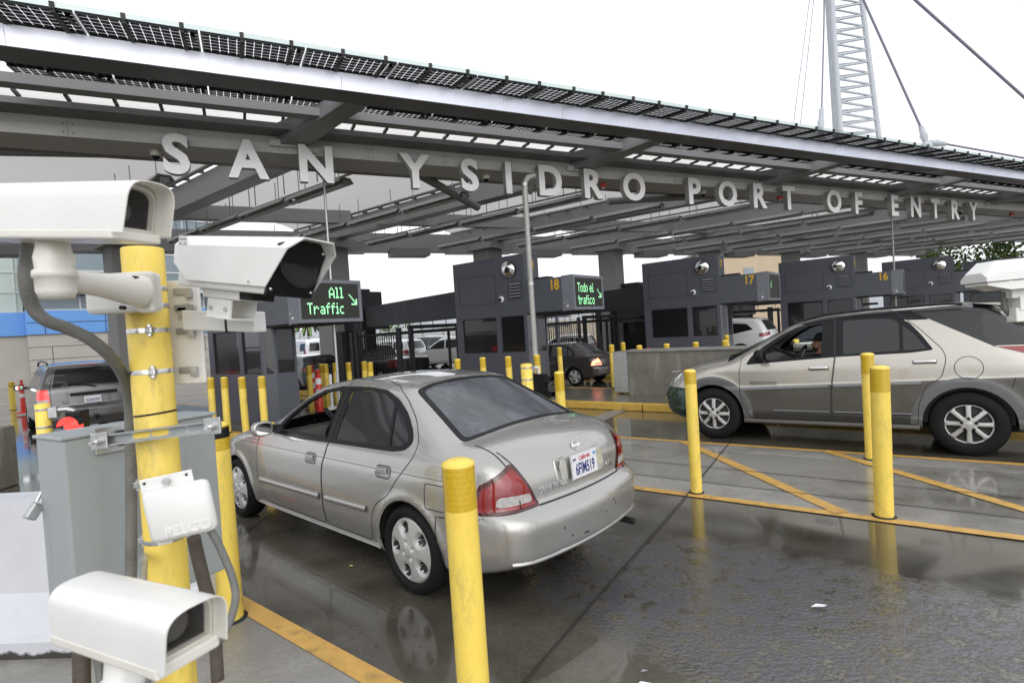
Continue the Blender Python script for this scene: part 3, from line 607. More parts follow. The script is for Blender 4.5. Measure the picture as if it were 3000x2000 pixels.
# ================= LED TEXT =================
GL={'T':["#####","..#..","..#..","..#..","..#..","..#..","..#.."],'o':[".....",".....",".###.","#...#","#...#","#...#",".###."],'d':["....#","....#",".####","#...#","#...#","#...#",".####"],
'e':[".....",".....",".###.","#...#","#####","#....",".###."],'l':["##.",".#.",".#.",".#.",".#.",".#.","###"],'t':[".#..",".#..","####",".#..",".#..",".#..","..##"],'r':[".....",".....","#.##.","##..#","#....","#....","#...."],
'a':[".....",".....",".###.","....#",".####","#...#",".####"],'f':["..##",".#..","####",".#..",".#..",".#..",".#.."],'i':[".#.","...","##.",".#.",".#.",".#.","###"],'c':[".....",".....",".###.","#....","#....","#....",".###."],
'A':["..#..",".#.#.","#...#","#...#","#####","#...#","#...#"],' ':["..."]*7,'>':["#......",".#.....","..#....","...#..#","....#.#",".....##","..#####"]}
def led_dots(b,text,x,z,px,pit,y=.0):
    # dots on the plane y=const facing -y ; x to the right, z up (top of text)
    for ch in text:
        g_=GL[ch]
        for r_,row in enumerate(g_):
            for c_,q in enumerate(row):
                if q=='#':
                    for i in range(2):
                        for j in range(2):
                            cx=x+(c_*2+i+.5)*px/2; cz=z-(r_*2+j+.5)*pit/2; d=px*.20; e=pit*.20
                            b.add([(cx-d,y,cz-e),(cx+d,y,cz-e),(cx+d,y,cz+e),(cx-d,y,cz+e)],[(0,1,2,3)],'led_on')
        x+=(len(g_[0])+1)*px
    return x
# ================= BOOTHS =================
def booth(n_,rear=False,text=None):
    # local x = along the lane (away), local y = -(across), so face A is y=0 and the body lies at y<0
    base=LP(n_,0,0,.15) if not rear else LP(n_,8.75,1.5,.15)
    nm={19:'the leftmost lane, with the English sign'}.get(n_,'lane %d'%n_)
    t=thing('inspection_booth',('dark grey inspection booth of %s'%nm) if not rear else 'second dark booth standing behind the booth of %s'%nm,'booth',base,UROT,'inspection booths')
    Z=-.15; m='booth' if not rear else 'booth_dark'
    Wd=.62
    b=MB()
    def wall(x0,x1,y0,y1,z0,z1,mm=None): b.box(((x0+x1)/2,(y0+y1)/2,(z0+z1)/2+Z),(x1-x0,y1-y0,z1-z0),mm or m)
    z0,z1,z2,zt=.15,1.16,2.06,3.56
    # face A
    wall(-.45,1.94,-.08,0,z0,z1); wall(-.45,-.35,-.08,0,z1,z2); wall(.39,.54,-.08,0,z1,z2); wall(1.71,1.94,-.08,0,z1,z2)
    wall(-.45,1.94,-.6,0,z2,zt)
    # far side and end
    wall(-.45,1.94,-Wd,-Wd+.08,z0,z1); wall(1.7,1.94,-Wd,-Wd+.08,z1,z2); wall(.5,.6,-Wd,-Wd+.08,z1,z2); wall(1.86,1.94,-Wd+.08,-.08,z0,z2)
    wall(-.3,1.86,-Wd+.08,-.08,z0,z0+.05)
    wall(-.45,1.94,-1.39,-.6,z2,2.88)
    # chamfered front
    cpoly=[(-.45,0),(-.60,-.17),(-.60,-Wd),(-.45,-Wd)]
    b.prism(cpoly,z0+Z,z1+Z,m)
    b.prism([(-.45,0),(-.485,-.03),(-.45,-.07)],z1+Z,z2+Z,m); b.prism([(-.57,-.135),(-.605,-.165),(-.605,-.21),(-.55,-.21)],z1+Z,z2+Z,m); b.prism([(-.605,-Wd+.05),(-.605,-Wd),(-.5,-Wd),(-.5,-Wd+.05)],z1+Z,z2+Z,m)
    b.build('wall',t)
    # sign box / nose canopy
    if not rear: b=MB(); wall(-1.78,-.452,-1.392,-.002,2.10,2.88); wall(-1.74,-.452,-1.36,-.03,2.06,2.098,'black_matte'); b.build('nose_canopy',t)
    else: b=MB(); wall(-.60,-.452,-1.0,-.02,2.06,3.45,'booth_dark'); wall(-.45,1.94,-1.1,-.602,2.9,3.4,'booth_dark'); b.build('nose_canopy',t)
    if not rear:
        b=MB(); wall(-1.55,-1.50,-1.392,.004,2.07,2.9,'booth_light') if n_ in(18,17,19) else None; wall(-1.80,-1.50,-1.41,.006,2.085,2.90,'booth_light'); wall(-1.66,-1.62,.004,.012,2.25,2.33,'label_grey'); wall(-1.67,-1.61,.004,.012,2.17,2.21,'label_white'); wall(-1.58,-1.555,.004,.012,2.26,2.275,'label_white'); b.build('sign_housing',t)
        b=MB(); wall(-1.816,-1.80,-1.40,-.004,2.09,2.155,'booth_light'); wall(-1.816,-1.80,-1.40,-.004,2.83,2.895,'booth_light'); wall(-1.816,-1.80,-.07,-.004,2.155,2.83,'booth_light'); wall(-1.816,-1.80,-1.40,-1.33,2.155,2.83,'booth_light'); b.build('sign_frame',t)
        b=MB(); wall(-1.807,-1.801,-1.33,-.07,2.155,2.83,'led_off')
        # dots: plane facing -x ; screen right (seen from the traffic) is -y
        X=Matrix(((0,1,0,-1.809),(-1,0,0,-.07),(0,0,1,Z),(0,0,0,1)))   # led x-> -y , led y -> x , z->z
        d=MB()
        if text:
            for tx,x,z,px in text: led_dots(d,tx,x,z,px,.030)
            b.add(d.v,d.f,'led_on',X=X)
        b.build('led_screen',t)
    # panels, vent, dome camera, mirror
    b=MB()
    for x0,x1,q0,q1 in ((.50,1.75,3.145,3.155),(.50,1.75,2.415,2.425),(.50,.51,2.425,3.145),(1.74,1.75,2.425,3.145)): wall(x0,x1,.0,.004,q0,q1,'booth_seam')
    for x0,x1,q0,q1 in ((-.37,.08,2.90,2.91),(-.37,.08,2.44,2.45),(-.37,-.36,2.45,2.90),(.07,.08,2.45,2.90)): wall(x0,x1,.0,.004,q0,q1,'booth_seam')
    b.build('access_panel',t)
    if not rear:
        b=MB(); wall(-.31,.03,-.02,.002,2.49,2.85,'black_matte')
        for i in range(5):
            zc=2.52+i*.075; b.add([(-.31,.0,zc+Z+.045),(.03,.0,zc+Z+.045),(.03,.03,zc+Z),(-.31,.03,zc+Z)],[(0,1,2,3)],'booth_light'); wall(-.31,.03,.003,.006,zc-.012,zc-.004,'booth_seam')
        b.build('louvre_vent',t)
        Yx=Matrix.Translation((.32,0,2.50+Z))@Matrix.Rotation(R(-90),4,'X'); b=MB(); b.lathe([(.001,.05),(.05,.05),(.085,.02),(.085,0)],'label_white',20,Yx); c_=b.build('dome_camera',t); b=MB(); b.sphere((.32,.055,2.49+Z),.045,'black'); b.build('lens',c_)
        Yx=Matrix.Translation((.0,.03,3.21+Z))@Matrix.Rotation(R(-90-12),4,'X')
        b=MB(); b.lathe([(.21*math.sin(a),.03+.075*math.cos(a)) for a in [i*PI/2/10*.98+.001 for i in range(11)]],'mirror',32,Yx); b.lathe([(.208,.04),(.216,.03),(.214,.01),(.19,.0)],'black',32,Yx); b.tube([(.0,.0,3.21+Z),(0,.09,3.19+Z)],.03,'black',8); b.build('convex_mirror',t)
        # numbers
        if n_ not in (19,14):
            X=Matrix.Translation((-1.16 if n_!=16 else -1.14,.004,2.60+Z))@Matrix.Rotation(PI,4,'Z')@Matrix.Rotation(R(90),4,'X')
            text_obj('booth_number',str(n_),.335,.002,.012,'gold',t,X,sx_=.82)
            X=Matrix.Translation((-.454,-.16,3.20+Z))@Matrix.Rotation(-PI/2,4,'Z')@Matrix.Rotation(R(90),4,'X')
            text_obj('booth_number',str(n_),.30,.002,.01,'gold',t,X,sx_=.8)
        b=MB(); wall(-.95,-.47,-.5,-.25,2.88,2.96,'booth_dark'); b.build('roof_box',t)
    # glass and inside
    gm='glass_booth'
    for x0,x1 in ((-.35,.39),(.54,1.71)):
        b=MB(); wall(x0,x1,-.045,-.037,z1,z2,gm); b.build('window',t)
        f=MB(); 
        for q in ((x0,x1,z1,z1+.02),(x0,x1,z2-.02,z2),(x0,x0+.02,z1,z2),(x1-.02,x1,z1,z2)): f.box(((q[0]+q[1])/2,-.03,(q[2]+q[3])/2+Z),(q[1]-q[0],.03,q[3]-q[2]),'booth_seam')
        f.build('window_frame',t)
    b=MB(); b.prism([(-.485,-.035),(-.575,-.14),(-.57,-.15),(-.48,-.045)],z1+Z,z2+Z,gm); b.build('window',t)
    b=MB(); wall(-.59,-.582,-Wd+.05,-.21,z1,z2,gm); b.build('window',t)
    for x0,x1 in ((-.45,.5),(.6,1.7)):
        b=MB(); wall(x0,x1,-Wd+.03,-Wd+.04,z1,z2,'glass_clear'); b.build('window',t)
    b=MB(); wall(.6,1.6,-.54,-.2,.85,.9,'label_grey'); wall(1.0,1.3,-.52,-.35,.9,1.38,'label_grey'); wall(-.3,.1,-.5,-.3,.9,1.45,'interior_grey'); wall(.75,.9,-.3,-.2,.9,1.45,'label_grey'); b.build('counter',t)
    return t
mat('interior_grey',(.10,.11,.12),.6)
TXT={14:None,18:[('Todo el',.13,.56+2.155-.0,.0195),('trafico',.13,.27+2.155,.0200),('>',1.03,.43+2.155,.028)],19:[('All',.60,.60+2.155,.024),('Traffic',.13,.30+2.155,.0215),('>',1.04,.47+2.155,.026)],17:[('d',.2,.5+2.155,.012)],16:None,15:None}
for n_ in (19,18,17,16,15,14): booth(n_,text=TXT[n_])
for n_ in (18,17,16,15): booth(n_,True)
# booth letter-beams and gates behind
for n_ in (18,17,16,15):
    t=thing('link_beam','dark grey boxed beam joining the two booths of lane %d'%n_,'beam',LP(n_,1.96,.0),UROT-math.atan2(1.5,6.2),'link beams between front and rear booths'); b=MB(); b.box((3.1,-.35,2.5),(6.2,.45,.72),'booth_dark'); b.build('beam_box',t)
    b=MB()
    for i in range(6): b.tube([(1.0+i*.75,-.3,2.14),(1.0+i*.75,-.3,1.86)],.012,'black',5)
    b.box((2.9,-.3,1.84),(5.2,.16,.10),'black_matte'); b.build('hanger_rail',t)
    g_=thing('steel_gate','tall black steel bar gate half open under the link beam of lane %d'%n_,'gate',LP(n_,4.6,.1),UROT+R(25),'steel bar gates'); b=MB()
    for i in range(17): b.box((i*.075,0,.95),(.022,.022,1.7),'black')
    b.box((.6,0,1.82),(1.3,.06,.07),'black_matte'); b.box((.6,0,.12),(1.3,.06,.07),'black_matte'); b.box((.6,0,.95),(1.3,.03,.04),'black_matte'); b.build('bars',g_)
    b=MB(); b.box((-.1,0,1.0),(.12,.12,2.0),'booth_dark'); b.box((1.32,0,1.0),(.10,.10,2.0),'booth_dark'); b.tube([(1.5,0,0),(1.5,0,1.95)],.06,'booth_dark',12); b.box((1.85,.0,1.0),(.2,.2,2.0),'booth_dark'); sep(b.build('post',g_))
    f_=thing('steel_door_frame','black steel frame over the lane behind booth %d'%n_,'frame',LP(n_,4.6,1.6),UROT+R(90),'steel frames over the lanes'); b=MB(); b.box((-1.2,0,1.0),(.12,.12,2.0),'booth_dark'); b.box((.9,0,1.0),(.12,.12,2.0),'booth_dark'); b.box((-.15,0,2.0),(2.3,.1,.12),'booth_dark'); b.box((-.75,0,.95),(.07,.07,1.9),'booth_dark'); b.build('frame_bars',f_)
for n_ in (17,16,15):
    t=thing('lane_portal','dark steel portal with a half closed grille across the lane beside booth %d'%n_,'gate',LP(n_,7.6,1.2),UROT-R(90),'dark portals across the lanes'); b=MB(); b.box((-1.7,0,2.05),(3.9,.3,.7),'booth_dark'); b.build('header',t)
    b=MB(); b.box((-.1,0,.9),(.18,.18,1.8),'booth_dark'); b.build('post',t); b=MB(); b.box((-3.5,0,.9),(.18,.18,1.8),'booth_dark'); b.build('post',t)
    b=MB()
    for i in range(20): b.box((-.25-i*.085,0,.9),(.03,.03,1.7),'black')
    b.box((-1.05,.03,.5),(1.7,.02,.9),'booth_dark'); b.build('grille',t)
# ================= BOLLARDS =================
BL=None
def bollard(p,h,r,lab,group='yellow bollards',rot=0,band=.20,z0=0.):
    t=thing('bollard',lab,'bollard',(p[0],p[1],z0),rot,group); t.rotation_euler=(R(rng.uniform(-.7,.7)),R(rng.uniform(-.7,.7)),rng.uniform(0,6))
    b=MB(); b.lathe([(r,0),(r,h-band)],'yellow',28); b.lathe([(r*1.25,.004),(r*1.3,.012),(r*1.02,.018)],'joint',28); b.build('post',t,fix=False)
    b=MB(); b.lathe([(r*1.018,h-band),(r*1.018,h-.012)],'yellow_band',28); 
    b.build('reflective_band',t,fix=False)
    b=MB(); b.lathe([(r*1.02,h-.012),(r*.99,h),(r*.55,h+.012),(.0005,h+.014)],'yellow',28); b.build('cap',t,fix=False); return t
# reflective sheeting with an embossed brick pattern
_m=MT['yellow_band']; _n=_m.node_tree.nodes; _l=_m.node_tree.links; wv=_n.new('ShaderNodeTexWave'); wv.bands_direction='Z'; wv.inputs['Scale'].default_value=14; wv.inputs['Distortion'].default_value=1.5; wv.inputs['Detail Scale'].default_value=3
_t=[x for x in _n if x.type=='TEX_COORD'][0]; _l.new(_t.outputs['Object'],wv.inputs['Vector']); bp=_n.new('ShaderNodeBump'); bp.inputs['Strength'].default_value=.15; bp.inputs['Distance'].default_value=.003; _l.new(wv.outputs[0],bp.inputs['Height']); _l.new(bp.outputs[0],_n['Principled BSDF'].inputs['Normal'])
pf=aty(1345,1350,2.2); bollard(pf,pf.z,.066,'nearest yellow bollard in front of the silver car rear door, scuffed','yellow bollards on the near slab',band=.185)
pa=D(1600,1132); bollard(pa,aty(2025,1085,pa.y).z,.056,'slim yellow bollard on the hatched median before the SUV front wheel','yellow bollards on the near slab',band=.13)
pb=D(2031,1187); bollard(pb,aty(2568,1075,pb.y).z,.069,'thicker front one of the twin yellow bollards before the SUV rear door','yellow bollards on the near slab',band=.20)
pc=D(2003,1055); bollard(pc,aty(2540,1036,pc.y).z,.066,'rear one of the twin yellow bollards before the SUV rear door','yellow bollards on the near slab',band=.22)
pe=aty(1637,1090,6.5); bollard(pe,pe.z,.057,'yellow bollard rising behind the boot of the silver car','yellow bollards on the near slab',band=.22)
pd_=D(530,1422); t=bollard(pd_,aty(640,1240,pd_.y).z,.078,'yellow bollard with a black lettered label behind the grey cabinet','yellow bollards on the near slab',band=.16)
h=aty(640,1240,pd_.y).z; b=MB(); b.lathe([(.0802,h-.085),(.0802,h-.02)],'black',28); o=b.build('label',t,fix=False)
X=frame((0,-.0815,h-.068),(1,0,0),z=(0,-1,0)); me=text_mesh('ROZE',.05,.0008,.001,'label_white','CENTER')
for v in me.vertices: a=v.co.x/.081; v.co=Vector((.0815*math.sin(a),-.0815*math.cos(a)-v.co.z*0,h-.068+v.co.y))
o=bpy.data.objects.new('lettering',me); COL.objects.link(o); o.parent=t; o.rotation_euler=(0,0,R(25))
r3=lambda x,y:(850+x/4.276,850+y/4.276)
z6=lambda x,y:(1200+x/2.614,650+y/2.614)
BB=[((482,868),1.2,'leftmost bollard, before the first window of the sign booth'),((514,867),1.2,'bollard before the sign booth, second from its left corner'),((556,866),1.2,'bollard before the sign booth, third from its left corner'),((600,865),1.2,'bollard at the chamfered corner of the sign booth')]
for (x,y),h,lb in BB:
    p=atz(x*1.2755,y*1.2755,1.18); bollard(p,1.18-.15,.062,'yellow '+lb,'yellow bollards at the booths',z0=.15)
for q,lb in ((r3(233,950),'first yellow bollard right of the sign booth'),(r3(388,925),'slimmer yellow bollard beside the red channeliser'),(r3(437,928),'yellow bollard just left of the thin conduit pole'),(r3(560,915),'yellow bollard just right of the thin conduit pole'),(r3(733,908),'yellow bollard before the second booth window, left of two'),(r3(920,897),'yellow bollard before the second booth narrow window'),(r3(1000,908),'yellow bollard at the right corner of the second booth'),(r3(2088,866),'short yellow bollard with a ring at the left corner of booth 18'),
    (z6(557,1040),'yellow bollard before the wide window of booth 18'),(z6(757,1032),'yellow bollard before the narrow window of booth 18'),(z6(975,1020),'yellow bollard behind the black signal head'),(z6(1148,962),'yellow bollard before the rear wheel arch of the dark sedan'),(z6(1548,942),'yellow bollard behind the tail light of the dark sedan'),(z6(1635,925),'yellow bollard seen inside the lane behind the steel end plate'),(z6(1755,948),'short yellow bollard with a ring above the crash wall'),(z6(1966,935),'yellow bollard above the crash wall under booth 17 window'),
    ((1900+110/2.0909,650+748/2.0909),'yellow bollard top above the crash wall, left of the amber lamp'),((1900+285/2.0909,650+738/2.0909),'yellow bollard at the right corner of booth 17'),((1900+470/2.0909,650+727/2.0909),'front yellow bollard beside the white car'),((1900+478/2.0909,650+695/2.0909),'rear yellow bollard beside the white car'),((1900+2278/2.0909,650+585/2.0909),'yellow bollard at the far right behind the SUV rear window')):
    zt=1.2
    p=atz(q[0],q[1],zt)
    if p.y>40 or p.y<0: p=aty(q[0],q[1],24); zt=p.z
    bollard(p,zt-.15 if zt>.5 else 1.0,.062,lb,'yellow bollards at the booths',z0=.15)
# yellow ring-strapped bollard with black signal head, near booth 18
def signal(px,py,Y,zt,lab,lit,ang,sc=1.,side=1):
    p=aty(px,py,Y); t=thing('signal_post',lab,'traffic light',(p.x,p.y,0),ang); r=.10*sc
    b=MB(); b.lathe([(r,0),(r,p.z),(r*.5,p.z+.012),(.001,p.z+.014)],'yellow',24); b.build('post',t)
    b=MB()
    for dz in (.06,.26,.46,.66): b.lathe([(r*1.03,p.z-dz-.012),(r*1.04,p.z-dz),(r*1.03,p.z-dz+.012)],'galv',24)
    b.box((side*(r+.03),0,p.z-.1),(.08,.1,.12),'galv'); b.build('strap',t)
    b=MB(); b.tube([(side*r,0,p.z-.08),(side*(r+.16),0,p.z-.08),(side*(r+.21),0,p.z-.10),(side*(r+.23),0,p.z-.2)],.032,'cream_paint' if not lit else 'galv',10); b.build('elbow_pipe',t)
    cx=side*(r+.25); b=MB(); 
    n_=2 if not lit else 1
    b.box((cx,0,p.z-(.2 if not lit else .11)-.14*n_),(.15,.26,.27*n_+.02),'black',bev=.015)
    o=b.build('signal_housing',t)
    for i in range(n_):
        zc=p.z-(.34 if not lit else .25)-.27*i; X=Matrix.Translation((cx,-.13,zc))@Matrix.Rotation(R(90),4,'X')
        b=MB(); b.lathe([(.10,0),(.105,.17)],'black',20,X,a0=0,a1=PI); b.lathe([(.095,0),(.1,.165)],'red_lit' if lit else 'black',20,X,a0=.05,a1=PI-.05); b.build('visor',t,fix=False)  # inner visor face glows too: the lens light on it is put in
        b=MB(); b.lathe([(.001,.03),(.06,.022),(.095,.0)],'red_lit' if lit else 'black',20,X); b.build('lens',t)
    return t
signal(1200+893/2.614,650+1088/2.614,9.3,0,'yellow strapped bollard carrying a black two-lens signal head before booth 18',False,R(-70+180-60))
signal(97*1.2755,928*1.2755,6.2,0,'yellow strapped post with a lit red signal beside the grey SUV',True,R(20),.72)
# the same strapped bollard seen through the SUV window
p=aty(2050+965/3.485,750+850/3.485,12.8); t=thing('signal_post','yellow strapped bollard with a white elbow pipe seen through the open SUV window','traffic light',(p.x,p.y,0)); b=MB(); b.lathe([(.10,0),(.10,p.z),(.001,p.z+.01)],'yellow',24); b.build('post',t); b=MB(); b.lathe([(.104,p.z-.1),(.104,p.z-.08)],'galv',20); b.lathe([(.104,p.z-.3),(.104,p.z-.28)],'galv',20); b.build('strap',t); b=MB(); b.tube([(.1,0,p.z-.12),(.5,0,p.z-.12),(.56,0,p.z-.14),(.58,0,p.z-.25)],.035,'label_white',10); b.build('elbow_pipe',t)
# red channelisers
def chan(q,zt,lab,Y=None):
    p=atz(q[0],q[1],zt); t=thing('channeliser',lab,'traffic post',(p.x,p.y,zt-1.05),0,'red and white channeliser posts'); b=MB()
    b.lathe([(.2,0),(.2,.03),(.075,.06),(.065,.5),(.06,.93),(.03,.95),(.025,.99),(.045,1.0),(.045,1.05),(.001,1.05)],'red_plastic',18); b.build('post',t); b=MB()
    for z in (.5,.74): b.lathe([(.0685,z),(.0665,z+.13)],'label_white',18)
    b.build('reflective_stripe',t)
chan(r3(342,998),1.12,'red and white striped channeliser right of the sign booth'); chan(r3(262,935),1.2,'red channeliser standing behind the first bollard right of the sign booth')
chan((15.5*4+0,1050+250/3.92),1.1,'red and white striped channeliser at the far left edge')
p=atz(105/3.92+3,1050+268/3.92,1.0); bollard(atz(125/3.92,1050+268/3.92,1.0),1.0,.09,'yellow bollard beside the channeliser at the far left','yellow bollards at the booths')
p=aty(1200+1828/2.614,650+958/2.614,17.5); t=thing('fire_bottle','small orange-red bottle standing above the crash wall','bottle',(p.x,p.y,p.z-.28)); b=MB(); b.lathe([(.001,0),(.075,0),(.075,.14),(.04,.19),(.035,.27),(.001,.28)],'orange_red',16); b.build('bottle_body',t); b=MB(); b.lathe([(.077,.02),(.077,.07)],'label_white',16); b.build('label',t); b=MB(); b.box((0,0,-p.z/2),(.3,.3,p.z),'concrete') 
tt=b.build('bottle_stand',loc=(p.x,p.y,p.z-.285)); tag(tt,'low concrete plinth hidden behind the crash wall','plinth')
for q,lb in ((r3(500,1050),'short white post left of the conduit pole'),(r3(588,1042),'short white post right of the conduit pole')):
    p=aty(*q,12.); b=MB(); b.tube([(0,0,0),(0,0,p.z)],.035,'label_white',10); b.box((0,0,.15),(.14,.1,.3),'label_white'); tag(b.build('short_post',loc=(p.x,p.y,0)),lb,'post')
# grey concrete plinth with a yellow cap at the left frame edge
p=atz(10,1435,0.); t=thing('plinth','dark concrete plinth carrying a short yellow post at the left frame edge','plinth',(p.x-.35,p.y,0)); b=MB(); b.box((0,0,.42),(.62,.6,.84),'wall_concrete',bev=.02); b.build('block',t); b=MB(); b.lathe([(.15,.84),(.15,1.16),(.1,1.18),(.001,1.185)],'yellow',20,Matrix.Translation((-.02,0,0))); b.build('post',t)
b=MB(); b.lathe([(.153,.98),(.153,1.15)],'yellow_band',20,Matrix.Translation((-.02,0,0))); b.build('reflective_band',t)
# ================= WHITE BARRIER =================
e=D(300,1500); p=D(150,1512); t=thing('barrier','white painted concrete barrier with a peeling lower edge behind the grey cabinet','barrier',(p.x,p.y,0),R(-3))
b=MB(); pr=[(.0,0),(.0,.10),(.02,.14),(.14,.33),(.20,.885),(.38,.885),(.44,.33),(.56,.14),(.58,.10),(.58,0)]
X=frame((0,0,0),(1,0,0),z=(0,0,1)); b.loft([[(x_,y_,z_) for y_,z_ in pr] for x_ in (-3.2,.74)],'barrier_white' if 'barrier_white' in MT else 'white_paint',smooth=False); 
m=mat('barrier_white',(.54,.55,.585),.5,var=.05,vs_=4,bump=.2,bs=60)
n=m.node_tree.nodes; l=m.node_tree.links; tcx=[x for x in n if x.type=='TEX_COORD'][0]; sx=n.new('ShaderNodeSeparateXYZ'); l.new(tcx.outputs['Object'],sx.inputs[0]); nz=n.new('ShaderNodeTexNoise'); nz.inputs['Scale'].default_value=14; nz.inputs['Detail'].default_value=5; l.new(tcx.outputs['Object'],nz.inputs['Vector'])
ma=n.new('ShaderNodeMath'); ma.operation='MULTIPLY_ADD'; ma.inputs[1].default_value=.09; l.new(nz.outputs[0],ma.inputs[0]); l.new(sx.outputs[2],ma.inputs[2]); mr=n.new('ShaderNodeMapRange'); mr.inputs[1].default_value=.075; mr.inputs[2].default_value=.095; l.new(ma.outputs[0],mr.inputs[0])
mm=n.new('ShaderNodeMix'); mm.data_type='RGBA'; mm.inputs[6].default_value=(.045,.042,.04,1); src=[x for x in n if x.type=='MIX'][0]; l.new(mr.outputs[0],mm.inputs[0]); l.new(src.outputs[2],mm.inputs[7]); l.new(mm.outputs[2],n['Principled BSDF'].inputs['Base Color'])
b.mats=['barrier_white']; b.build('barrier_body',t)
# ================= CAMERA POST =================
PY=1.72
pt=aty(435,727,PY); pbm=aty(500,2000,PY); PX=(pt.x+pbm.x)/2; PZ=pt.z
post=thing('camera_post','thick yellow steel post carrying the white cameras and the grey cabinet','post',(PX,PY,0))
PR=.058
b=MB(); b.lathe([(PR,0),(PR,PZ-.004),(PR*.96,PZ),(.001,PZ)],'yellow',40); b.build('post_tube',post,fix=False)
def zat(y,Y=PY,x=470): return aty(x,y,Y).z
def strap(z,name='strap',m_='steel',w=.007,buckle=None,tilt=0):
    b=MB(); X=Matrix.Translation((0,0,z))@Matrix.Rotation(R(tilt),4,'Y'); b.lathe([(PR*1.015,-w),(PR*1.03,0),(PR*1.015,w)],m_,40,X)
    if buckle is not None:
        c_=Vector((PR*1.05*math.cos(buckle),PR*1.05*math.sin(buckle),z)); b.tube([c_+Vector((0,0,-.018)),c_+Vector((0,0,.018))],.007,m_,8); b.box(tuple(c_),(.022,.018,.02),m_,bev=.003)
    return b.build(name,post)
for y in (845,895,967,1086): strap(zat(y),buckle=R(-55))
strap(zat(1208),'cable_tie','black',.003,tilt=-4)
for y in (1411,1572): strap(zat(y),'strap','galv',.007,buckle=R(200))
def P3(x,y,Y): return aty(x*1.27551,y*1.27551,Y)
# white plate behind the post (right) and its horizontal arm
pl=thing('camera_bracket','white backing plate strapped to the yellow post with a square arm reaching right','bracket',(PX,PY,0))
a=P3(385,640,PY+.10); c=P3(440,640,PY+.06); e=P3(462,880,PY+.06); f=P3(410,870,PY+.10)
b=MB(); hz0=e.z; hz1=c.z; x0=P3(330,700,PY+.09).x-PX; x1=P3(455,750,PY+.06).x-PX
b.box(((x0+x1)/2,.085,(hz0+hz1)/2),(x1-x0,.012,hz1-hz0),'white_paint',bev=.004); b.build('plate',pl)
b=MB(); 
for y in (845,895,967,1086): z=zat(y); b.box((x1-.055,.074,z-.005),(.05,.006,.02),'galv'); b.box((x1-.03,.072,z-.012),(.02,.012,.03),'galv')
z=zat(897); b.box((x1-.04,.073,z-.02),(.06,.004,.035),'warm_concrete'); sep(b.build('clip',pl))
a0=P3(455,732,PY+.02); a1=P3(585,735,PY-.06); zc=(a0.z+a1.z)/2; h_=.075
b=MB(); L=(a1-a0); X=frame(a0+L*.5-Vector((PX,PY,0)),L.normalized(),z=(0,0,1)); b.box((-.01,0,-.005),(L.length+.06,.05,.062),'white_paint',X,bev=.004); b.build('arm',pl)
b=MB(); X2=frame(a0+L*.62-Vector((PX,PY,0)),L.normalized(),z=(0,0,1)); b.box((0,0,-.004),(.006,.056,.07),'black',X2); b.build('cable_tie',pl)
# wall mount box of the top-left camera
mb=thing('camera_mount','cream cast arm and junction box holding the top left camera on the post','bracket',(PX,PY,0))
q0=P3(217,690,PY-.10); q1=P3(362,690,PY-.10); zt=P3(300,628,PY-.10).z; zb=P3(300,718,PY-.10).z
b=MB(); b.box(((q0.x+q1.x)/2-PX,-.105,(zt+zb)/2),(q1.x-q0.x,.07,zt-zb),'white_paint',bev=.012); b.build('junction_box',mb)
s0=P3(325,670,PY-.16)-Vector((PX,PY,0)); s1=P3(235,655,PY-.26)-Vector((PX,PY,0)); s2=P3(128,640,PY-.40)-Vector((PX,PY,0))
b=MB(); b.tube([s0,s0.lerp(s1,.5),s1,s1.lerp(s2,.6),s2],[.046,.040,.033,.028,.028],'cream_paint',16); X=frame(s0,(1,0,0),z=(0,0,1)); b.box((0,.025,0),(.05,.03,.12),'cream_paint',X,bev=.01)
b.build('arm',mb)
b=MB(); b.lathe([(.001,-.05),(.03,-.048),(.036,-.03),(.036,.0),(.040,.002),(.040,.018),(.034,.022),(.036,.05),(.030,.075),(.030,.10)],'cream_paint',24,Matrix.Translation(s2)@Matrix.Diagonal((1.12,1.12,1.0,1))); b.build('swivel',mb)
b=MB()
for d_ in ((.012,-.03,.035),(-.03,-.03,-.045)): b.tube([s0+Vector(d_)+Vector((0,-.0,0)),s0+Vector(d_)+Vector((0,-.016,0))],.006,'black',8)
sep(b.build('bolt',mb))
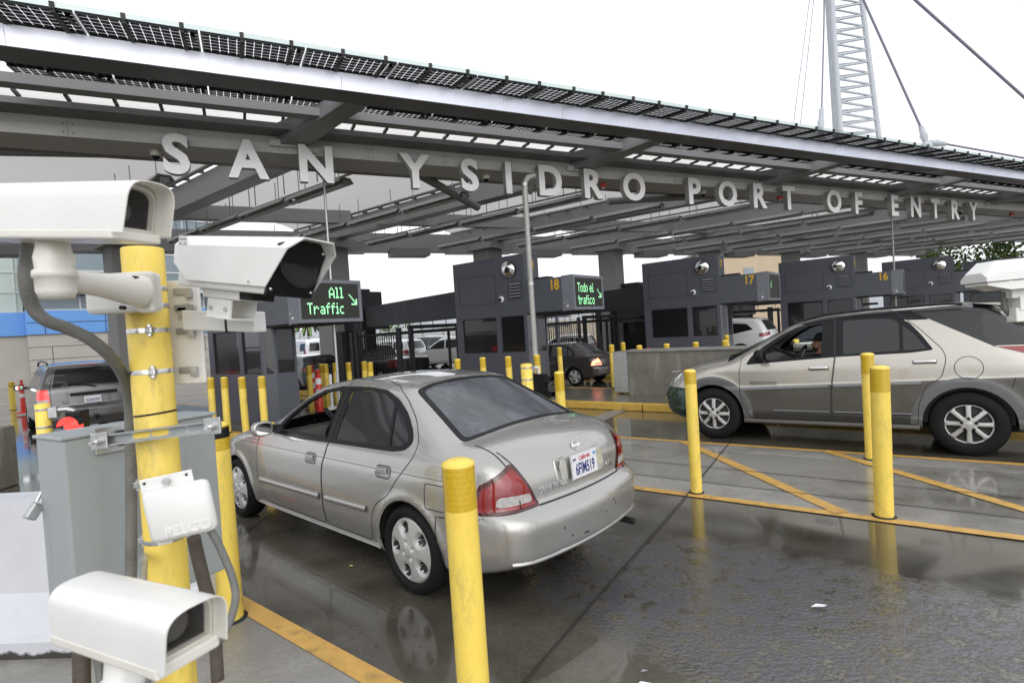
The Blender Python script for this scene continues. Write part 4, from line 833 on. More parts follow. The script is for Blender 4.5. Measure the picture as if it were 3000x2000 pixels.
# ---- camera A: rounded housing pointing right
def camA(name,lab,origin,ax,up,L,Wd,Hh,flip=False,lens=False,rear=True):
    # housing local: x along the axis toward the glass, z up
    X=frame(origin,ax,z=up); t=bpy.data.objects.new(name,None); COL.objects.link(t); t.matrix_world=X; tag(t,lab,'security camera','white security cameras')
    w=Wd/2; n=18
    def sec(x,sc=1.,dz=0,bot=0.,lean=0.):
        sg=lambda q:(1 if q>0 else -1)*abs(q)**.62; pts=[(-w*sc,bot),(-w*.995*sc,Hh*.35)]+[(-w*.99*sc*sg(math.cos(a)),Hh*.48+Hh*.52*sg(math.sin(a))) for a in [PI*i/n for i in range(1,n)]]+[(w*.995*sc,Hh*.35),(w*sc,bot)]
        return [(x+lean*z,y,z*sc+dz) for y,z in pts]
    b=MB(); b.loft([sec(0),sec(L*.9),sec(L,lean=.18)],'white_paint',closed=False,cap=False,smooth=True)
    b.loft([[(x+lean_*z*1.0,y*.955,z*.955+.003) for (x,y,z) in s_] for s_,lean_ in ((sec(L,lean=.18),0),(sec(L*.9),0))],'cream_paint',closed=False,cap=False)
    b.loft([sec(L,lean=.18),[(x,y*.955,z*.955+.003) for x,y,z in sec(L,lean=.18)]],'cream_paint',closed=False,cap=False); 
    b.add(sec(0),[tuple(range(len(sec(0))))],'cream_paint'); o=b.build('shell',t,fix=False)
    b=MB(); b.box((L*.46,0,-.004),(L*.96,Wd*1.02,.022),'cream_paint',bev=.005); b.build('base_tray',t)
    # front bezel with rounded window
    xf=L*.90; b=MB(); outer=[(y*.94,z*.94+.003) for _,y,z in sec(0)]; iw=w*.80; sg=lambda q:(1 if q>0 else -1)*abs(q)**.6; io=[(-iw,Hh*.13)]+[(-iw*sg(math.cos(a)),Hh*.50+Hh*.38*sg(math.sin(a))) for a in [PI*i/(n+2) for i in range(1,n+2)]]+[(iw,Hh*.13)]
    while len(io)<len(outer): io.insert(1,io[1])
    io=io[:len(outer)]
    b.loft([[(xf+.16*z,y,z) for y,z in outer],[(xf+.004+.16*z,y,z) for y,z in io],[(xf-.02+.16*z,y,z) for y,z in io]],'cream_paint',closed=True,cap=False,smooth=False); b.build('bezel',t,fix=False)
    b=MB(); b.add([(xf-.012+.16*z,y,z) for y,z in io],[tuple(range(len(io)))],'glass_lens'); b.build('window',t,fix=False)
    b=MB(); b.box((xf-.10,0,Hh*.45),(.02,Wd*.8,Hh*.8),'label_grey'); b.tube([(xf-.10,0,Hh*.48),(xf-.025,0,Hh*.48)],.026,'black',24); b.tube([(xf-.026,0,Hh*.48),(xf-.022,0,Hh*.48)],[.028,.022],'cream_paint' if lens else 'steel',24); b.build('camera_lens',t)
    return t
la=P3(258,500,1.34)
oA=P3(20,543,1.34); fA=P3(326,575,1.25)
axA=(fA-oA).normalized(); camA('security_camera','white rounded camera housing at the top left, pointing right',oA-axA*.06,axA,(0.02,-.05,1),(fA-oA).length+.075,.125,.118)
oC=P3(205,1432,1.06); fC=P3(452,1490,.90); axC=(fC-oC).normalized(); camA('security_camera','white rounded camera housing at the bottom left below the flat box',oC-axC*.02,axC,(.0,.0,1),(fC-oC).length+.02,.108,.093,lens=True)
# swivel under the lower camera with bracket to the post
u_=P3(280,1540,1.02); b=MB(); t=thing('camera_mount','white swivel foot and steel strut under the lowest camera','bracket',u_); b.lathe([(.001,-.075),(.028,-.07),(.033,-.035),(.036,-.03),(.036,-.012),(.030,-.008),(.026,.03),(.03,.045)],'white_paint',24); b.build('swivel',t)
b=MB(); e_=Vector((PX-.02,PY-.075,u_.z-.02))-u_; b.tube([(.01,.02,-.03),e_],.012,'galv',8); b.box(tuple(e_*.5+Vector((0,0,0))),(.05,.02,.03),'galv',frame(Vector((0,0,0)),(1,0,0),z=(0,0,1))); b.build('strut',t)
b=MB(); b.tube([(.0,0,-.075),(0,0,-.11)],.014,'line_yellow',10); b.build('gland',t)
# ---- camera B: folded sheet sunshield, black front
oB=P3(456,652,1.64); fB=P3(660,712,1.42)
axB=(fB-oB).normalized(); LB=(fB-oB).length; XB=frame(oB,axB,z=(.05,0,1)); t=bpy.data.objects.new('security_camera',None); COL.objects.link(t); t.matrix_world=XB; tag(t,'white folded sheet camera housing with a black front plate above the arm','security camera','white security cameras')
Hb=.136; wb=.074
def prof(w,h,c): return [(-w,c*.3),(-w,h-c),(-w+c*1.0,h),(w-c,h),(w,h-c),(w,c*.3)]
b=MB(); P_=prof(wb,Hb,.03)
sec0=[(0+ .07*(1-z/Hb)*0+(.035 if z<.05 else .0),y,z+(.03 if z<.05 else 0)) for y,z in P_]; sec0=[(-.0,y,max(z,.055)) for y,z in P_]; sec1=[(.075,y,z) for y,z in P_]
sec2=[(LB*.98,y,z) for y,z in P_]; sec3=[(LB+.0+.105*(z/Hb),y,z) for y,z in P_]
b.loft([sec0,sec1,sec2,sec3],'white_paint',closed=False,cap=False,smooth=False); b.add(sec0,[tuple(range(6))],'white_paint')
b.loft([[(x,y*.965,z*.975) for x,y,z in s_] for s_ in (sec3,sec2,sec1)],'white_paint',closed=False,cap=False,smooth=False)
b.loft([sec3,[(x,y*.965,z*.975) for x,y,z in sec3]],'white_paint',closed=False,cap=False,smooth=False); b.build('sunshield',t,fix=False)
b=MB(); b.box((LB*.5+.0,0,.035),(LB*.98,wb*1.7,.09),'white_paint',bev=.006); b.build('housing',t)
b=MB(); b.loft([[(LB*.99+.05*(z/Hb),y,z) for y,z in ((-wb*.9,-.012),(-wb*.93,Hb*.86),(-wb*.6,Hb*.95),(wb*.6,Hb*.95),(wb*.93,Hb*.86),(wb*.9,-.012))],[(LB*.99+.012+.05*(z/Hb),y,z) for y,z in ((-wb*.9,-.012),(-wb*.93,Hb*.86),(-wb*.6,Hb*.95),(wb*.6,Hb*.95),(wb*.93,Hb*.86),(wb*.9,-.012))]],'black',smooth=False); b.build('front_plate',t)
X=Matrix.Translation((LB+.034,0,Hb*.47))@Matrix.Rotation(R(90-18.5),4,'Y'); b=MB(); b.lathe([(.001,.0035),(.048,.0035)],'glass_lens',32,X); b.lathe([(.048,.002),(.052,.005),(.055,.002)],'black',32,X); b.build('window',t,fix=False)
b=MB()
for y in (-wb*.8,wb*.8):
    for z in (.005,Hb*.8): X=Matrix.Translation((LB*.99+.012+.05*(z/Hb),y,z))@Matrix.Rotation(R(72),4,'Y'); b.lathe([(.001,.004),(.004,.003),(.0045,0)],'steel',10,X)
b.box((LB*.86,-wb-.0015,.018),(.006,.003,.006),'steel'); sep(b.build('screw',t))
b=MB(); b.box((.045,-wb-.0008,.118),(.045,.0012,.026),'label_white'); b.box((.045,-wb-.0016,.122),(.036,.001,.004),'label_grey'); b.box((.032,-wb-.0016,.110),(.012,.001,.003),'label_grey'); b.box((.058,-wb-.0016,.110),(.012,.001,.003),'label_grey'); b.build('sticker',t)
b=MB(); b.box((LB*.42,0,-.022),(LB*.42,.075,.026),'white_paint',bev=.004); b.box((LB*.62,0,-.02),(LB*.25,.07,.02),'black_matte'); b.build('slide_rail',t)
b=MB()
for y in (-.036,.036): b.box((LB*.42,y,-.062),(.115,.004,.052),'white_paint')
b.box((LB*.42,0,-.087),(.12,.08,.004),'white_paint'); b.tube([(LB*.38,-.01,-.06),(LB*.44,-.02,-.06)],.014,'cream_paint',14)
for x_ in (-.035,.035): b.tube([(LB*.42+x_,-.039,-.062),(LB*.42+x_,-.043,-.062)],.006,'steel',8)
b.build('tilt_bracket',t)
# ---- camera at the right frame edge
oR=P3(2262,640,2.45); oR2=P3(2420,640,2.30); axR=Vector((-1,.16,-.05)).normalized(); XR=frame(P3(2440,632,2.30),axR,z=(0,0,1)); t=bpy.data.objects.new('security_camera',None); COL.objects.link(t); t.matrix_world=XR; tag(t,'white angular camera housing at the right frame edge, rear end in view','security camera','white security cameras')
LR=.335; w=.085; Hh=.085
b=MB(); P_=[(-w,0),(-w,.035),(-w*.62,Hh),(w*.62,Hh),(w,.035),(w,0)]
b.loft([[(0,y,z) for y,z in P_],[(LR-.05,y,z) for y,z in P_],[(LR,y*.98,z*.45+.0) for y,z in P_]],'white_paint',closed=True,smooth=False); b.build('sunshield',t)
b=MB(); b.loft([[(x_,y*.92,z) for y,z in ((-w,-.04),(-w,-.004),(w,-.004),(w,-.04))] for x_ in (.0,LR-.09)]+[[(LR-.01,y*.85,z) for y,z in ((-w,-.015),(-w,-.004),(w,-.004),(w,-.015))]],'white_paint',smooth=False); b.build('housing',t)
b=MB(); b.box((.14,0,-.06),(.14,.06,.035),'white_paint'); b.box((.14,0,-.10),(.09,.07,.06),'white_paint'); b.box((.02,0,-.15),(.36,.06,.06),'white_paint',bev=.004); b.build('tilt_bracket',t)
b=MB(); b.tube([(.21,-.02,-.05),(.21,-.02,-.12),(.17,-.02,-.18),(.10,-.02,-.21),(-.02,-.02,-.21),(-.2,-.02,-.2)],.012,'conduit',10); b.build('cable',t)
b=MB(); b.box((.10,w*.62+.012,.066),(.05,.002,.018),'label_white'); b.box((.25,w*.8+.006,.035),(.03,.002,.012),'label_grey'); b.build('sticker',t)
pr_=P3(2470,632,2.30); t=thing('camera_post','yellow post just outside the right frame edge holding the right camera','post',(pr_.x+.12,pr_.y,0)); b=MB(); b.lathe([(.07,0),(.07,pr_.z+.0),(.001,pr_.z)],'yellow',24); b.build('post_tube',t)
# ---- conduit from camera A
pts=[P3(72,545,1.40),P3(62,600,1.42),P3(60,650,1.42),P3(75,705,1.44),P3(105,735,1.46),P3(150,752,1.50),P3(200,775,1.55),P3(240,805,1.60),P3(270,840,1.66),P3(290,880,1.74),P3(298,930,1.80),P3(300,1010,1.82),P3(302,1200,1.82),P3(300,1400,1.82),P3(300,1600,1.85)]
def spline(pts,n=6):
    out=[]
    for i in range(len(pts)-1):
        p0,p1,p2,p3=pts[max(i-1,0)],pts[i],pts[i+1],pts[min(i+2,len(pts)-1)]
        for k in range(n):
            t=k/n; out.append(.5*((2*p1)+(p2-p0)*t+(2*p0-5*p1+4*p2-p3)*t*t+(3*p1-p0-3*p2+p3)*t**3))
    return out+[pts[-1]]
b=MB(); sp=spline([Vector(p) for p in pts],5); b.tube(sp,[.0165*(1+.03*(i%2)) for i in range(len(sp))],'conduit',14); b.tube([sp[0]+Vector((0,0,.03)),sp[0]+Vector((0,0,-.01))],.021,'conduit_rust',14); tag(b.build('conduit'),'thick grey flexible conduit curving from the top left camera down behind the post','conduit')
# ---- grey cabinet behind the post
_fl=P3(158,1200,1.74); _th=R(60); fd_=Vector((math.cos(_th),math.sin(_th),0)); sd_=Vector((-math.sin(_th),math.cos(_th),0))
ct=thing('cabinet','grey steel cabinet strapped to the yellow post with rust runs','cabinet',(_fl.x,_fl.y,0),_th)
zt=P3(158,1012,1.74).z; zb=P3(160,1455,1.74).z
b=MB(); b.box((.25,.10,(zt+zb)/2),(.50,.20,zt-zb),'grey_cabinet',bev=.008); b.build('cabinet_body',ct)
b=MB(); b.box((.25,.10,zt+.006),(.515,.212,.012),'grey_cabinet',bev=.004); b.build('top_flange',ct)
b=MB(); 
b.box((.14,-.008,zt-.02),(.11,.006,.09),'galv',bev=.002); b.box((.16,-.022,zt-.02),(.025,.022,.05),'black_matte')
b.build('hook_plate',ct)
# slotted channel across the post
st=thing('strut_channel','slotted galvanised channel bolted across the yellow post above the cabinet','channel',(PX,PY-.095,0)); a=P3(225,1012,PY-.095)-st.location; c=P3(505,975,PY-.095)-st.location; X=frame((a+c)/2,(c-a),z=(0,0,1)); L=(c-a).length
b=MB(); b.box((0,0,.0135),(L,.022,.004),'galv',X); b.box((0,0,-.0155),(L,.022,.004),'galv',X); b.box((0,.008,-.001),(L,.004,.030),'galv',X)
b.build('channel_rail',st)
b=MB()
for i in range(5):
    x=-L*.30+i*L*.15; pts_=[(x+sx_*.016+.011*math.cos(a_),.011*.9*math.sin(a_)) for sx_,r0_ in ((1,-90),(-1,90)) for a_ in [R(r0_+q*30) for q in range(7)]]
    b.add([(p_[0],.0055,p_[1]) for p_ in pts_],[tuple(range(len(pts_)))],'yellow' if 1<=i<=2 else 'grey_cabinet',X=X)
b.build('slot',st)
for x in (-L*.46,L*.46):
    b=MB(); b.box((x,-.014,0),(.05,.006,.05),'galv',X,bev=.004); b.tube([X@Vector((x,-.017,0)),X@Vector((x,-.035,0))],.011,'steel',8); b.tube([X@Vector((x,-.035,0)),X@Vector((x,-.05,0))],.006,'steel',8); b.build('bolt_plate',st)
# padlock & latch on the cabinet left side
b=MB(); pz=Vector((-.02,.20,(zt+zb)/2+.07)); b.box(tuple(pz),(.035,.03,.055),'galv',Matrix.Translation(pz)@Matrix.Rotation(R(35),4,'Y')@Matrix.Translation(-pz),bev=.006); b.tube([pz+Vector((.01,0,.03)),pz+Vector((.03,0,.07)),pz+Vector((.05,0,.05))],.006,'steel',8); b.build('padlock',ct)
# rust runs on the cabinet front as thin stains
mat('rust',(.30,.20,.10),.7,var=.3,vs_=30)
_c=MT['grey_cabinet'].node_tree; n=_c.nodes; l=_c.links; bs_=n['Principled BSDF']; tcx=[x for x in n if x.type=='TEX_COORD'][0]; mp=n.new('ShaderNodeMapping'); mp.inputs['Scale'].default_value=(22,22,1.3); l.new(tcx.outputs['Object'],mp.inputs[0]); nz=n.new('ShaderNodeTexNoise'); nz.inputs['Scale'].default_value=1; nz.inputs['Detail'].default_value=3; l.new(mp.outputs[0],nz.inputs['Vector']); mr=n.new('ShaderNodeMapRange'); mr.inputs[1].default_value=.66; mr.inputs[2].default_value=.80; mr.inputs[4].default_value=.6; l.new(nz.outputs[0],mr.inputs[0]); mm=n.new('ShaderNodeMix'); mm.data_type='RGBA'; mm.inputs[7].default_value=(.26,.20,.11,1); s_=bs_.inputs['Base Color'].links[0].from_socket; l.new(mr.outputs[0],mm.inputs[0]); l.new(s_,mm.inputs[6]); l.new(mm.outputs[2],bs_.inputs['Base Color'])
# ---- white flat junction box with embossed name
jb=thing('junction_box','white flat plastic box with raised lettering strapped to the yellow post','junction box',(PX,PY,0))
c0=P3(415,1172,PY-.13)-Vector((PX,PY,0)); XJ=frame(c0,Vector((1,.10,.14)),z=(-.14,.0,1)); 
b=MB(); b.box((0,-.0,0),(.185,.045,.155),'white_paint',XJ,bev=.018); b.build('lid',jb)
smooth_obj(bpy.data.objects[jb.name] if False else [c for c in bpy.data.objects if c.parent==jb][0],60)
b=MB(); b.box((-.03,.018,.085),(.15,.006,.05),'white_paint',XJ,bev=.004); b.box((-.07,.018,-.07),(.04,.006,.04),'white_paint',XJ); sep(b.build('mounting_flange',jb))
b=MB(); b.tube([XJ@Vector((-.025,.012,.092)),XJ@Vector((-.025,-.002,.092))],.009,'steel',10)
for q in ((-.09,.098),(.03,.098)): b.tube([XJ@Vector((q[0],.015,q[1])),XJ@Vector((q[0],.012,q[1]))],.004,'black',8)
sep(b.build('bolt',jb))
text_obj('lettering','PELCO',.038,.0010,.0008,'white_paint',jb,XJ@Matrix.Translation((.022,-.0235,-.062))@Matrix.Rotation(R(90),4,'X'),'CENTER',sx_=1.15)
b=MB(); sp=spline([P3(484,1218,PY-.11),P3(500,1245,PY-.11),P3(520,1290,PY-.11),P3(535,1330,PY-.12),P3(541,1370,PY-.14),P3(530,1420,PY-.2),P3(505,1470,PY-.25)],6); b.tube(sp,.011,'conduit',12); tag(b.build('cable'),'grey cable looping from the flat white box down to the lower camera','cable')
b=MB(); sp=spline([P3(445,1235,PY-.09),P3(455,1280,PY-.07),P3(470,1340,PY-.06),P3(490,1420,PY-.05),P3(500,1560,PY-.05)],5); b.tube(sp,.019,'conduit_rust',12); tag(b.build('conduit'),'rusty conduit stub below the flat white box','conduit')
for i,(x,w_,m_) in enumerate(((185,.022,'conduit_rust'),(228,.017,'conduit'),(250,.02,'conduit_rust'),(330,.016,'conduit'))):
    b=MB(); sp=spline([P3(x,1440,1.55),P3(x+2,1500,1.55),P3(x+(12 if i==1 else 3),1600,1.55),P3(x+4,1800,1.55),P3(x,2300,1.55)],4); b.tube(sp,w_,m_,12); tag(b.build('conduit'),['thickest rusty conduit at the lower left below the cabinet','bent grey conduit right of the thickest rusty one','rusty conduit left of the swivel foot','grey conduit behind the swivel foot'][i],'conduit')
# ================= BACKGROUND =================
# left glass and concrete building
G0=aty(262*2,930,34.); 
def bld_left():
    c=aty(500*.5+5,900,36.); t=thing('office_building','modern building with a glass upper storey, blue band and concrete base behind the grey SUV','building',(aty(258/3.136,1000,36).x,36,0))
    o0=t.location; e=aty(640,1000,44.); w=(e-o0); w.z=0; l_=w.length; ang=math.atan2(w.y,w.x); t.rotation_euler=(0,0,ang)
    L=l_
    Zf=lambda y: aty(262/3.136,700+y/3.136,36.).z
    zc,zb,zg,zg2=Zf(880),Zf(660),Zf(480),Zf(-400)
    b=MB(); b.box((L/2,5,zc/2),(L,10,zc),'plaster'); b.box((-6,6.0,zc/2),(12,9,zc),'plaster'); b.build('concrete_base',t)
    b=MB()
    for z in (zc*.25,zc*.5,zc*.75): b.box((L/2,-.003,z),(L,.02,.03),'booth_seam')
    for i in range(4): b.box((1.2+i*3.1,-.004,zc*(.5+.22*(i%2))),(.03,.02,zc*.5),'booth_seam')
    b.build('panel_joint',t)
    b=MB(); b.box((L/2,4.9,(zc+zb)/2),(L+.1,10.1,zb-zc),'blue_panel'); b.box((-6,5.8,(zc+zb)/2),(12,9,zb-zc),'blue_panel'); b.build('blue_band',t)
    b=MB()
    for i in range(4): b.box((.9+i*3.3,-.17,(zc+zb)/2),(.03,.02,zb-zc),'booth_seam')
    b.box((L/2,-.17,(zc+zb)/2),(L,.02,.03),'booth_seam'); b.build('panel_joint',t)
    mat('curtain_glass',(.16,.21,.24),.08,var=.15,vs_=.3,spec=.8); mat('curtain_glass_light',(.42,.50,.47),.15,var=.1,vs_=.4)
    b=MB(); b.box((L/2,5.4,(zb+zg)/2),(L,10,zg-zb-.02),'curtain_glass'); b.box((L/2,4.6,(zg+zg2)/2),(L+.4,10.6,zg2-zg),'curtain_glass'); b.box((-6,6,(zb+zg2)/2),(11.9,9,zg2-zb),'curtain_glass_light'); b.build('curtain_wall',t)
    b=MB(); z=zg
    while z<zg2: b.box((L/2,-.72,z),(L+.4,.08,.10),'mullion'); z+=1.35
    for i in range(5): b.box((.1+i*2.3,-.72,(zg+zg2)/2),(.07,.08,zg2-zg),'mullion'); b.box((.3+i*2.6,.38,(zb+zg)/2),(.09,.08,zg-zb),'mullion')
    b.box((L/2,-.3,zg-.08),(L+.5,1.0,.16),'mullion'); b.box((L/2,.30,zb+.05),(L,.3,.10),'mullion')
    z=zb
    while z<zg2: b.box((-6,1.46,z),(12,.08,.08),'mullion'); z+=1.35
    for i in range(7): b.box((-.4-i*1.6,1.46,(zb+zg2)/2),(.07,.08,zg2-zb),'mullion')
    b.build('mullion',t)
    zw0,zw1=Zf(950),Zf(893); b=MB(); b.box((L/2+2.5,-.01,(zw0+zw1)/2),(L-5,.06,zw1-zw0),'curtain_glass'); b.box((-5.5,1.48,(zw0+zw1)/2-.3),(3.2,.06,(zw1-zw0)*1.4),'curtain_glass'); b.build('strip_window',t)
    b=MB(); b.box((L/2+2.5,-.03,zw1+.05),(L-5,.1,.08),'mullion'); b.box((L/2+2.5,-.03,zw0-.05),(L-5,.1,.08),'mullion'); b.box((2.5,-.03,(zw0+zw1)/2),(.1,.1,zw1-zw0+.1),'mullion'); b.build('window_frame',t)
bld_left()
def boxbld(name,lab,px0,px1,pyt,Y,depth,m_,pyb=None,wins=0,hz=None,roof=None,ribs=0):
    a=aty(px0,pyt,Y); c=aty(px1,pyt,Y); zt=(a.z+c.z)/2; zb=0 
    t=thing(name,lab,'building' if name!='fence' else 'fence',((a.x+c.x)/2,Y,0)); w=abs(c.x-a.x); b=MB(); b.box((0,depth/2,zt/2),(w,depth,zt),m_); b.build('wall',t)
    if roof: b=MB(); b.box((0,depth/2,zt+.12),(w+.6,depth+.6,.24),roof); b.build('roof_edge',t)
    if wins:
        for i in range(wins):
            f=MB(); x=-w*.4+i*w*.8/max(1,wins-1); f.box((x,-.05,zt*.72),(1.3,.1,1.4),'glass_dark' if False else 'curtain_glass'); f.build('window',t)
    if ribs:
        b=MB()
        for i in range(ribs): b.box((-w/2+(i+.5)*w/ribs,-.04,zt*.5),(.08,.08,zt),m_)
        b.build('rib',t)
    return t
boxbld('tan_building','tan building with small windows seen above booth 17 on the right',2040,2340,738,75,14,'beige_wall',wins=3,roof='warm_concrete')
boxbld('long_building','long pale ribbed wall building seen through the gates behind booth 18',1150,1420,985,48,5,'warm_concrete',ribs=40,roof='galv')
boxbld('tan_building','low tan building seen behind the dark sedan under the Spanish sign',1560,1990,935,58,8,'beige_wall',wins=0,roof='warm_concrete',ribs=24)
# chain-link / bar fences
def fence(px0,px1,Y,z,lab,n=70,m_='galv'):
    a=aty(px0,1000,Y); c=aty(px1,1000,Y); t=thing('fence',lab,'fence',((a.x+c.x)/2,Y,0)); w=abs(c.x-a.x); b=MB()
    for i in range(n+1): b.box((-w/2+i*w/n,0,z/2),(.03,.03,z),m_)
    for q in (.2,z*.5,z-.05): b.box((0,0,q),(w,.05,.05),m_)
    b.build('bars',t); b=MB()
    for i in range(0,9): b.tube([(-w/2+i*w/8,0,0),(-w/2+i*w/8,0,z+.3)],.06,'pipe_grey',8)
    b.build('post',t)
fence(1480,2000,40,2.6,'pale steel bar fence behind the dark sedan',110); fence(880,1360,44,2.2,'pale steel bar fence behind the white van',110)
# hills
def hill(Y,h,x0,x1,name,m_='hill_grey',seed=1):
    rg=np.random.default_rng(seed); b=MB(); N=60; P=[]; top=[]
    for i in range(N+1):
        x=x0+(x1-x0)*i/N; y_=h*(.62+.28*math.sin(i*.13+seed)+.12*math.sin(i*.41+seed*2)+.03*rg.normal()); top.append((x,y_))
    vs=[(x,Y-h*3,-1) for x,_ in top]+[(x,Y,max(2,z)) for x,z in top]+[(x,Y+h*3,-1) for x,_ in top]; n=N+1
    fs=[(i+k*n,i+1+k*n,i+1+(k+1)*n,i+(k+1)*n) for k in (0,1) for i in range(N)]; b.add(vs,fs,m_,True); o=b.build(name,fix=False); o['kind']='structure'
hill(620,40,-900,900,'hills',seed=2)
# trees
def tree(p,h,cr_,lab,n=900,m_='leaf',palm=False):
    t=thing('tree' if not palm else 'palm_tree',lab,'tree',p); b=MB()
    if palm:
        b.tube([(0,0,0),(.1,0,h*.8)],[.18,.12],'bark',8); b.build('trunk',t); b=MB()
        for i in range(22):
            a=i*2.4; L=cr_*rng.uniform(.8,1.1); el=rng.uniform(.1,1.0); prev=None
            for k in range(7):
                f=k/6; q=Vector((.1+math.cos(a)*L*f,math.sin(a)*L*f,h*.8+L*(el*f-f*f*(.75+el*.3)))); 
                if prev is not None:
                    sd=Vector((-math.sin(a),math.cos(a),0))*.28*(1-f*.6); b.add([prev-sd,prev+sd,q+sd,q-sd],[(0,1,2,3)],m_)
                prev=q
        b.build('crown',t,fix=False); return
    b.tube([(0,0,0),(.05,.05,h*.4),(0,0,h*.75)],[.2,.14,.06],'bark',8)
    for i in range(6): a=i*1.1; b.tube([(0,0,h*.35+i*.2),(math.cos(a)*cr_*.6,math.sin(a)*cr_*.6,h*.65+i*.1)],[.08,.02],'bark',5)
    b.build('trunk',t); b=MB(); cl=[(Vector((rng.normal()*cr_*.42,rng.normal()*cr_*.42,h*.68+rng.normal()*h*.13)),rng.uniform(.25,.5)*cr_) for _ in range(14)]
    for i in range(n):
        c,r=cl[i%14]; d=Vector(rng.normal(size=3)); d.normalize(); q=c+d*r*rng.uniform(.5,1.); u_=Vector(rng.normal(size=3)).normalized()*.13; w_=u_.cross(Vector(rng.normal(size=3))).normalized()*.09
        b.add([q-u_,q+w_,q+u_,q-w_],[(0,1,2,3)],m_ if i%3 else 'leaf_light')
    b.build('crown',t,fix=False)
p=aty(2830,800,38); tree((p.x,38,0),6.6,3.4,'bushy green tree above booth 15 at the right',2600)
p=aty(903,1000,52); tree((p.x,52,0),4.2,2.2,'small palm seen between the sign booth and the second booth',palm=True)
p=aty(1762,840,60); tree((p.x,60,0),7.,1.6,'thin distant tree beside the pillar right of the Spanish sign',500)
p=aty(1140,1000,60); tree((p.x,60,0),4.4,3.0,'low tree seen through the gate behind the second booth',900)
# ================= VEHICLES: implicit bodies, polygonised and cut into panels =================
def curve(pts,sig=.03,step=.005,lo=-3,hi=7):
    pts=sorted(pts); x=np.arange(lo,hi,step); y=np.interp(x,[p[0] for p in pts],[p[1] for p in pts])
    n=max(1,int(sig/step*3)); k=np.exp(-.5*(np.arange(-n,n+1)*step/sig)**2); k/=k.sum(); y=np.convolve(np.pad(y,n,mode='edge'),k,'valid')
    return lambda q: np.interp(q,x,y)
def smax(a,b,k): h=np.clip(.5+.5*(a-b)/k,0,1); return b*(1-h)+a*h+k*h*(1-h)
def smin(a,b,k): return -smax(-a,-b,k)
class Body:
    def __init__(s,top,side,taper,rear,front,bot,xm,kp=.22,crown=.035,kr=.10,kf=.22,kts=.07,kend=.16,arches=(),roofnar=None,lip=.012,extra=None):
        s.T=curve(top,.035); s.Ws=curve(side,.025,lo=-1,hi=3); s.tp=curve(taper,.12); s.rr=curve(rear,.018,lo=-1,hi=3); s.ff=curve(front,.03,lo=-1,hi=3); s.bt=curve(bot,.08)
        s.xm=xm; s.kp=kp; s.crown=crown; s.kr=kr; s.kf=kf; s.kts=kts; s.kend=kend; s.ar=arches; s.lip=lip; s.extra=extra
        s.rn=curve(roofnar,.15) if roofnar else None
    def W(s,x,z):
        w=s.Ws(z)-s.tp(x)
        if s.rn is not None: w=w-s.rn(x)*np.clip((z-.95)/.5,0,1)
        for ax,az,ar in s.ar:
            d=np.hypot(x-ax,z-az); w=w+s.lip*np.exp(-((d-ar-.02)/.035)**2)*(z>az-.1)
        if s.extra is not None: w=w+s.extra(x,z)
        return w
    def F(s,P):
        x,y,z=P[...,0],P[...,1],P[...,2]; ay=np.abs(y); e=.004
        W=s.W(x,z); dW=(s.W(x,z+e)-W)/e; a=(ay-W)/np.sqrt(1+np.minimum(dW*dW,9))
        xe=s.xm+(x-s.xm)*(1+s.kp*y*y); T=s.T(xe)-s.crown*(y*y)/.5; dT=(s.T(xe+e)-s.T(xe))/e; b=(z-T)/np.sqrt(1+np.minimum(dT*dT,16))
        c=s.bt(x)-z; r=s.rr(z)+s.kr*(y*y)/.6; d=r-x; f=x-(s.ff(z)-s.kf*(y*y)/.6)
        v=smax(a,b,s.kts); v=smax(v,smax(d,-9+0*d,.01),s.kend); v=smax(v,f,s.kend); return smax(v,c,.05)
    def grad(s,P,e=.002):
        g=np.empty_like(P)
        for i in range(3):
            d=np.zeros(3); d[i]=e; g[...,i]=(s.F(P+d)-s.F(P-d))/(2*e)
        return g
    def normal(s,P): g=s.grad(P); return g/np.maximum(np.linalg.norm(g,axis=-1,keepdims=True),1e-6)
    def side_y(s,x,z,side=1):
        x=np.asarray(x,float); z=np.asarray(z,float); lo=np.full(x.shape,.15); hi=np.full(x.shape,1.3)
        for _ in range(22): m=(lo+hi)/2; q=s.F(np.stack([x,m,z],-1))<0; lo=np.where(q,m,lo); hi=np.where(q,hi,m)
        return side*(lo+hi)/2
    def end_x(s,y,z,front=False):
        y=np.asarray(y,float); z=np.asarray(z,float); lo=np.full(y.shape,1.2); hi=np.full(y.shape,5. if front else -2.5)
        for _ in range(24): m=(lo+hi)/2; q=s.F(np.stack([m,y,z],-1))<0; lo=np.where(q,m,lo); hi=np.where(q,hi,m)
        return (lo+hi)/2
    def top_z(s,x,y):
        x=np.asarray(x,float); y=np.asarray(y,float); lo=np.full(x.shape,.5); hi=np.full(x.shape,2.6)
        for _ in range(22): m=(lo+hi)/2; q=s.F(np.stack([x,y,m],-1))<0; lo=np.where(q,m,lo); hi=np.where(q,hi,m)
        return (lo+hi)/2
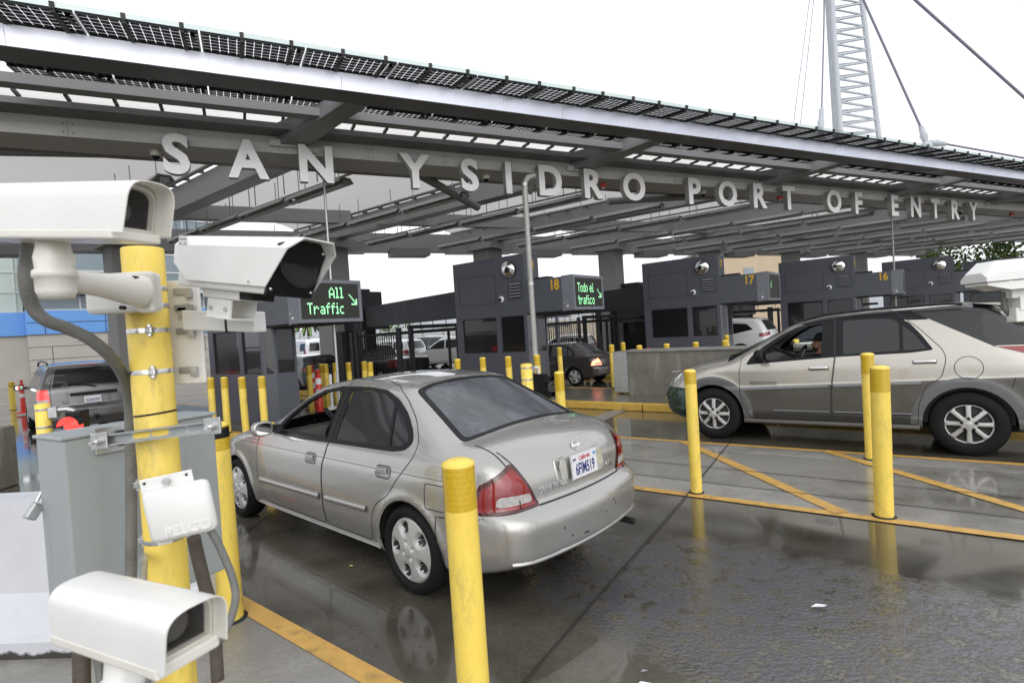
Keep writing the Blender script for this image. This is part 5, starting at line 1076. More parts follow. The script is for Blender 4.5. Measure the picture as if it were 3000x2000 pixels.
def surfnet(F,lo,hi,h):
    ns=[int((hi[i]-lo[i])/h)+2 for i in range(3)]; ax=[lo[i]+h*np.arange(ns[i]) for i in range(3)]
    G=np.stack(np.meshgrid(*ax,indexing='ij'),-1); V=np.empty(G.shape[:3])
    for i in range(0,ns[0],16): V[i:i+16]=F(G[i:i+16])
    S=V<0; nx,ny,nz=[n-1 for n in ns]
    c=sum(S[i:i+nx,j:j+ny,k:k+nz].astype(int) for i in(0,1) for j in(0,1) for k in(0,1)); act=(c>0)&(c<8)
    acc=np.zeros(act.shape+(3,)); cnt=np.zeros(act.shape)
    for a in range(3):
        d=[0,0,0]; d[a]=1; sh=[ns[q]-d[q] for q in range(3)]
        v0=V[:sh[0],:sh[1],:sh[2]]; v1=V[d[0]:,d[1]:,d[2]:]; cr_=(v0<0)!=(v1<0); t=np.where(cr_,v0/(v0-v1+1e-12),0)
        p=G[:sh[0],:sh[1],:sh[2]].copy(); p[...,a]+=t*h
        o=[q for q in range(3) if q!=a]
        for i in (0,1):
            for j in (0,1):
                off=[0,0,0]; off[o[0]]=i; off[o[1]]=j
                sl=tuple(slice(off[q],off[q]+[nx,ny,nz][q]) for q in range(3)); m=cr_[sl]; acc+=p[sl]*m[...,None]; cnt+=m
    idx=-np.ones(act.shape,int); idx[act]=np.arange(act.sum()); P=acc[act]/np.maximum(cnt[act],1)[:,None]
    Q=[]
    for a in range(3):
        d=[0,0,0]; d[a]=1; o=[q for q in range(3) if q!=a]
        v0=S[:ns[0]-d[0],:ns[1]-d[1],:ns[2]-d[2]]; v1=S[d[0]:,d[1]:,d[2]:]; e=np.argwhere(v0!=v1)
        ok=np.all([(e[:,q]>0)&(e[:,q]<ns[q]-1) for q in o],axis=0); e=e[ok]; flip=v0[tuple(e.T)]
        def at(i,j): f=e.copy(); f[:,o[0]]-=i; f[:,o[1]]-=j; return idx[tuple(f.T)]
        q=np.stack([at(1,1),at(0,1),at(0,0),at(1,0)],-1); fl=flip if a!=1 else ~flip; q[~fl]=q[~fl][:,::-1]; Q.append(q)
    return P,np.concatenate(Q)
def project(F,P,it=4,h=.03):
    for _ in range(it):
        f=F(P); g=np.empty_like(P)
        for i in range(3):
            d=np.zeros(3); d[i]=.003; g[:,i]=(F(P+d)-F(P-d))/.006
        s=f/np.maximum((g*g).sum(1),.05); P=P-g*np.clip(s,-h*.5,h*.5)[:,None]
    return P
def inpoly(px,py,poly):
    ins=np.zeros(np.shape(px),bool); n=len(poly)
    for i in range(n):
        x1,y1=poly[i]; x2,y2=poly[(i+1)%n]
        c=((y1>py)!=(y2>py)); 
        with np.errstate(divide='ignore',invalid='ignore'): ins^=c&(px<(x2-x1)*(py-y1)/((y2-y1) if y2!=y1 else 1e-12)+x1)
    return ins
def rnd(poly,r=.03,n=4):
    out=[]; N=len(poly)
    for i in range(N):
        p=Vector(poly[i]); a=Vector(poly[i-1])-p; b=Vector(poly[(i+1)%N])-p; ra=min(r,a.length*.45,b.length*.45)
        p0=p+a.normalized()*ra; p1=p+b.normalized()*ra
        for k in range(n+1): t=k/n; q=p0*(1-t)**2+p*2*t*(1-t)+p1*t*t; out.append((q.x,q.y))
    return out
class Cut:
    def __init__(s,P,Q): s.V=[tuple(p) for p in P]; s.F=[tuple(int(i) for i in q) for q in Q]; s.id=['body']*len(s.F)
    def knife(s,poly,axes,mask,new,only=None):
        i0,i1=axes; V=s.V; px=[p[0] for p in poly]; py=[p[1] for p in poly]; bx0,bx1,by0,by1=min(px),max(px),min(py),max(py)
        cand=[];rest=[]
        for f,k in zip(s.F,s.id):
            ok=(only is None or k in only)
            if ok:
                a=[V[v][i0] for v in f]; b=[V[v][i1] for v in f]
                ok=max(a)>=bx0 and min(a)<=bx1 and max(b)>=by0 and min(b)<=by1
                if ok: n=len(f); c=[sum(V[v][q] for v in f)/n for q in range(3)]; ok=mask(c)
            if ok: cand.append((f,k))
            else: rest.append((f,k))
        n=len(poly); cache={}
        for e in range(n):
            ax,ay=poly[e]; bx,by=poly[(e+1)%n]; dx,dy=bx-ax,by-ay; L=math.hypot(dx,dy)
            if L<1e-6: continue
            nx_,ny_=-dy/L,dx/L; sx0,sx1,sy0,sy1=min(ax,bx)-.001,max(ax,bx)+.001,min(ay,by)-.001,max(ay,by)+.001; out=[]
            for f,k in cand:
                a=[V[v][i0] for v in f]; b=[V[v][i1] for v in f]
                if max(a)<sx0 or min(a)>sx1 or max(b)<sy0 or min(b)>sy1: out.append((f,k)); continue
                d=[(V[v][i0]-ax)*nx_+(V[v][i1]-ay)*ny_ for v in f]
                if min(d)>-1e-5 or max(d)<1e-5: out.append((f,k)); continue
                A=[];B=[]; m=len(f)
                for q in range(m):
                    v,w=f[q],f[(q+1)%m]; dv,dw=d[q],d[(q+1)%m]
                    if dv>=-1e-6: A.append(v)
                    if dv<=1e-6: B.append(v)
                    if (dv>1e-6 and dw<-1e-6) or (dv<-1e-6 and dw>1e-6):
                        key=(min(v,w),max(v,w),e)
                        if key not in cache:
                            t=dv/(dv-dw); p=tuple(V[v][z]+t*(V[w][z]-V[v][z]) for z in range(3)); V.append(p); cache[key]=len(V)-1
                        A.append(cache[key]); B.append(cache[key])
                if len(A)>2: out.append((tuple(A),k))
                if len(B)>2: out.append((tuple(B),k))
            cand=out
        if cand:
            cx=np.array([sum(V[v][i0] for v in f)/len(f) for f,_ in cand]); cy=np.array([sum(V[v][i1] for v in f)/len(f) for f,_ in cand]); ins=inpoly(cx,cy,poly)
            cand=[(f,new if ins[i] else k) for i,(f,k) in enumerate(cand)]
        al=rest+cand; s.F=[a for a,_ in al]; s.id=[b for _,b in al]
    def part(s,ids,name,m,parent,field,off=0.):
        fs=[f for f,k in zip(s.F,s.id) if k in ids]
        if not fs: return None
        use={}; 
        for f in fs:
            for v in f: use.setdefault(v,len(use))
        P=np.array([s.V[v] for v in use]); N=field.normal(P); P2=P+N*off
        me=bpy.data.meshes.new(name); me.from_pydata(P2.tolist(),[],[[use[v] for v in f] for f in fs]); me.update(); me.materials.append(MT[m])
        me.polygons.foreach_set('use_smooth',[True]*len(me.polygons)); me.normals_split_custom_set_from_vertices(N.tolist())
        o=bpy.data.objects.new(name,me); COL.objects.link(o); o.parent=parent; return o
def dens(poly,closed=True,d=.03):
    out=[]; n=len(poly)
    for i in range(n if closed else n-1):
        a=Vector(poly[i]); b=Vector(poly[(i+1)%n]); k=max(1,int((b-a).length/d))
        for j in range(k): q=a.lerp(b,j/k); out.append((q.x,q.y))
    if not closed: out.append(tuple(poly[-1]))
    return out
def strip3(field,pts2,mode,w,lift,m,name,parent,side=1,closed=False,th=0.,b=None):
    # a ribbon lying on the body along a polyline given in side / rear / top view
    q=np.array(dens(pts2,closed))
    if mode=='side': P=np.stack([q[:,0],field.side_y(q[:,0],q[:,1],side),q[:,1]],-1)
    elif mode=='rear': P=np.stack([field.end_x(q[:,0],q[:,1]),q[:,0],q[:,1]],-1)
    elif mode=='front': P=np.stack([field.end_x(q[:,0],q[:,1],True),q[:,0],q[:,1]],-1)
    else: P=np.stack([q[:,0],q[:,1],field.top_z(q[:,0],q[:,1])],-1)
    N=field.normal(P); own=b is None; b=b or MB(); n=len(P); vs=[];fs=[]
    for i in range(n):
        t=P[(i+1)%n if closed else min(i+1,n-1)]-P[(i-1)%n if closed else max(i-1,0)]; t=t/max(np.linalg.norm(t),1e-9); s_=np.cross(N[i],t)*w/2; c=P[i]+N[i]*lift
        if th>0: vs+=[P[i]-s_-N[i]*.004,c-s_*.8,c-s_*.4+N[i]*th,c+s_*.4+N[i]*th,c+s_*.8,P[i]+s_-N[i]*.004]
        else: vs+=[c-s_,c+s_]
    k=6 if th>0 else 2
    for i in range(n if closed else n-1):
        j=(i+1)%n
        for a in range(k-1): fs.append((i*k+a,i*k+a+1,j*k+a+1,j*k+a))
    b.add(vs,fs,m,th>0)
    if own: return b.build(name,parent,fix=False)
def reveal(field,poly,side,depth,m,name,parent):
    q=np.array(dens(poly,True,.03)); y=field.side_y(q[:,0],q[:,1],side); n=len(q); b=MB()
    vs=[(q[i,0],y[i]+side*.002,q[i,1]) for i in range(n)]+[(q[i,0],y[i]-side*depth,q[i,1]) for i in range(n)]
    b.add(vs,[(i,(i+1)%n,n+(i+1)%n,n+i) for i in range(n)],m); return b.build(name,parent,fix=False)
# paints with fine rain beads
def paint(name,c,metal=.55,rough=.32,coat=1.,beads=True,flake=True):
    m=mat(name,c,rough,metal,var=.03,vs_=2.,coat=coat,rv=.05); n=m.node_tree.nodes; l=m.node_tree.links; b=n['Principled BSDF']; tc=[x for x in n if x.type=='TEX_COORD'][0]
    if beads:
        v=n.new('ShaderNodeTexVoronoi'); v.inputs['Scale'].default_value=95; l.new(tc.outputs['Object'],v.inputs['Vector']); r=n.new('ShaderNodeMapRange'); r.inputs[1].default_value=.0; r.inputs[2].default_value=.35; r.inputs[3].default_value=1; r.inputs[4].default_value=0; l.new(v.outputs['Distance'],r.inputs[0])
        z=n.new('ShaderNodeTexNoise'); z.inputs['Scale'].default_value=3; z.inputs['Detail'].default_value=3; l.new(tc.outputs['Object'],z.inputs['Vector']); r2=n.new('ShaderNodeMapRange'); r2.inputs[1].default_value=.42; r2.inputs[2].default_value=.62; l.new(z.outputs[0],r2.inputs[0])
        g_=n.new('ShaderNodeNewGeometry'); sx=n.new('ShaderNodeSeparateXYZ'); l.new(g_.outputs['Normal'],sx.inputs[0]); r3=n.new('ShaderNodeMapRange'); r3.inputs[1].default_value=.45; r3.inputs[2].default_value=.9; r3.inputs[3].default_value=0; l.new(sx.outputs[2],r3.inputs[0])
        a=n.new('ShaderNodeMath'); a.operation='MULTIPLY'; l.new(r.outputs[0],a.inputs[0]); l.new(r2.outputs[0],a.inputs[1]); a2=n.new('ShaderNodeMath'); a2.operation='MULTIPLY'; l.new(a.outputs[0],a2.inputs[0]); l.new(r3.outputs[0],a2.inputs[1])
        bp=n.new('ShaderNodeBump'); bp.inputs['Strength'].default_value=.045; bp.inputs['Distance'].default_value=.003; l.new(a2.outputs[0],bp.inputs['Height']); l.new(bp.outputs[0],b.inputs['Normal']); l.new(bp.outputs[0],b.inputs['Coat Normal'])
    return m
paint('paint_silver',(.40,.395,.378),.62,.28,beads=False); paint('paint_brown',(.085,.078,.072),.5,.35); paint('paint_champagne',(.50,.475,.425),.55,.32)
paint('cladding_dark',(.035,.035,.034),.1,.5,coat=.2); paint('flare',(.13,.132,.135),.3,.42,coat=.4); paint('cladding',(.095,.090,.080),.35,.42,coat=.4); paint('cladding_light',(.20,.205,.215),.4,.4,coat=.4); paint('paint_green',(.012,.045,.040),.3,.22); paint('paint_jeep',(.15,.15,.152),.6,.33,beads=False); paint('paint_white',(.78,.79,.80),.0,.3); paint('paint_dark',(.02,.025,.03),.2,.25,beads=False); paint('paint_bluegrey',(.03,.05,.06),.3,.25,beads=False)
mat('tail_red',(.22,.004,.008),.12,var=.15,vs_=10,coat=1.); mat('tail_edge',(.06,.003,.005),.15,var=0,coat=1.); mat('tail_clear',(.42,.40,.40),.12,var=.2,vs_=40,coat=1.); mat('amber',(.75,.20,.01),.2,var=.1,coat=1.); mat('lamp_clear',(.50,.52,.47),.08,var=.15,vs_=6,coat=1.,metal=.3)
mat('plate_white',(.70,.71,.74),.4,var=.03,vs_=20); mat('plate_blue',(.02,.03,.16),.5,var=0); mat('plate_red',(.5,.04,.05),.5,var=0); mat('alloy',(.50,.50,.49),.42,metal=.35,var=.08,vs_=12); mat('alloy_dark',(.03,.03,.033),.5,metal=.3,var=.1); mat('chrome',(.75,.75,.76),.12,metal=1,var=0)
mat('interior',(.085,.082,.075),.75,var=.15); mat('interior_light',(.20,.19,.17),.7,var=.1); mat('underbody',(.008,.008,.008),.9,var=0); mat('skin',(.34,.17,.11),.5,var=.06,vs_=20); mat('cloth_black',(.012,.012,.015),.85,var=.2,vs_=30); mat('cloth_grey',(.35,.37,.42),.8,var=.1); mat('beard',(.03,.02,.015),.8,var=0)
mat('brake_lit',(.55,.01,.01),.25,var=0,coat=1,emit=(1,.015,.01),es=1.3); mat('brake_hot',(.8,.1,.05),.25,var=0,coat=1,emit=(1,.25,.12),es=3.)
g_=glassmat('glass_tint',(.10,.105,.11),.82,.03,1.36); glassmat('glass_tint_dark',(.08,.08,.085),.85,.03,1.28); glassmat('glass_car',(.80,.86,.82),.04,.02,1.4); glassmat('glass_rear',(.16,.17,.18),.72,.05,1.42,film=.28)
# ---------------- wheels
def wheel(parent,c,Rt,Rr,w,kind='five',side=1,steer=0):
    t=bpy.data.objects.new('wheel',None); COL.objects.link(t); t.parent=parent; t.location=c; t.rotation_euler=(0,0,(0 if side>0 else PI)+steer)
    X=Matrix.Rotation(R(-90),4,'X')    # lathe z -> local +y
    b=MB(); sh=.055
    pr=[(Rr*.98,w*.42),(Rr*1.02,w*.5),(Rr+.25*(Rt-Rr),w*.53),(Rr+.6*(Rt-Rr),w*.53),(Rt-.018,w*.44),(Rt-.004,w*.36),(Rt,w*.2),(Rt,-w*.2),(Rt-.004,-w*.36),(Rt-.02,-w*.46),(Rr,-w*.5),(Rr*.5,-w*.45)]
    b.lathe(pr,'rubber',64,X)
    for q in (-.22,-.08,.08,.22): b.lathe([(Rt+.0005,w*q-.004),(Rt+.0008,w*q),(Rt+.0005,w*q+.004)],'black',64,X)
    b.build('tyre',t,fix=False)
    NA,NR=200,22; rs=[Rr*(.001+.999*(i/NR)) for i in range(NR+1)]; hs=np.zeros((NR+1,NA)); dark=np.zeros((NR,NA),bool)
    for i,r in enumerate(rs):
        for k in range(NA):
            a=2*PI*k/NA; rn=r/Rr; base=.015+.020*math.cos(min(1,rn)*PI*.5)-(.018*max(0,(rn-.93)/.07) if rn>.93 else 0)
            if kind=='five':
                n=5; per=2*PI/n; da=(a+per/2)%per-per/2; xx=(rn-.67)/.165; yy=da*rn/.155/(1.+.5*(rn-.67)*2); d=(abs(xx)**2.6+abs(yy)**2.6)**(1/2.6); m_=1/(1+math.exp((d-1)*16)); h=base-.055*m_; h-=.010*math.exp(-((d-1.28)/.16)**2)
                for q in range(4):
                    bx,by=.23*math.cos(PI/4+q*PI/2+.4),.23*math.sin(PI/4+q*PI/2+.4); dd=math.hypot(rn*math.cos(a)-bx,rn*math.sin(a)-by); h-=.02/(1+math.exp((dd-.055)*120))
                if rn<.15: h+=.006
            else:
                n=8; per=2*PI/n; da=(a+per/2)%per-per/2; wsp=.105+.02*rn; dd=(abs(da)*rn-wsp)/.02; m_=1/(1+math.exp(-dd*1.4)); m_*=1/(1+math.exp(-(rn-.33)*60))*1/(1+math.exp((rn-.90)*70)); h=base-.05*m_
                if rn<.13: h+=.008
            hs[i,k]=h
    vs=[(r*math.cos(2*PI*k/NA),w*.36+hs[i,k],r*math.sin(2*PI*k/NA)) for i,r in enumerate(rs) for k in range(NA)]; fa=[];fd=[]
    for i in range(NR):
        for k in range(NA):
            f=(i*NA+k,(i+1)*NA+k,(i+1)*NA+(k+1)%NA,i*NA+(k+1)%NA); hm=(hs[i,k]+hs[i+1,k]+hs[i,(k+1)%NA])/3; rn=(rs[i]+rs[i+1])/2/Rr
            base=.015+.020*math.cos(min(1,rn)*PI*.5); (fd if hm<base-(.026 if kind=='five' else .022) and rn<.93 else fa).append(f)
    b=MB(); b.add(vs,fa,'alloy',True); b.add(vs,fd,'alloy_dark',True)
    b.lathe([(Rr*.995,w*.36+.01),(Rr*1.0,w*.42),(Rr*1.03,w*.5)],'alloy',64,X)
    if kind!='five':
        for q in range(5): a=2*PI*q/5+.3; b.lathe([(.001,w*.36+.064),(.015,w*.36+.060),(.017,w*.36+.02)],'black',10,Matrix.Translation((.068*math.cos(a)*Rr/.23,0,.068*math.sin(a)*Rr/.23))@X)
    b.build('rim',t,fix=False)
    return t
def text_on(field,s_,size,origin,mode,parent,m='chrome',name='lettering',side=1,sx=1.,rot=0,ext=.002,off=.001):
    # raised lettering that follows the body: origin is the centre in (y,z) or (x,z)
    me=text_mesh(s_,size,ext,off,m,'CENTER'); cr_,sr=math.cos(rot),math.sin(rot)
    P=np.array([v.co for v in me.vertices]); u=P[:,0]*sx; v=P[:,1]-size*.35; u,v=u*cr_-v*sr,u*sr+v*cr_
    if mode=='rear': yy=origin[0]-u; zz=origin[1]+v; xx=field.end_x(yy,zz); Q=np.stack([xx,yy,zz],-1)
    else: xx=origin[0]-u*side; zz=origin[1]+v; yy=field.side_y(xx,zz,side); Q=np.stack([xx,yy,zz],-1)
    N=field.normal(Q); Q=Q+N*(P[:,2:3]+ext+.0005)
    for i,vt in enumerate(me.vertices): vt.co=Q[i]
    o=bpy.data.objects.new(name,me); COL.objects.link(o); o.parent=parent; return o
def plate(parent,X,num,w=.30,h=.15,full=True):
    t=bpy.data.objects.new('licence_plate',None); COL.objects.link(t); t.parent=parent; t.matrix_local=X
    b=MB(); b.box((0,.004,0),(w+.015,.006,h+.015),'chrome',bev=.003); b.box((0,0,0),(w,.004,h),'plate_white',bev=.0015); b.build('plate_panel',t)
    Y=Matrix.Translation((0,-.003,-.055))@Matrix.Rotation(R(90),4,'X'); text_obj('plate_number',num,.105,.0008,.0015,'plate_blue',t,Y,'CENTER',sx_=.62)
    if full:
        Y=Matrix.Translation((0,-.003,.036))@Matrix.Rotation(R(90),4,'X')@Matrix.Rotation(.03,4,'Z'); text_obj('plate_name','California',.042,.0006,.0006,'plate_red',t,Y,'CENTER',sx_=.8)
        Y=Matrix.Translation((-.118,-.003,.04))@Matrix.Rotation(R(90),4,'X'); text_obj('plate_month','JAN',.022,.0006,.0005,'plate_blue',t,Y,'CENTER')
        b=MB(); b.box((.12,-.003,.05),(.03,.001,.02),'blue_panel'); b.build('registration_sticker',t)
    return t
def arch_poly(cx,cz,r,z0=0.,n=20): return [(cx+r*math.cos(PI*k/n),cz+r*math.sin(PI*k/n)) for k in range(n+1)]+[(cx-r,z0),(cx+r,z0)]
def wells(parent,arches,yo,yi=.42):
    b=MB()
    for ax,az,ar in arches:
        for s in (1,-1):
            n=16; vs=[];fs=[]
            for k in range(n+1):
                a=PI*1.0*k/n; c_,s_=math.cos(a),math.sin(a); vs+=[(ax+(ar+.0)*c_,s*(yo-.012),az+ar*s_),(ax+ar*c_,s*yi,az+ar*s_)]
            for k in range(n): fs.append((2*k,2*k+1,2*k+3,2*k+2))
            b.add(vs,fs,'underbody'); b.add([(ax+ar*math.cos(PI*k/n),s*yi,az+ar*math.sin(PI*k/n)) for k in range(n+1)]+[(ax-ar,s*yi,az-.15),(ax+ar,s*yi,az-.15)],[tuple(range(n+3))],'underbody')
    return sep(b.build('wheel_well',parent,fix=False))
def cabin(parent,x0,x1,hw,zf,zd,seats,dash,wheelpos):
    b=MB(); b.box(((x0+x1)/2,0,zf),(x1-x0,hw*2-.1,.04),'interior')
    for s in (1,-1): b.box(((x0+x1)/2,s*(hw-.07),(zf+zd)/2),(x1-x0,.03,zd-zf),'interior')
    b.box((x1-.02,0,(zf+zd)/2),(.03,hw*1.9,zd-zf),'interior'); b.build('cabin',parent)
    for sx,sy,*zz in seats:
        b=MB(); zf_=zf; zf=zf-(zz[0] if zz else 0); b.box((sx,sy,zf+.28),(.5,.5,.2),'interior_light',bev=.05); X=Matrix.Translation((sx-.27,sy,zf+.28))@Matrix.Rotation(R(-14),4,'Y'); b.box((0,0,.3),(.13,.48,.62),'interior_light',X,bev=.05); b.box((0,0,.70),(.09,.26,.17),'interior_light',X,bev=.04); b.build('seat',parent); zf=zf_
    b=MB(); x,z=dash; b.loft([[(x+.42,s,z-.02),(x+.15,s,z+.03),(x,s,z),(x-.06,s,z-.10),(x-.02,s,z-.35),(x+.4,s,z-.35)] for s in (-hw+.1,-hw*.4,hw*.4,hw-.1)],'interior',smooth=False); b.build('dashboard',parent)
    wx,wy,wz=wheelpos; X=Matrix.Translation((wx,wy,wz))@Matrix.Rotation(R(65),4,'Y'); b=MB(); n=28; b.tube([X@Vector((.185*math.cos(2*PI*k/n),.185*math.sin(2*PI*k/n),0)) for k in range(n+1)],.016,'black',8)
    for a in (0,R(140),R(220)): b.tube([X@Vector((0,0,-.02)),X@Vector((.18*math.cos(a),.18*math.sin(a),0))],.014,'cloth_grey' if a else 'black',6)
    b.lathe([(.001,.0),(.055,-.01),(.06,-.05),(.001,-.06)],'interior',16,X); b.tube([X@Vector((0,0,-.03)),X@Vector((0,0,.35))],.025,'black',8); b.build('steering_wheel',parent)
def mirror_(parent,field,x,z,m,side=1,size=(.10,.17,.12),out=.09,glass=True):
    y=float(field.side_y(np.array(x),np.array(z),side)); b=MB(); c=Vector((x+.02,y+side*(out+size[1]/2),z+.04)); 
    n=16; secs=[]
    for f,sc in ((-.5,.80),(-.49,.93),(-.3,1.),(.1,.96),(.35,.78),(.5,.35)):
        secs.append([(c.x+size[0]*f,c.y+size[1]/2*sc*abs(math.cos(a))**.7*(1 if math.cos(a)>0 else -1),c.z+size[2]/2*sc*abs(math.sin(a))**.7*(1 if math.sin(a)>0 else -1)) for a in [2*PI*k/n for k in range(n)]])
    b.loft(secs,m); b.loft([[(x-.03,y-side*.02,z-.03),(x+.08,y-side*.02,z-.03),(x+.05,y-side*.02,z+.05),(x-.02,y-side*.02,z+.05)],[(c.x-.02,c.y-side*size[1]*.4,c.z-.04),(c.x+.03,c.y-side*size[1]*.4,c.z-.04),(c.x+.03,c.y-side*size[1]*.4,c.z+.02),(c.x-.02,c.y-side*size[1]*.4,c.z+.02)]],m if m!='paint_silver' else 'black',smooth=False)
    o=b.build('door_mirror',parent)
    b=MB(); sc=.72; b.add([(c.x-size[0]*.505,c.y+size[1]/2*sc*abs(math.cos(a))**.7*(1 if math.cos(a)>0 else -1),c.z+size[2]/2*sc*abs(math.sin(a))**.7*(1 if math.sin(a)>0 else -1)) for a in [2*PI*k/n for k in range(n)]],[tuple(range(n))],'mirror'); b.build('mirror_glass',o,fix=False)
    return o
def finish(parent,fld,C,paintm,opts): pass
LS=lambda c:c[1]>.2
RS=lambda c:c[1]<-.2
def sedan(name,label,paintm,loc,rotz,h=.03,scale=1.,detail=True,brake='tail_red'):
    WB=2.84; AR=((0,.305,.335),(WB,.305,.335))
    def extra(x,z):
        # waist crease, body-side moulding recess, rocker step
        e=-.006/(1+np.exp(-(z-.80)/.006))*(x<2.6)*(x>-.5)
        return e
    B=Body(top=[(-1.2,.93),(-.92,.985),(-.80,1.025),(-.50,1.062),(-.44,1.08),(.20,1.365),(.35,1.392),(.75,1.415),(1.15,1.41),(1.5,1.37),(1.62,1.335),(2.25,1.025),(2.32,.995),(2.9,.93),(3.3,.84),(3.6,.70),(4,.6)],
        side=[(-1,.70),(.16,.76),(.20,.80),(.28,.825),(.40,.852),(.60,.86),(.76,.855),(.90,.825),(.95,.795),(1.05,.745),(1.33,.585),(1.45,.50),(1.6,.42)],
        taper=[(-1.3,.12),(-.9,.06),(-.4,.012),(.3,0),(2.3,0),(3,.025),(3.5,.09),(3.8,.16)],
        rear=[(-1,-.8),(.18,-.82),(.30,-.93),(.36,-.965),(.55,-.985),(.60,-.975),(.635,-.94),(.655,-.885),(.80,-.885),(.93,-.865),(.99,-.83),(1.05,-.75),(1.2,-.5)],
        front=[(-1,3.4),(.2,3.5),(.3,3.64),(.5,3.68),(.66,3.66),(.8,3.52),(1,3.3)],bot=[(-1.2,.335),(-.85,.325),(-.5,.24),(.2,.18),(.4,.18),(3.2,.18),(3.7,.22)],
        xm=.9,kp=.20,crown=.035,kr=.10,kts=.06,kend=.22,arches=AR,roofnar=[(-1.2,.10),(-.5,.06),(.2,.03),(.6,0),(1.5,0),(2.2,.03)],extra=extra)
    F=lambda P:B.F(P)
    P,Q=surfnet(F,(-1.25,-.95,.10),(3.85,.95,1.5),h); P=project(F,P,4,h); C=Cut(P,Q)
    t=thing(name,label,'car',loc,rotz)
    for s,msk in ((1,LS),(-1,RS)):
        for ax,az,ar in AR: C.knife(arch_poly(ax,az,ar),(0,2),lambda c,s=s:c[1]*s>.35,'void')
    # bumpers
    C.knife([(-.30,.0),(-.31,.585),(-.74,.638),(-1.4,.638),(-1.4,.0)],(0,2),lambda c:True,'bumper_r',['body'])
    C.knife([(3.16,.0),(3.16,.55),(3.3,.62),(4,.62),(4,0)],(0,2),lambda c:True,'bumper_f',['body'])
    # boot lid
    C.knife([(.60,.99),(.56,.85),(.47,.655),(-.47,.655),(-.56,.85),(-.60,.99)],(1,2),lambda c:c[0]<-.70 and c[2]<.985,'boot',['body'])
    C.knife([(-.50,.64),(-.72,.635),(-1.3,.59),(-1.3,-.59),(-.72,-.635),(-.50,-.64)],(0,1),lambda c:c[2]>.93,'boot',['body'])
    C.knife([(2.36,.70),(2.36,-.70),(3.35,-.58),(3.35,.58)],(0,1),lambda c:c[2]>.6,'bonnet',['body'])
    # side glazing
    DLO=rnd([(2.05,.925),(1.88,1.09),(1.66,1.225),(1.42,1.312),(1.15,1.350),(.75,1.355),(.5,1.335),(.32,1.275),(.16,1.185),(.04,1.08),(-.005,1.01),(.06,.955),(.2,.938),(1.05,.925),(1.5,.915)],.04)
    W1=rnd([(1.95,.955),(1.82,1.085),(1.63,1.20),(1.40,1.285),(1.12,1.322),(1.09,.955)],.02); W2=rnd([(.965,.96),(.965,1.325),(.72,1.325),(.52,1.308),(.365,1.25),(.27,.965)],.02); W3=rnd([(.235,.97),(.325,1.22),(.2,1.16),(.10,1.07),(.06,1.015),(.10,.985)],.02)
    D1=rnd([(2.20,.265),(2.30,.42),(2.33,.66),(2.30,.86),(2.12,.985),(1.9,1.145),(1.66,1.275),(1.4,1.362),(1.06,1.395),(1.04,.93),(1.10,.7),(1.115,.45),(1.12,.265)],.05); D2=rnd([(1.04,1.395),(.62,1.395),(.40,1.365),(.22,1.275),(.05,1.15),(-.06,1.02),(-.05,.92),(.06,.80),(.20,.64),(.33,.575),(.40,.50),(.46,.265),(1.11,.265),(1.105,.45),(1.09,.7),(1.03,.93)],.05)
    for s,msk in ((1,LS),(-1,RS)):
        C.knife(D1,(0,2),msk,'door1%d'%s,['body']); C.knife(D2,(0,2),msk,'door2%d'%s,['body'])
        C.knife(DLO,(0,2),msk,'trim%d'%s,['body','door1%d'%s,'door2%d'%s])
        C.knife(W1,(0,2),msk,'win1%d'%s,['trim%d'%s]); C.knife(W2,(0,2),msk,'win2%d'%s,['trim%d'%s]); C.knife(W3,(0,2),msk,'win3%d'%s,['trim%d'%s])
    C.knife(rnd([(-.205,.785),(-.40,.785),(-.40,.625),(-.205,.625)],.03),(0,2),LS,'fuel',['body'])
    # rear window and windscreen
    RW=[(-.415,.655),(-.44,.40),(-.455,0),(-.44,-.40),(-.415,-.655),(.215,-.52),(.26,-.3),(.275,0),(.26,.3),(.215,.52)]; RI=[(-.375,.60),(-.40,.4),(-.415,0),(-.40,-.4),(-.375,-.60),(.18,-.475),(.215,-.3),(.23,0),(.215,.3),(.18,.475)]
    C.knife(rnd(RW,.05),(0,1),lambda c:c[2]>1.0,'frit',['body','door21','door2-1','boot']); C.knife(rnd(RI,.05),(0,1),lambda c:c[2]>1.0,'rearglass',['frit'])
    C.knife([(1.60,.52),(1.56,0),(1.60,-.52),(2.18,-.70),(2.30,0),(2.18,.70)],(0,1),lambda c:c[2]>.98,'screen',['body','door11','door1-1'])
    # tail lamps: cut from behind, wrapping on to the flank
    for s in (1,-1):
        tl=rnd([(s*.90,.645),(s*.90,.70),(s*.83,.79),(s*.735,.865),(s*.60,.925),(s*.555,.85),(s*.46,.655),(s*.7,.648)],.02)
        C.knife([(-.60,.60),(-.605,.665),(-.63,.745),(-.665,.83),(-.68,.90),(-.68,.955),(-1.4,.955),(-1.4,.60)],(0,2),lambda c,s=s:c[1]*s>.3,'lz',['body']); C.knife(tl,(1,2),lambda c,s=s:c[0]<-.6 and c[1]*s>.3,'lamp%d'%s,['lz']); C.id=['body' if k=='lz' else k for k in C.id]
        inn=rnd([(s*.90,.665),(s*.90,.69),(s*.815,.78),(s*.72,.845),(s*.61,.897),(s*.575,.84),(s*.49,.665)],.02)
        C.knife([(-.625,.60),(-.63,.67),(-.655,.74),(-.69,.82),(-.70,.885),(-.70,1.0),(-1.4,1.0),(-1.4,.60)],(0,2),lambda c,s=s:c[1]*s>.3,'lz',['lamp%d'%s]); C.knife(inn,(1,2),lambda c,s=s:c[0]<-.6 and c[1]*s>.3,'lampi%d'%s,['lz']); C.id=['lamp%d'%s if k=='lz' else k for k in C.id]
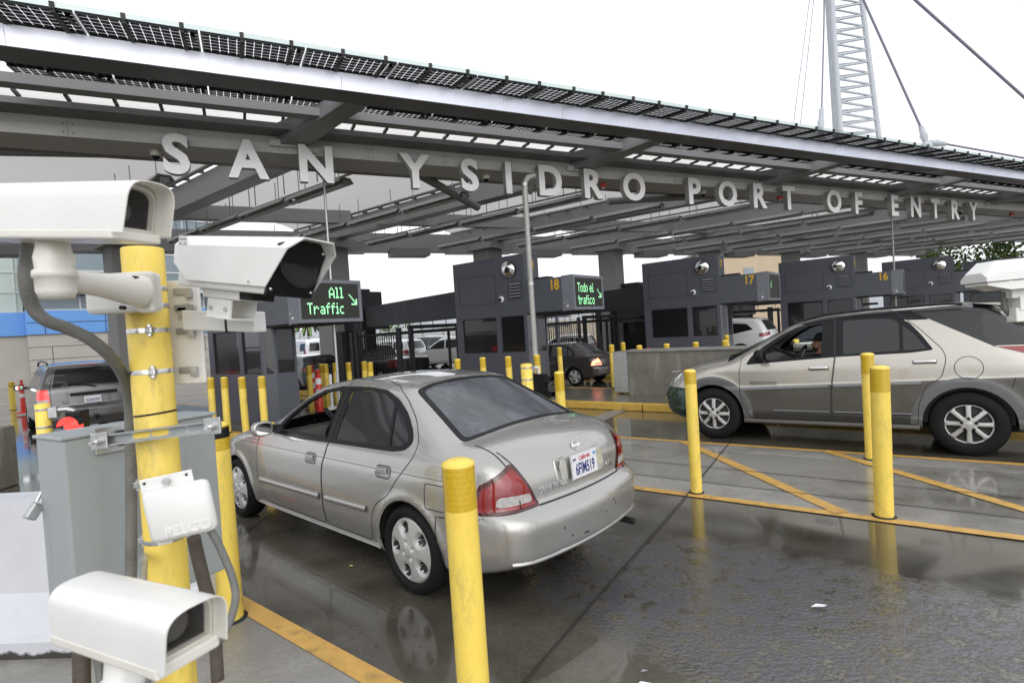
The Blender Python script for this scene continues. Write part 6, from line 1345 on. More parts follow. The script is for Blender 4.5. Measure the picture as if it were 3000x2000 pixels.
        C.knife(rnd([(s*.53,.742),(s*.52,.70),(s*.525,.69),(s*.73,.69),(s*.745,.70),(s*.74,.735),(s*.72,.75)],.02),(1,2),lambda c,s=s:c[0]<-.64 and c[1]*s>.3,'lampw%d'%s,['lampi%d'%s])
        C.knife([(3.2,.62),(3.55,.60),(4,.62),(4,.80),(3.35,.80)],(0,2),lambda c,s=s:c[1]*s>.35,'headlamp%d'%s,['body','bonnet'])
    C.knife([(.70,.185),(.70,.0),(-.70,0),(-.70,.185)],(1,2),lambda c:False,'x')
    pt=lambda ids,n_,m_,p=t,off=0.: C.part(ids,n_,m_,p,B,off)
    pt(['body'],'body',paintm); pt(['bumper_r'],'bumper',paintm,off=.002); pt(['bumper_f'],'bumper',paintm,off=.002); bo=pt(['boot'],'boot_lid',paintm); pt(['bonnet'],'bonnet',paintm)
    d1=pt(['door11'],'door',paintm); d2=pt(['door21'],'door',paintm); pt(['door1-1'],'door',paintm); pt(['door2-1'],'door',paintm)
    for s in (1,-1):
        pt(['trim%d'%s],'window_trim','black',off=-.003)
        if s==-1: pt(['win1-1'],'window','glass_car',off=-.008)
        pt(['win2%d'%s],'window','glass_tint_dark' if paintm=='paint_silver' else 'glass_rear',off=-.008); pt(['win3%d'%s],'window','glass_tint_dark' if paintm=='paint_silver' else 'glass_rear',off=-.008)
        l_=pt(['lamp%d'%s],'tail_lamp','tail_edge',off=.004); pt(['lampi%d'%s],'lamp_lens','tail_red' if brake=='tail_red' else brake,l_,off=.008); pt(['lampw%d'%s],'reversing_lens','tail_clear',l_,off=.009)
        pt(['headlamp%d'%s],'headlamp','lamp_clear',off=.002)
    pt(['frit'],'window_trim','black',off=-.002); pt(['rearglass'],'rear_window','glass_rear',off=-.006); pt(['screen'],'windscreen','glass_car',off=-.006); pt(['fuel'],'fuel_flap',paintm)
    reveal(B,W1,1,.05,'black_matte','window_reveal',t)
    wells(t,AR,.86); b=MB(); b.box((1.45,0,.25),(3.8,1.35,.05),'underbody'); b.box((WB/2,0,.30),(WB-.8,1.50,.22),'underbody'); b.build('floor_pan',t)
    # seams
    b=MB()
    for s in ((1,-1) if detail else (1,)):
        for q in (D1,D2): strip3(B,q,'side',.007,.0012,'booth_seam','',None,s,True,b=b)
    strip3(B,[(-.30,.34),(-.305,.585),(-.70,.630)],'side',.008,.002,'booth_seam','',None,1,b=b)
    strip3(B,rnd([(-.205,.785),(-.40,.785),(-.40,.625),(-.205,.625)],.03),'side',.006,.0015,'booth_seam','',None,1,True,b=b)
    strip3(B,[(-.50,.64),(-.72,.635),(-.84,.613)],'top',.009,.002,'booth_seam','',None,b=b); strip3(B,[(-.50,-.64),(-.72,-.635),(-.84,-.613)],'top',.009,.002,'booth_seam','',None,b=b)
    strip3(B,[(.607,.985),(.60,.955),(.56,.85),(.47,.665)],'rear',.010,.002,'booth_seam','',None,b=b); strip3(B,[(-.60,.955),(-.56,.85),(-.47,.665)],'rear',.010,.002,'booth_seam','',None,b=b); strip3(B,[(.47,.655),(-.47,.655)],'rear',.012,.003,'booth_seam','',None,b=b)
    strip3(B,[(2.36,.70),(3.35,.58)],'top',.007,.002,'booth_seam','',None,b=b); strip3(B,[(1.04,1.35),(1.02,1.40)],'side',.006,.002,'booth_seam','',None,b=b)
    b.build('panel_seams',t,fix=False)
    # mouldings, handles
    if detail:
        for s in (1,):
            strip3(B,[(2.27,.475),(1.155,.49)],'side',.062,.006,paintm,'side_moulding',d1,s,th=.010); strip3(B,[(1.055,.492),(.47,.503)],'side',.062,.006,paintm,'side_moulding',d2,s,th=.010)
            for (hx,hz,dd) in ((1.27,.785,d1),(.25,.80,d2)):
                y=float(B.side_y(np.array(hx),np.array(hz))); b=MB(); X=Matrix.Translation((hx,y,hz))
                b2=MB(); q=rnd([(hx-.085,hz-.04),(hx+.085,hz-.04),(hx+.085,hz+.042),(hx-.085,hz+.042)],.035); strip3(B,q,'side',.006,.002,'booth_seam','',None,s,True,b=b2)
                yy=B.side_y(np.array([p[0] for p in q]),np.array([p[1] for p in q])); b2.add([(p[0]*.96+hx*.04,yy[i]+.0012,p[1]*.96+hz*.04) for i,p in enumerate(q)],[tuple(range(len(q)))],'cladding_light'); hb=b2.build('door_handle',dd,fix=False)
                b=MB(); b.box((hx+.012,y+.007,hz+.008),(.115,.016,.042),paintm,bev=.008); b.build('handle_grip',hb)
        strip3(B,[(2.85,.805),(-.40,.815)],'side',.004,.001,'booth_seam','waist_crease_shade',t,1)  # thin dark ribbon: shade along the crease put in as colour
        strip3(B,[(2.42,.235),(.36,.235)],'side',.012,.006,paintm,'sill_moulding',t,1,th=.012)
        strip3(B,[(.72,.360),(.55,.352),(0,.35),(-.55,.352),(-.72,.360)],'rear',.028,.004,paintm,'bumper_lip',t,th=.010)
        mirror_(t,B,1.93,.955,paintm,1,(.12,.19,.135),.07); mirror_(t,B,1.93,.955,paintm,-1,(.12,.19,.135),.07)
        # number plate recess
        def rx(y,z): return float(B.end_x(np.array(y),np.array(z)))
        PZ_=.815; b=MB(); q=rnd([(.285,PZ_-.095),(.285,PZ_+.085),(-.285,PZ_+.085),(-.285,PZ_-.095)],.04); qi=[(y*.93,PZ_+(z-PZ_)*.86) for y,z in q]
        b.loft([[(rx(y,z)-.002,y,z) for y,z in q],[(rx(y,z)-.012,y*.98,PZ_+(z-PZ_)*.96) for y,z in q],[(rx(y,z)-.004,y,z) for y,z in qi]],paintm,cap=False,smooth=True); b.add([(rx(y,z)-.005,y,z) for y,z in qi],[tuple(range(len(qi)))],paintm); pf_=b.build('plate_surround',t,fix=False)
        for s in (1,-1):
            b=MB(); q=rnd([(s*.175,PZ_-.065),(s*.19,PZ_+.062),(s*.24,PZ_+.062),(s*.255,PZ_+.03),(s*.245,PZ_-.055)],.012); b.prism([(y,z) for y,z in q],0,.01,'lamp_clear',Matrix.Translation((rx(s*.2,PZ_)-.010,0,0))@Matrix(((0,0,1,0),(1,0,0,0),(0,1,0,0),(0,0,0,1)))); b.build('plate_lamp',t)
        X=Matrix.Translation((rx(0,PZ_)-.022,0,PZ_))@Matrix.Rotation(R(-90),4,'Z')@Matrix.Rotation(R(-4),4,'X'); plate(t,X,'6FIM519')
        # round badge and model script
        bz=.93; X=Matrix.Translation((rx(0,bz)-.003,0,bz))@Matrix.Rotation(R(-90+22),4,'Y'); b=MB(); b.lathe([(.030,.001),(.032,.007),(.038,.007),(.040,.001)],'chrome',28,X@Matrix.Diagonal((.85,1,1,1))); b.box((0,0,.006),(.017,.10,.006),'chrome',X,bev=.002); b.build('badge',t)
        text_on(B,'SENTRA',.062,(.335,.735),'rear',t,'chrome','lettering',sx=1.0); text_on(B,'GXE',.05,(-.37,.735),'rear',t,'chrome','lettering')
        b=MB(); b.tube([(-.6,-.56,.27),(-.93,-.57,.262)],.024,'alloy_dark',14); b.build('exhaust',t)
        # chips on the bumper
        b=MB()
        for y,z in ((.35,.50),(.27,.43),(-.05,.50),(-.10,.475),(-.13,.47),(.12,.41),(.135,.405),(-.22,.53),(-.25,.50),(.10,.40)):
            x=rx(y,z)-.0025; r=.006+.004*((y*37)%1); b.add([(x,y+r*math.cos(a)*(1+.5*math.sin(a*3+y*9)),z+r*math.sin(a)) for a in [2*PI*k/7 for k in range(7)]],[tuple(range(7))],'booth_seam')
        b.build('paint_chips',t,fix=False)
    # rear lens split
    for ax,nm_ in ((0,'r'),(WB,'f')):
        for s in (1,-1): wheel(t,(ax,s*.755,.300),.302,.225,.19,'five',s)
    cabin(t,-.1,2.25,.74,.26,.90,[(.95,.36),(.95,-.36),(.32,.34,.2),(.32,-.34,.2)],(1.74,.90),(1.50,.36,.93))
    b=MB(); b.box((-.28,0,.98),(.45,1.15,.03),'interior'); b.build('parcel_shelf',t)
    if scale!=1: t.scale=(scale,)*3
    return t
sedan('silver_car','silver four door saloon waiting in the near lane, wet, driver window open','paint_silver',(-.235,4.235,0),R(137.85),h=.03).scale=(1,.955,1)
_h=atz(1550+578/4.238,880+945/4.238,.26)+pp*.67
sedan('brown_car','dark brown saloon with lit brake lamp stopped in the lane right of booth 18','paint_brown',(_h.x,_h.y,.0),UROT,h=.06,scale=.87,detail=False,brake='brake_hot')
# ---------------- SUV
def suv():
    WB=2.79; AR=((0,.36,.415),(WB,.36,.41))
    cl=lambda x: .865-.052*(x+.0)   # cladding top line, falling toward the nose
    def extra(x,z):
        e=.012/(1+np.exp((z-cl(x))/.005)); e=e+.012/(1+np.exp((z-.42)/.006))
        for ax,az,ar in AR:
            d=np.hypot(x-ax,z-az); e=e+.010/(1+np.exp((d-.525)/.012))/(1+np.exp(-(z-.30)/.03))
        return e
    B=Body(top=[(-1.6,1.1),(-1.0,1.12),(-.90,1.25),(-.42,1.60),(-.26,1.69),(0,1.725),(.5,1.715),(1.0,1.695),(1.35,1.665),(1.65,1.61),(1.85,1.545),(2.72,1.135),(2.85,1.10),(3.2,1.035),(3.55,.93),(3.72,.80),(4,.6)],
        side=[(-1,.78),(.24,.82),(.30,.868),(.45,.900),(.60,.905),(.85,.905),(1.0,.900),(1.12,.875),(1.18,.855),(1.40,.765),(1.60,.67),(1.75,.58)],
        taper=[(-1.3,.08),(-.9,.03),(-.4,.0),(2.3,0),(2.9,.02),(3.4,.10),(3.7,.20)],
        rear=[(-1,-.85),(.3,-.90),(.4,-.98),(.6,-.99),(.75,-.97),(.9,-.93),(1.2,-.90),(1.3,-.86),(1.6,-.6),(1.8,-.3)],
        front=[(-1,3.4),(.22,3.52),(.32,3.70),(.55,3.77),(.66,3.75),(.78,3.69),(.92,3.56),(1.1,3.3)],bot=[(-1.2,.32),(.4,.27),(3.0,.25),(3.6,.24)],
        xm=.9,kp=.16,crown=.045,kr=.10,kf=.26,kts=.07,kend=.22,arches=(),roofnar=[(-1,.06),(0,0),(1.6,0),(2.4,.04)],extra=extra)
    F=lambda P:B.F(P)
    P,Q=surfnet(F,(-1.2,-1.05,.15),(3.95,1.05,1.85),.035); P=project(F,P,4,.035); C=Cut(P,Q)
    t=thing('champagne_suv','champagne crossover SUV with grey lower cladding driving in the middle lane','car',(5.565,6.765,0),R(142.6))
    for s,msk in ((1,LS),(-1,RS)):
        for ax,az,ar in AR: C.knife(arch_poly(ax,az,ar),(0,2),lambda c,s=s:c[1]*s>.35,'void')
    C.knife([(3.15,.0),(3.15,.70),(3.3,.715),(4,.72),(4,0)],(0,2),lambda c:True,'bumper_f',['body'])
    C.knife([(-.48,.0),(-.50,.88),(-1.3,.90),(-1.3,0)],(0,2),lambda c:True,'bumper_r',['body'])
    D1=rnd([(2.30,.33),(2.39,.52),(2.42,.72),(2.42,.92),(2.38,1.17),(2.12,1.34),(1.85,1.50),(1.6,1.605),(1.27,1.655),(1.27,1.13),(1.32,.75),(1.335,.33)],.05); D2=rnd([(1.265,1.655),(.66,1.675),(.42,1.46),(.20,1.20),(.17,1.10),(.22,.88),(.36,.80),(.445,.55),(.45,.33),(1.325,.33),(1.31,.75),(1.26,1.13)],.05)
    DLO=rnd([(2.33,1.045),(2.26,1.16),(2.1,1.30),(1.9,1.43),(1.7,1.53),(1.45,1.585),(1.27,1.605),(1.25,1.62),(.9,1.625),(.66,1.61),(.50,1.52),(.38,1.36),(.28,1.195),(.5,1.165),(1.2,1.135),(1.8,1.09)],.03)
    W1=rnd([(2.12,1.10),(2.08,1.24),(1.93,1.365),(1.76,1.465),(1.55,1.53),(1.40,1.555),(1.42,1.14),(1.8,1.12)],.025); W2=rnd([(1.18,1.585),(.9,1.592),(.68,1.58),(.60,1.53),(.60,1.195),(1.18,1.165)],.03); W3=rnd([(.565,1.195),(.565,1.50),(.45,1.38),(.34,1.215)],.02)
    for s,msk in ((1,LS),(-1,RS)):
        C.knife(D1,(0,2),msk,'d1%d'%s,['body']); C.knife(D2,(0,2),msk,'d2%d'%s,['body'])
        # cladding parts: below the line and the arch rings
        ln=[(3.16,-.2),(3.16,cl(3.16)),(-.5,cl(-.5)),(-.5,-.2)]
        for src,dst in (('body','clb'),('d1%d'%s,'cl1%d'%s),('d2%d'%s,'cl2%d'%s)):
            C.knife(ln,(0,2),msk,dst,[src]); 
            for ax,az,ar in AR: C.knife(arch_poly(ax,az,.525,.2,28),(0,2),lambda c,s=s:c[1]*s>.35,'flare%d%d'%(s,ax>1),[src,dst])
            C.knife([(3.2,.0),(3.2,.43),(-.6,.45),(-.6,.0)],(0,2),msk,dst+'k',[dst])
        C.knife(DLO,(0,2),msk,'trim%d'%s,['body','d1%d'%s,'d2%d'%s])
        C.knife(W1,(0,2),msk,'w1%d'%s,['trim%d'%s]); C.knife(W2,(0,2),msk,'w2%d'%s,['trim%d'%s]); C.knife(W3,(0,2),msk,'w3%d'%s,['trim%d'%s])
        C.knife([(.50,1.665),(-.24,1.225),(-1.3,1.235),(-1.3,1.32),(-.86,1.325),(-.50,1.565),(-.30,1.655),(-.1,1.69),(.2,1.685)],(0,2),lambda c,s=s:c[1]*s>.45,'qg%d'%s,['body'])
        C.knife([(-.26,1.215),(-1.3,1.225),(-1.3,1.02),(-.75,1.05)],(0,2),lambda c,s=s:c[1]*s>.45,'tl%d'%s,['body'])
        C.knife(rnd([(3.30,.735),(3.26,1.02),(3.45,.99),(3.9,.84),(3.9,.735)],.02),(0,2),lambda c,s=s:c[1]*s>.38,'hl%d'%s,['body'])
        C.knife([(3.2,.915),(3.2,1.1),(4,1.05),(4,.85),(3.5,.90)],(0,2),lambda c,s=s:c[1]*s>.38,'am%d'%s,['hl%d'%s])
    cc=[(-.02+.125*math.cos(a),.99+.125*math.sin(a)) for a in [2*PI*k/28 for k in range(28)]]
    C.knife(cc,(0,2),LS,'fuel',['body'])
    C.knife([(1.92,.60),(1.86,0),(1.92,-.60),(2.60,-.74),(2.76,0),(2.60,.74)],(0,1),lambda c:c[2]>1.05,'ws',['body','d11','d1-1']); 
    C.knife([(-.32,.62),(-.36,0),(-.32,-.62),(-.80,-.70),(-.86,0),(-.80,.70)],(0,1),lambda c:c[2]>1.25,'rw',['body'])
    C.knife([(1.9,.575),(.3,.60),(-.25,.58),(-.25,.66),(.3,.70),(1.9,.66)],(0,1),lambda c:c[2]>1.55,'rail1',['body','d11','d21']); C.knife([(1.9,-.575),(.3,-.60),(-.25,-.58),(-.25,-.66),(.3,-.70),(1.9,-.66)],(0,1),lambda c:c[2]>1.55,'rail2',['body','d1-1','d2-1'])
    pt=lambda ids,n_,m_,p=t,off=0.: C.part(ids,n_,m_,p,B,off)
    pt(['body'],'body','paint_champagne'); pt(['clb'],'lower_cladding','cladding'); pt(['clbk'],'sill_cladding','cladding_dark'); [pt(['flare%d%d'%(s,q)],'arch_flare','flare') for s in (1,-1) for q in (0,1)]; pt(['bumper_f'],'front_bumper','paint_green'); pt(['bumper_r'],'rear_bumper','cladding'); pt(['fuel'],'fuel_flap','paint_champagne')
    for s in (1,-1):
        for k in (1,2):
            d=pt(['d%d%d'%(k,s)],'door','paint_champagne'); pt(['cl%d%d'%(k,s)],'door_cladding','cladding',d); pt(['cl%d%dk'%(k,s)],'sill_cladding','cladding_dark',d)
            if s==1:
                hx,hz=((1.45,1.00),(.37,1.065))[k-1]; y=float(B.side_y(np.array(hx),np.array(hz))); b=MB(); X=Matrix.Translation((hx,y+.012,hz))@Matrix.Rotation(R(2),4,'Y'); b.box((0,0,0),(.215,.032,.036),'chrome',X,bev=.014); h_=b.build('door_handle',d); smooth_obj(h_,60); b=MB(); b.box((.0,-.012,-.008),(.225,.014,.045),'booth_seam',X,bev=.006); b.build('handle_recess',h_)
        pt(['trim%d'%s],'window_trim','black',off=-.003); 
        if s==-1: pt(['w1-1'],'window','glass_car',off=-.008)
        pt(['w2%d'%s],'window','glass_tint',off=-.008); pt(['w3%d'%s],'window','glass_tint',off=-.008); pt(['qg%d'%s],'quarter_window','glass_tint',off=-.004); pt(['tl%d'%s],'tail_lamp','tail_red',off=.003); h_=pt(['hl%d'%s],'headlamp','lamp_clear',off=.003); pt(['am%d'%s],'indicator_lens','amber',h_,off=.004)
    pt(['ws'],'windscreen','glass_car',off=-.006); pt(['rw'],'rear_window','glass_tint',off=-.004); pt(['rail1'],'roof_strip','black'); pt(['rail2'],'roof_strip','black')
    reveal(B,W1,1,.06,'black_matte','window_reveal',t); wells(t,AR,.93); b=MB(); b.box((1.2,0,.30),(4.2,1.5,.06),'underbody'); b.box((WB/2,0,.38),(WB-1,1.55,.2),'underbody'); b.build('floor_pan',t)
    b=MB()
    for q in (D1,D2): strip3(B,q,'side',.008,.0015,'booth_seam','',None,1,True,b=b)
    strip3(B,cc,'side',.007,.0015,'booth_seam','',None,1,True,b=b); strip3(B,[(.50,1.665),(-.24,1.225),(-.26,1.215)],'side',.007,.002,'booth_seam','',None,1,b=b)
    strip3(B,[(-.40,.88),(-.37,.78)],'side',.009,.002,'booth_seam','',None,1,b=b); strip3(B,[(2.85,1.0),(3.15,.94),(3.24,.92)],'side',.005,.002,'booth_seam','',None,1,b=b)
    b.build('panel_seams',t,fix=False)
    def band(a,c_,w,m_,nm,th=.006): strip3(B,[(a,cl(a)-.028),(c_,cl(c_)-.028)],'side',w,.004,m_,nm,t,1,th=th)
    band(2.40,1.345,.045,'cladding_light','cladding_band'); band(1.29,.41,.045,'cladding_light','cladding_band')  # paler strips: light caught by the flat cladding edge, put into the colour
    strip3(B,[(2.0,.44),(1.35,.445)],'side',.020,.004,'cladding_light','cladding_band',t,1,th=.010); strip3(B,[(1.30,.447),(.50,.455)],'side',.020,.004,'cladding_light','cladding_band',t,1,th=.010)
    strip3(B,[(2.38,.285),(.44,.30)],'side',.05,.006,'cladding','step_bar',t,1,th=.03)
    pass
    strip3(B,[(3.27,.915),(3.5,.90),(3.66,.875)],'side',.012,.004,'paint_champagne','lamp_brow',t,1,th=.006)
    mirror_(t,B,2.10,1.13,'black',1,(.13,.20,.19),.06); mirror_(t,B,2.10,1.13,'black',-1,(.13,.20,.19),.06)
    text_on(B,'RENDEZVOUS',.062,(2.11,.80),'side',t,'chrome','lettering',1,sx=.85)
    y=float(B.side_y(np.array(1.36),np.array(.935))); b=MB(); b.tube([(1.36,y-.002,.935),(1.36,y+.004,.935)],.014,'chrome',14); b.build('keyhole',t)
    b=MB(); b.loft([[(x_,s*.60,1.645+dz) for x_,dz in ((-.10,.055),(-.34,.015),(-.42,.03),(-.30,.05))] for s in (-1,-.5,0,.5,1)],'paint_champagne',smooth=False); b.build('roof_spoiler',t)
    b=MB(); 
    for s in (1,-1): b.tube([(1.62,s*.64,1.61),(1.4,s*.645,1.665),(.9,s*.65,1.70),(.2,s*.65,1.715),(.0,s*.64,1.70)],.014,'black',8)
    b.build('roof_rail',t)
    b=MB(); b.tube([(2.62,.45,1.155),(2.45,.25,1.20),(2.33,.02,1.255)],.008,'black',6); b.tube([(2.66,-.15,1.16),(2.5,-.35,1.2),(2.38,-.55,1.25)],.008,'black',6); b.build('wiper',t)
    for ax in (0,WB):
        for s in (1,-1): wheel(t,(ax,s*.80,.36),.362,.225,.225,'spoke',s)
    cabin(t,-.4,2.5,.80,.36,1.05,[(1.05,.40),(1.05,-.40),(.15,.38),(.15,-.38)],(2.0,1.10),(1.74,.40,1.09))
    return t,B
SV,SVB=suv()
# ---------------- people (one continuous body surface)
def sdcap(P,a,b_,ra,rb):
    a=np.array(a);b_=np.array(b_); ab=b_-a; t=np.clip(((P-a)@ab)/(ab@ab),0,1); return np.linalg.norm(P-(a+t[...,None]*ab),axis=-1)-(ra+(rb-ra)*t)
def sdell(P,c,r): q=(P-np.array(c))/np.array(r); k=np.linalg.norm(q,axis=-1); return (k-1)*min(r)
def bust(name,label,loc,rotz,cap=True,par=None,shirt='cloth_black'):
    t=thing(name,label,'person',loc,rotz)
    # local: faces +x, z up, origin at the hips on the seat
    def skin_(P):
        v=sdell(P,(.0,0,.70),(.098,.076,.118)); v=smin(v,sdell(P,(.035,0,.635),(.062,.055,.055)),.03)
        v=smin(v,sdcap(P,(.088,0,.705),(.116,0,.672),.011,.017),.014); v=smin(v,sdcap(P,(.09,-.02,.632),(.09,.02,.632),.012,.012),.012); v=smin(v,sdell(P,(.078,0,.598),(.025,.026,.02)),.02)
        v=smin(v,sdcap(P,(.082,-.045,.722),(.082,.045,.722),.010,.010),.02)
        for s in (1,-1): v=smin(v,sdell(P,(-.005,s*.078,.69),(.022,.012,.033)),.008); v=np.maximum(v,-sdell(P,(.099,s*.031,.704),(.016,.015,.009)))
        v=smin(v,sdcap(P,(-.02,0,.62),(-.03,0,.50),.052,.058),.03)
        v=smin(v,sdcap(P,(-.03,-.16,.47),(-.03,.16,.47),.06,.06),.06); v=smin(v,sdcap(P,(-.02,0,.42),(.0,0,.05),.15,.14),.08)
        for s in (1,-1):
            v=smin(v,sdcap(P,(-.03,s*.19,.46),(.08,s*.25,.20),.052,.042),.03); v=smin(v,sdcap(P,(.08,s*.25,.20),(.36,s*.17,.26),.041,.028),.02); v=smin(v,sdell(P,(.40,s*.165,.265),(.045,.02,.035)),.015)
            for q in range(4): v=smin(v,sdcap(P,(.43,s*.165,.245+q*.019),(.455,s*.155,.25+q*.019),.009,.008),.004)
            v=smin(v,sdcap(P,(.40,s*.15,.285),(.44,s*.145,.305),.010,.008),.006)
            v=smin(v,sdcap(P,(.0,s*.10,.06),(.42,s*.12,.10),.085,.06),.04)
        return v
    h=.011; P,Q=surfnet(skin_,(-.24,-.34,-.06),(.52,.34,.84),h); P=project(skin_,P,3,h); C=Cut(P,Q)
    class f_: normal=staticmethod(lambda P:(lambda g:g/np.maximum(np.linalg.norm(g,axis=1,keepdims=True),1e-6))(np.stack([(skin_(P+d)-skin_(P-d)) for d in np.eye(3)*.002],-1)))
    C.part(['body'],'person_body','skin',t,f_); o=[c for c in kids(t)][0]
    C2=Cut(P,Q); C2.id=['s' if (sum(C2.V[v][2] for v in f)/len(f)<.545 and sum(C2.V[v][0] for v in f)/len(f)<.355) else 'body' for f in C2.F]; C2.part(['s'],'jacket',shirt,t,f_,off=.012)
    C3=Cut(P,Q); C3.id=['b' if (lambda x,y,z:(.575<z<.648 and x>.035 and not(.622<z<.64 and x>.085 and abs(y)<.02)) and (x>.078 or z<.625) )(*[sum(C3.V[v][i] for v in f)/len(f) for i in range(3)]) else 'n' for f in C3.F]; C3.part(['b'],'beard','beard',t,f_,off=.004)
    b=MB()
    for s in (1,-1): b.sphere((.088,s*.031,.705),.011,'label_white',12,8); b.sphere((.0965,s*.031,.705),.0045,'black',8,6)
    b.build('eye',t)
    if cap:
        b=MB(); b.lathe([(.001,.118),(.05,.108),(.085,.07),(.103,.02),(.104,.0),(.098,.0)],'cloth_black',28,Matrix.Translation((-.004,0,.715))@Matrix.Diagonal((1.02,.84,1,1))); vs=[];
        for k in range(13): a=R(-70+140*k/12); vs+=[(.075*math.cos(a)+.0,.078*math.sin(a),.745),(.10+.085*math.cos(a*.9),.085*math.sin(a),.738+.012*math.cos(a))]
        b.add(vs,[(2*k,2*k+1,2*k+3,2*k+2) for k in range(12)],'cloth_black',True); b.add([(x,y,z-.006) for x,y,z in vs],[(2*k,2*k+2,2*k+3,2*k+1) for k in range(12)],'cloth_black',True); b.build('cap',t)
    return t
X=SV.matrix_basis if False else (Matrix.Translation(SV.location)@Matrix.Rotation(SV.rotation_euler.z,4,'Z')); q=X@Vector((1.47,.40,.60))
bust('person','man in a black peaked cap and dark jacket driving the champagne SUV',q,SV.rotation_euler.z)
q=LP(17,-.05,.45,.62); bust('person','officer in dark uniform inside booth 17 behind the narrow window',q,UROT+R(200),cap=False)
# ---------------- simpler vehicles further off
def boxcar(name,label,paintm,loc,rotz,spec,h=.06,scale=1.,brake='tail_red',wheels='five',group=None):
    S=spec; B=Body(top=S['top'],side=S['side'],taper=S['taper'],rear=S['rear'],front=S['front'],bot=[(-2,.30),(5,.30)],xm=.9,kp=.12,crown=.03,kr=.07,kf=.2,kts=S.get('kts',.08),kend=.16,arches=())
    F=lambda P:B.F(P); x0=min(p[1] for p in S['rear'])-.15; x1=max(p[1] for p in S['front'])+.15; zt=max(p[1] for p in S['top'])+.1
    P,Q=surfnet(F,(x0,-1.15,.2),(x1,1.15,zt),h); P=project(F,P,3,h); C=Cut(P,Q); t=thing(name,label,'car' if 'pickup' not in name and 'van' not in name else name.split('_')[-1],loc,rotz,group)
    WB=S['wb']; wr=S.get('wr',.36); ar=wr+.06
    for s in (1,-1):
        for ax in (0,WB): C.knife(arch_poly(ax,wr,ar),(0,2),lambda c,s=s:c[1]*s>.35,'void')
        for i,w in enumerate(S['win']): C.knife(rnd(w,.04),(0,2),lambda c,s=s:c[1]*s>.3,'w%d_%d'%(i,s),['body'])
        if 'tl' in S: C.knife(rnd([(s*y,z) for y,z in S['tl']],.02),(1,2),lambda c,s=s:c[0]<S['tlx'] and c[1]*s>.3,'tl%d'%s,['body'])
        if 'tll' in S: C.knife(rnd([(s*y,z) for y,z in S['tll']],.02),(1,2),lambda c,s=s:c[0]<S['tlx'] and c[1]*s>.3,'tc%d'%s,['tl%d'%s])
    if 'clad' in S: C.knife([(-3,-.1),(-3,S['clad']),(6,S['clad']),(6,-.1)],(0,2),lambda c:True,'clad',['body'])
    if 'rw' in S: C.knife(rnd(S['rw'],.04),(1,2),lambda c:c[0]<.0 and c[2]>.9,'rw',['body'])
    if 'ws' in S: C.knife(S['ws'],(0,1),lambda c:c[2]>1.0,'ws',['body'])
    pt=lambda ids,n_,m_,p=t,off=0.: C.part(ids,n_,m_,p,B,off)
    pt(['body'],'body',paintm); pt(['clad'],'lower_body',S.get('cladm',paintm)); pt(['rw'],'rear_window','glass_tint',off=.001); pt(['ws'],'windscreen','glass_tint',off=.001)
    for s in (1,-1):
        for i in range(len(S['win'])): pt(['w%d_%d'%(i,s)],'window','glass_tint',off=.001)
        l_=pt(['tl%d'%s],'tail_lamp',brake,off=.01); 
        if l_: pt(['tc%d'%s],'reversing_lens','tail_clear',l_,off=.012)
    wells(t,[(a,wr,ar) for a in (0,WB)],.88,.5); b=MB(); b.box((WB/2,0,.34),(WB+1.2,1.5,.12),'underbody'); b.build('floor_pan',t)
    for ax in (0,WB):
        for s in (1,-1): wheel(t,(ax,s*.76,wr),wr,wr*.64,.22,wheels,s)
    mirror_(t,B,WB-.72,1.12,'black',1,(.1,.2,.15),.05,False); mirror_(t,B,WB-.72,1.12,'black',-1,(.1,.2,.15),.05,False)
    t.scale=(scale,)*3; return t,B
SUVS=dict(wb=2.75,wr=.37,top=[(-1.2,1.2),(-.92,1.3),(-.80,1.55),(-.70,1.66),(-.5,1.70),(.6,1.74),(1.2,1.72),(1.5,1.66),(2.15,1.20),(2.25,1.16),(3.0,1.08),(3.3,.98),(3.5,.8)],side=[(-1,.8),(.3,.84),(.45,.90),(.9,.915),(1.12,.90),(1.2,.87),(1.62,.72),(1.8,.66)],taper=[(-1.3,.05),(-.6,0),(2.4,0),(3.3,.10)],
  rear=[(-1,-.9),(.35,-.96),(.5,-1.03),(.70,-1.04),(.76,-.96),(1.1,-.94),(1.25,-.92),(1.68,-.76),(1.8,-.6)],front=[(-1,3.3),(.4,3.45),(.7,3.5),(.95,3.42),(1.1,3.2)],
  win=[[(2.0,1.17),(1.55,1.58),(1.15,1.60),(1.15,1.16)],[(1.08,1.16),(1.08,1.60),(.22,1.60),(.22,1.16)],[(.12,1.16),(.12,1.59),(-.55,1.56),(-.66,1.2)]],rw=[(.66,1.20),(.575,1.60),(-.575,1.60),(-.66,1.20)],ws=[(1.50,.62),(1.50,-.62),(2.08,-.72),(2.08,.72)],tl=[(.93,.86),(.93,1.16),(.74,1.16),(.72,.86)],tlx=-.6,tll=[(.93,.87),(.93,.95),(.73,.95),(.73,.87)],clad=.5)
_r=atz(640/3.92,1050+600/3.92,.47); _q=atz(1490/3.92,1050+565/3.92,.47)
jd=(_q-_r); jd.z=0; wj=jd.length; ja=math.atan2(jd.y,jd.x)+PI/2
ja=R(135.5); sj=.94
jm=(_r+_q)/2; jo=(Vector((jm.x,jm.y,0))+Vector((math.cos(ja),math.sin(ja),0))*1.0*sj)*.90
JP,JB=boxcar('grey_suv','silver boxy SUV with lit tail lamps driving away behind the camera post','paint_jeep',(jo.x,jo.y,0),ja,dict(SUVS),h=.045,scale=sj,brake='brake_lit')
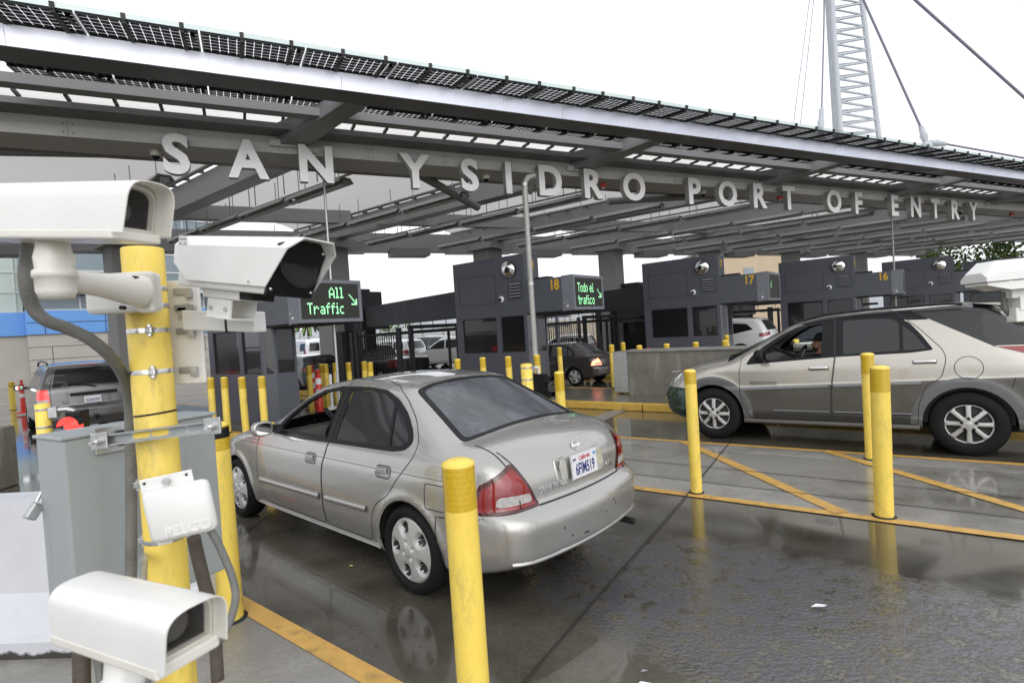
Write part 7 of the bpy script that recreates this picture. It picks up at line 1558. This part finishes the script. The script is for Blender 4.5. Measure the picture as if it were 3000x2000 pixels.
b=MB(); b.box((-1.0,-.05,1.02),(.05,.86,.07),'black',bev=.01); b.build('tailgate_bar',JP); b=MB(); b.box((-.80,0,1.665),(.05,.34,.03),'tail_red'); b.build('high_brake_lamp',JP)
plate(JP,Matrix.Translation((-.995,-.02,.88))@Matrix.Rotation(R(-90),4,'Z'),'5UIW797',full=False)
b=MB(); 
for s in (.68,-.68): b.tube([(1.5,s,1.68),(1.3,s,1.77),(.6,s,1.79),(-.3,s,1.76),(-.5,s,1.71)],.02,'black',8)
b.build('roof_rail',JP); b=MB(); b.tube([(-.98,-.1,1.16),(-.93,.1,1.22),(-.90,.38,1.26)],.014,'black',6); b.build('wiper',JP); b=MB(); b.sphere((-1.12,-.05,.50),.045,'black',14,10); b.tube([(-.9,-.05,.46),(-1.12,-.05,.46)],.03,'black',8); b.build('tow_ball',JP)
b=MB(); strip3(JB,[(.86,.77),(-.86,.77)],'rear',.014,.003,'booth_seam','',None,b=b); strip3(JB,[(.70,.78),(.71,1.17),(.60,1.62)],'rear',.010,.003,'booth_seam','',None,b=b); strip3(JB,[(-.70,.78),(-.71,1.17),(-.60,1.62)],'rear',.010,.003,'booth_seam','',None,b=b)
for x in (1.12,.17): strip3(JB,[(x,.55),(x,1.62)],'side',.010,.003,'booth_seam','',None,1,b=b)
b.build('panel_seams',JP,fix=False)
CRO=dict(SUVS); CRO.update(kts=.10,tl=[(.93,1.0),(.93,1.12),(.60,1.16),(.60,1.06)],tll=[(.2,.2),(.21,.2),(.21,.21)],top=[(-1.2,1.1),(-.95,1.25),(-.70,1.55),(-.55,1.64),(.3,1.69),(1.0,1.69),(1.4,1.63),(2.2,1.15),(2.35,1.10),(3.1,1.0),(3.4,.85),(3.5,.7)],win=[[(2.05,1.10),(1.5,1.50),(1.15,1.53),(1.15,1.08)],[(1.08,1.09),(1.08,1.53),(.35,1.52),(.30,1.12)],[(.22,1.13),(.26,1.50),(-.2,1.46),(-.42,1.26)]],rw=[(.66,1.22),(.55,1.56),(-.55,1.56),(-.66,1.22)])
p=aty(1900+735/2.0909,650+700/2.0909,17.6); _e=Vector((p.x,p.y,0))+uu*.9+pp*.95
boxcar('white_crossover','white crossover with red tail lamp stopped in the lane right of booth 17','paint_white',(_e.x,_e.y,0),UROT,CRO,h=.06,scale=.97)
def at_(q,Y): p=aty(*q,Y); return (p.x,p.y,0)
r3=lambda x,y:(850+x/4.276,850+y/4.276)
boxcar('dark_suv','dark green SUV parked beyond the gate left of booth 18','paint_bluegrey',at_(r3(1870,870),30),R(160),dict(SUVS),h=.09,scale=.95)
boxcar('white_suv','silver white crossover facing left beside booth 18 left edge','paint_white',at_(r3(2260,870),27),R(172),CRO,h=.09,scale=.93)
boxcar('white_suv','white SUV seen through the bar gate behind the second booth','paint_white',at_(r3(1450,900),27),R(150),dict(SUVS),h=.09,scale=.92)
VAN=dict(SUVS); VAN.update(wb=3.4,top=[(-1.4,1.8),(-1.2,1.95),(-1.0,2.02),(2.2,2.02),(2.5,1.92),(3.1,1.3),(3.3,1.2),(3.9,1.05),(4.2,.8)],front=[(-1,4.1),(.5,4.2),(.9,4.15),(1.2,3.9)],rear=[(-1,-1.3),(.5,-1.42),(.8,-1.38),(1.9,-1.32)],side=[(-1,.9),(.4,.96),(1.1,.97),(1.9,.82),(2.1,.75)],win=[[(3.0,1.30),(2.6,1.75),(2.2,1.78),(2.2,1.28)],[(-.2,1.28),(-.2,1.75),(-1.1,1.75),(-1.1,1.28)]],rw=[(.68,1.25),(.62,1.78),(.05,1.78),(.05,1.25)],tl=[(.99,1.0),(.99,1.7),(.86,1.7),(.86,1.0)],tll=[(.2,.2),(.21,.2),(.21,.21)],tlx=-1.0)
boxcar('white_van','white panel van parked beyond the lane between the two left booths','paint_white',at_(r3(305,930),33),R(128),VAN,h=.1,scale=.95)
PK=dict(SUVS); PK.update(wb=3.6,top=[(-1.6,1.15),(-1.3,1.17),(.75,1.17),(.85,1.2),(.95,1.65),(1.1,1.75),(2.3,1.75),(2.5,1.68),(3.05,1.22),(3.2,1.18),(4.2,1.08),(4.5,.9)],front=[(-1,4.4),(.5,4.5),(.9,4.5),(1.1,4.3)],rear=[(-1,-1.2),(.5,-1.35),(1.2,-1.3)],win=[[(2.95,1.22),(2.5,1.62),(1.85,1.64),(1.85,1.22)],[(1.78,1.22),(1.78,1.64),(1.1,1.62),(1.05,1.24)]],rw=[(.6,1.3),(.5,1.62),(-.5,1.62),(-.6,1.3)],tl=[(.93,.8),(.93,1.1),(.82,1.1),(.82,.8)],tll=[(.2,.2),(.21,.2),(.21,.21)],ws=[(2.45,.62),(2.45,-.62),(3.0,-.72),(3.0,.72)])
PK['top']=[(x,z) for x,z in PK['top']]
boxcar('black_pickup','black pickup truck standing in the lane between the rear booth and the bar gate','paint_dark',at_(r3(1330,1000),20),UROT,PK,h=.09,scale=.85)
boxcar('black_car','dark car seen behind the red channelisers between the two left booths','paint_dark',at_(r3(290,980),19),UROT+R(0),CRO,h=.09,scale=.78)
boxcar('white_sedan','white and blue striped car behind the bars beyond the dark saloon','paint_white',at_((1550+640/4.238,880+520/4.238),25),R(170),CRO,h=.09,scale=.78)
# pale blue gate posts and overhead sign beyond the Spanish sign
p=aty(1550+200/4.238,880+400/4.238,24); t=thing('pale_gate','pale blue tubular gate standing beyond the brown car','gate',(p.x,24,0)); b=MB()
for x in (-.75,.55): b.tube([(x,0,0),(x,0,2.3)],.09,'mast_white',12)
b.box((-.1,0,2.15),(2.4,.08,.08),'mast_white'); b.box((-.1,0,1.75),(2.4,.08,.08),'mast_white')
for i in range(24): b.box((-1.25+i*.1,0,1.0),(.02,.02,1.8),'galv')
b.build('gate_bars',t)
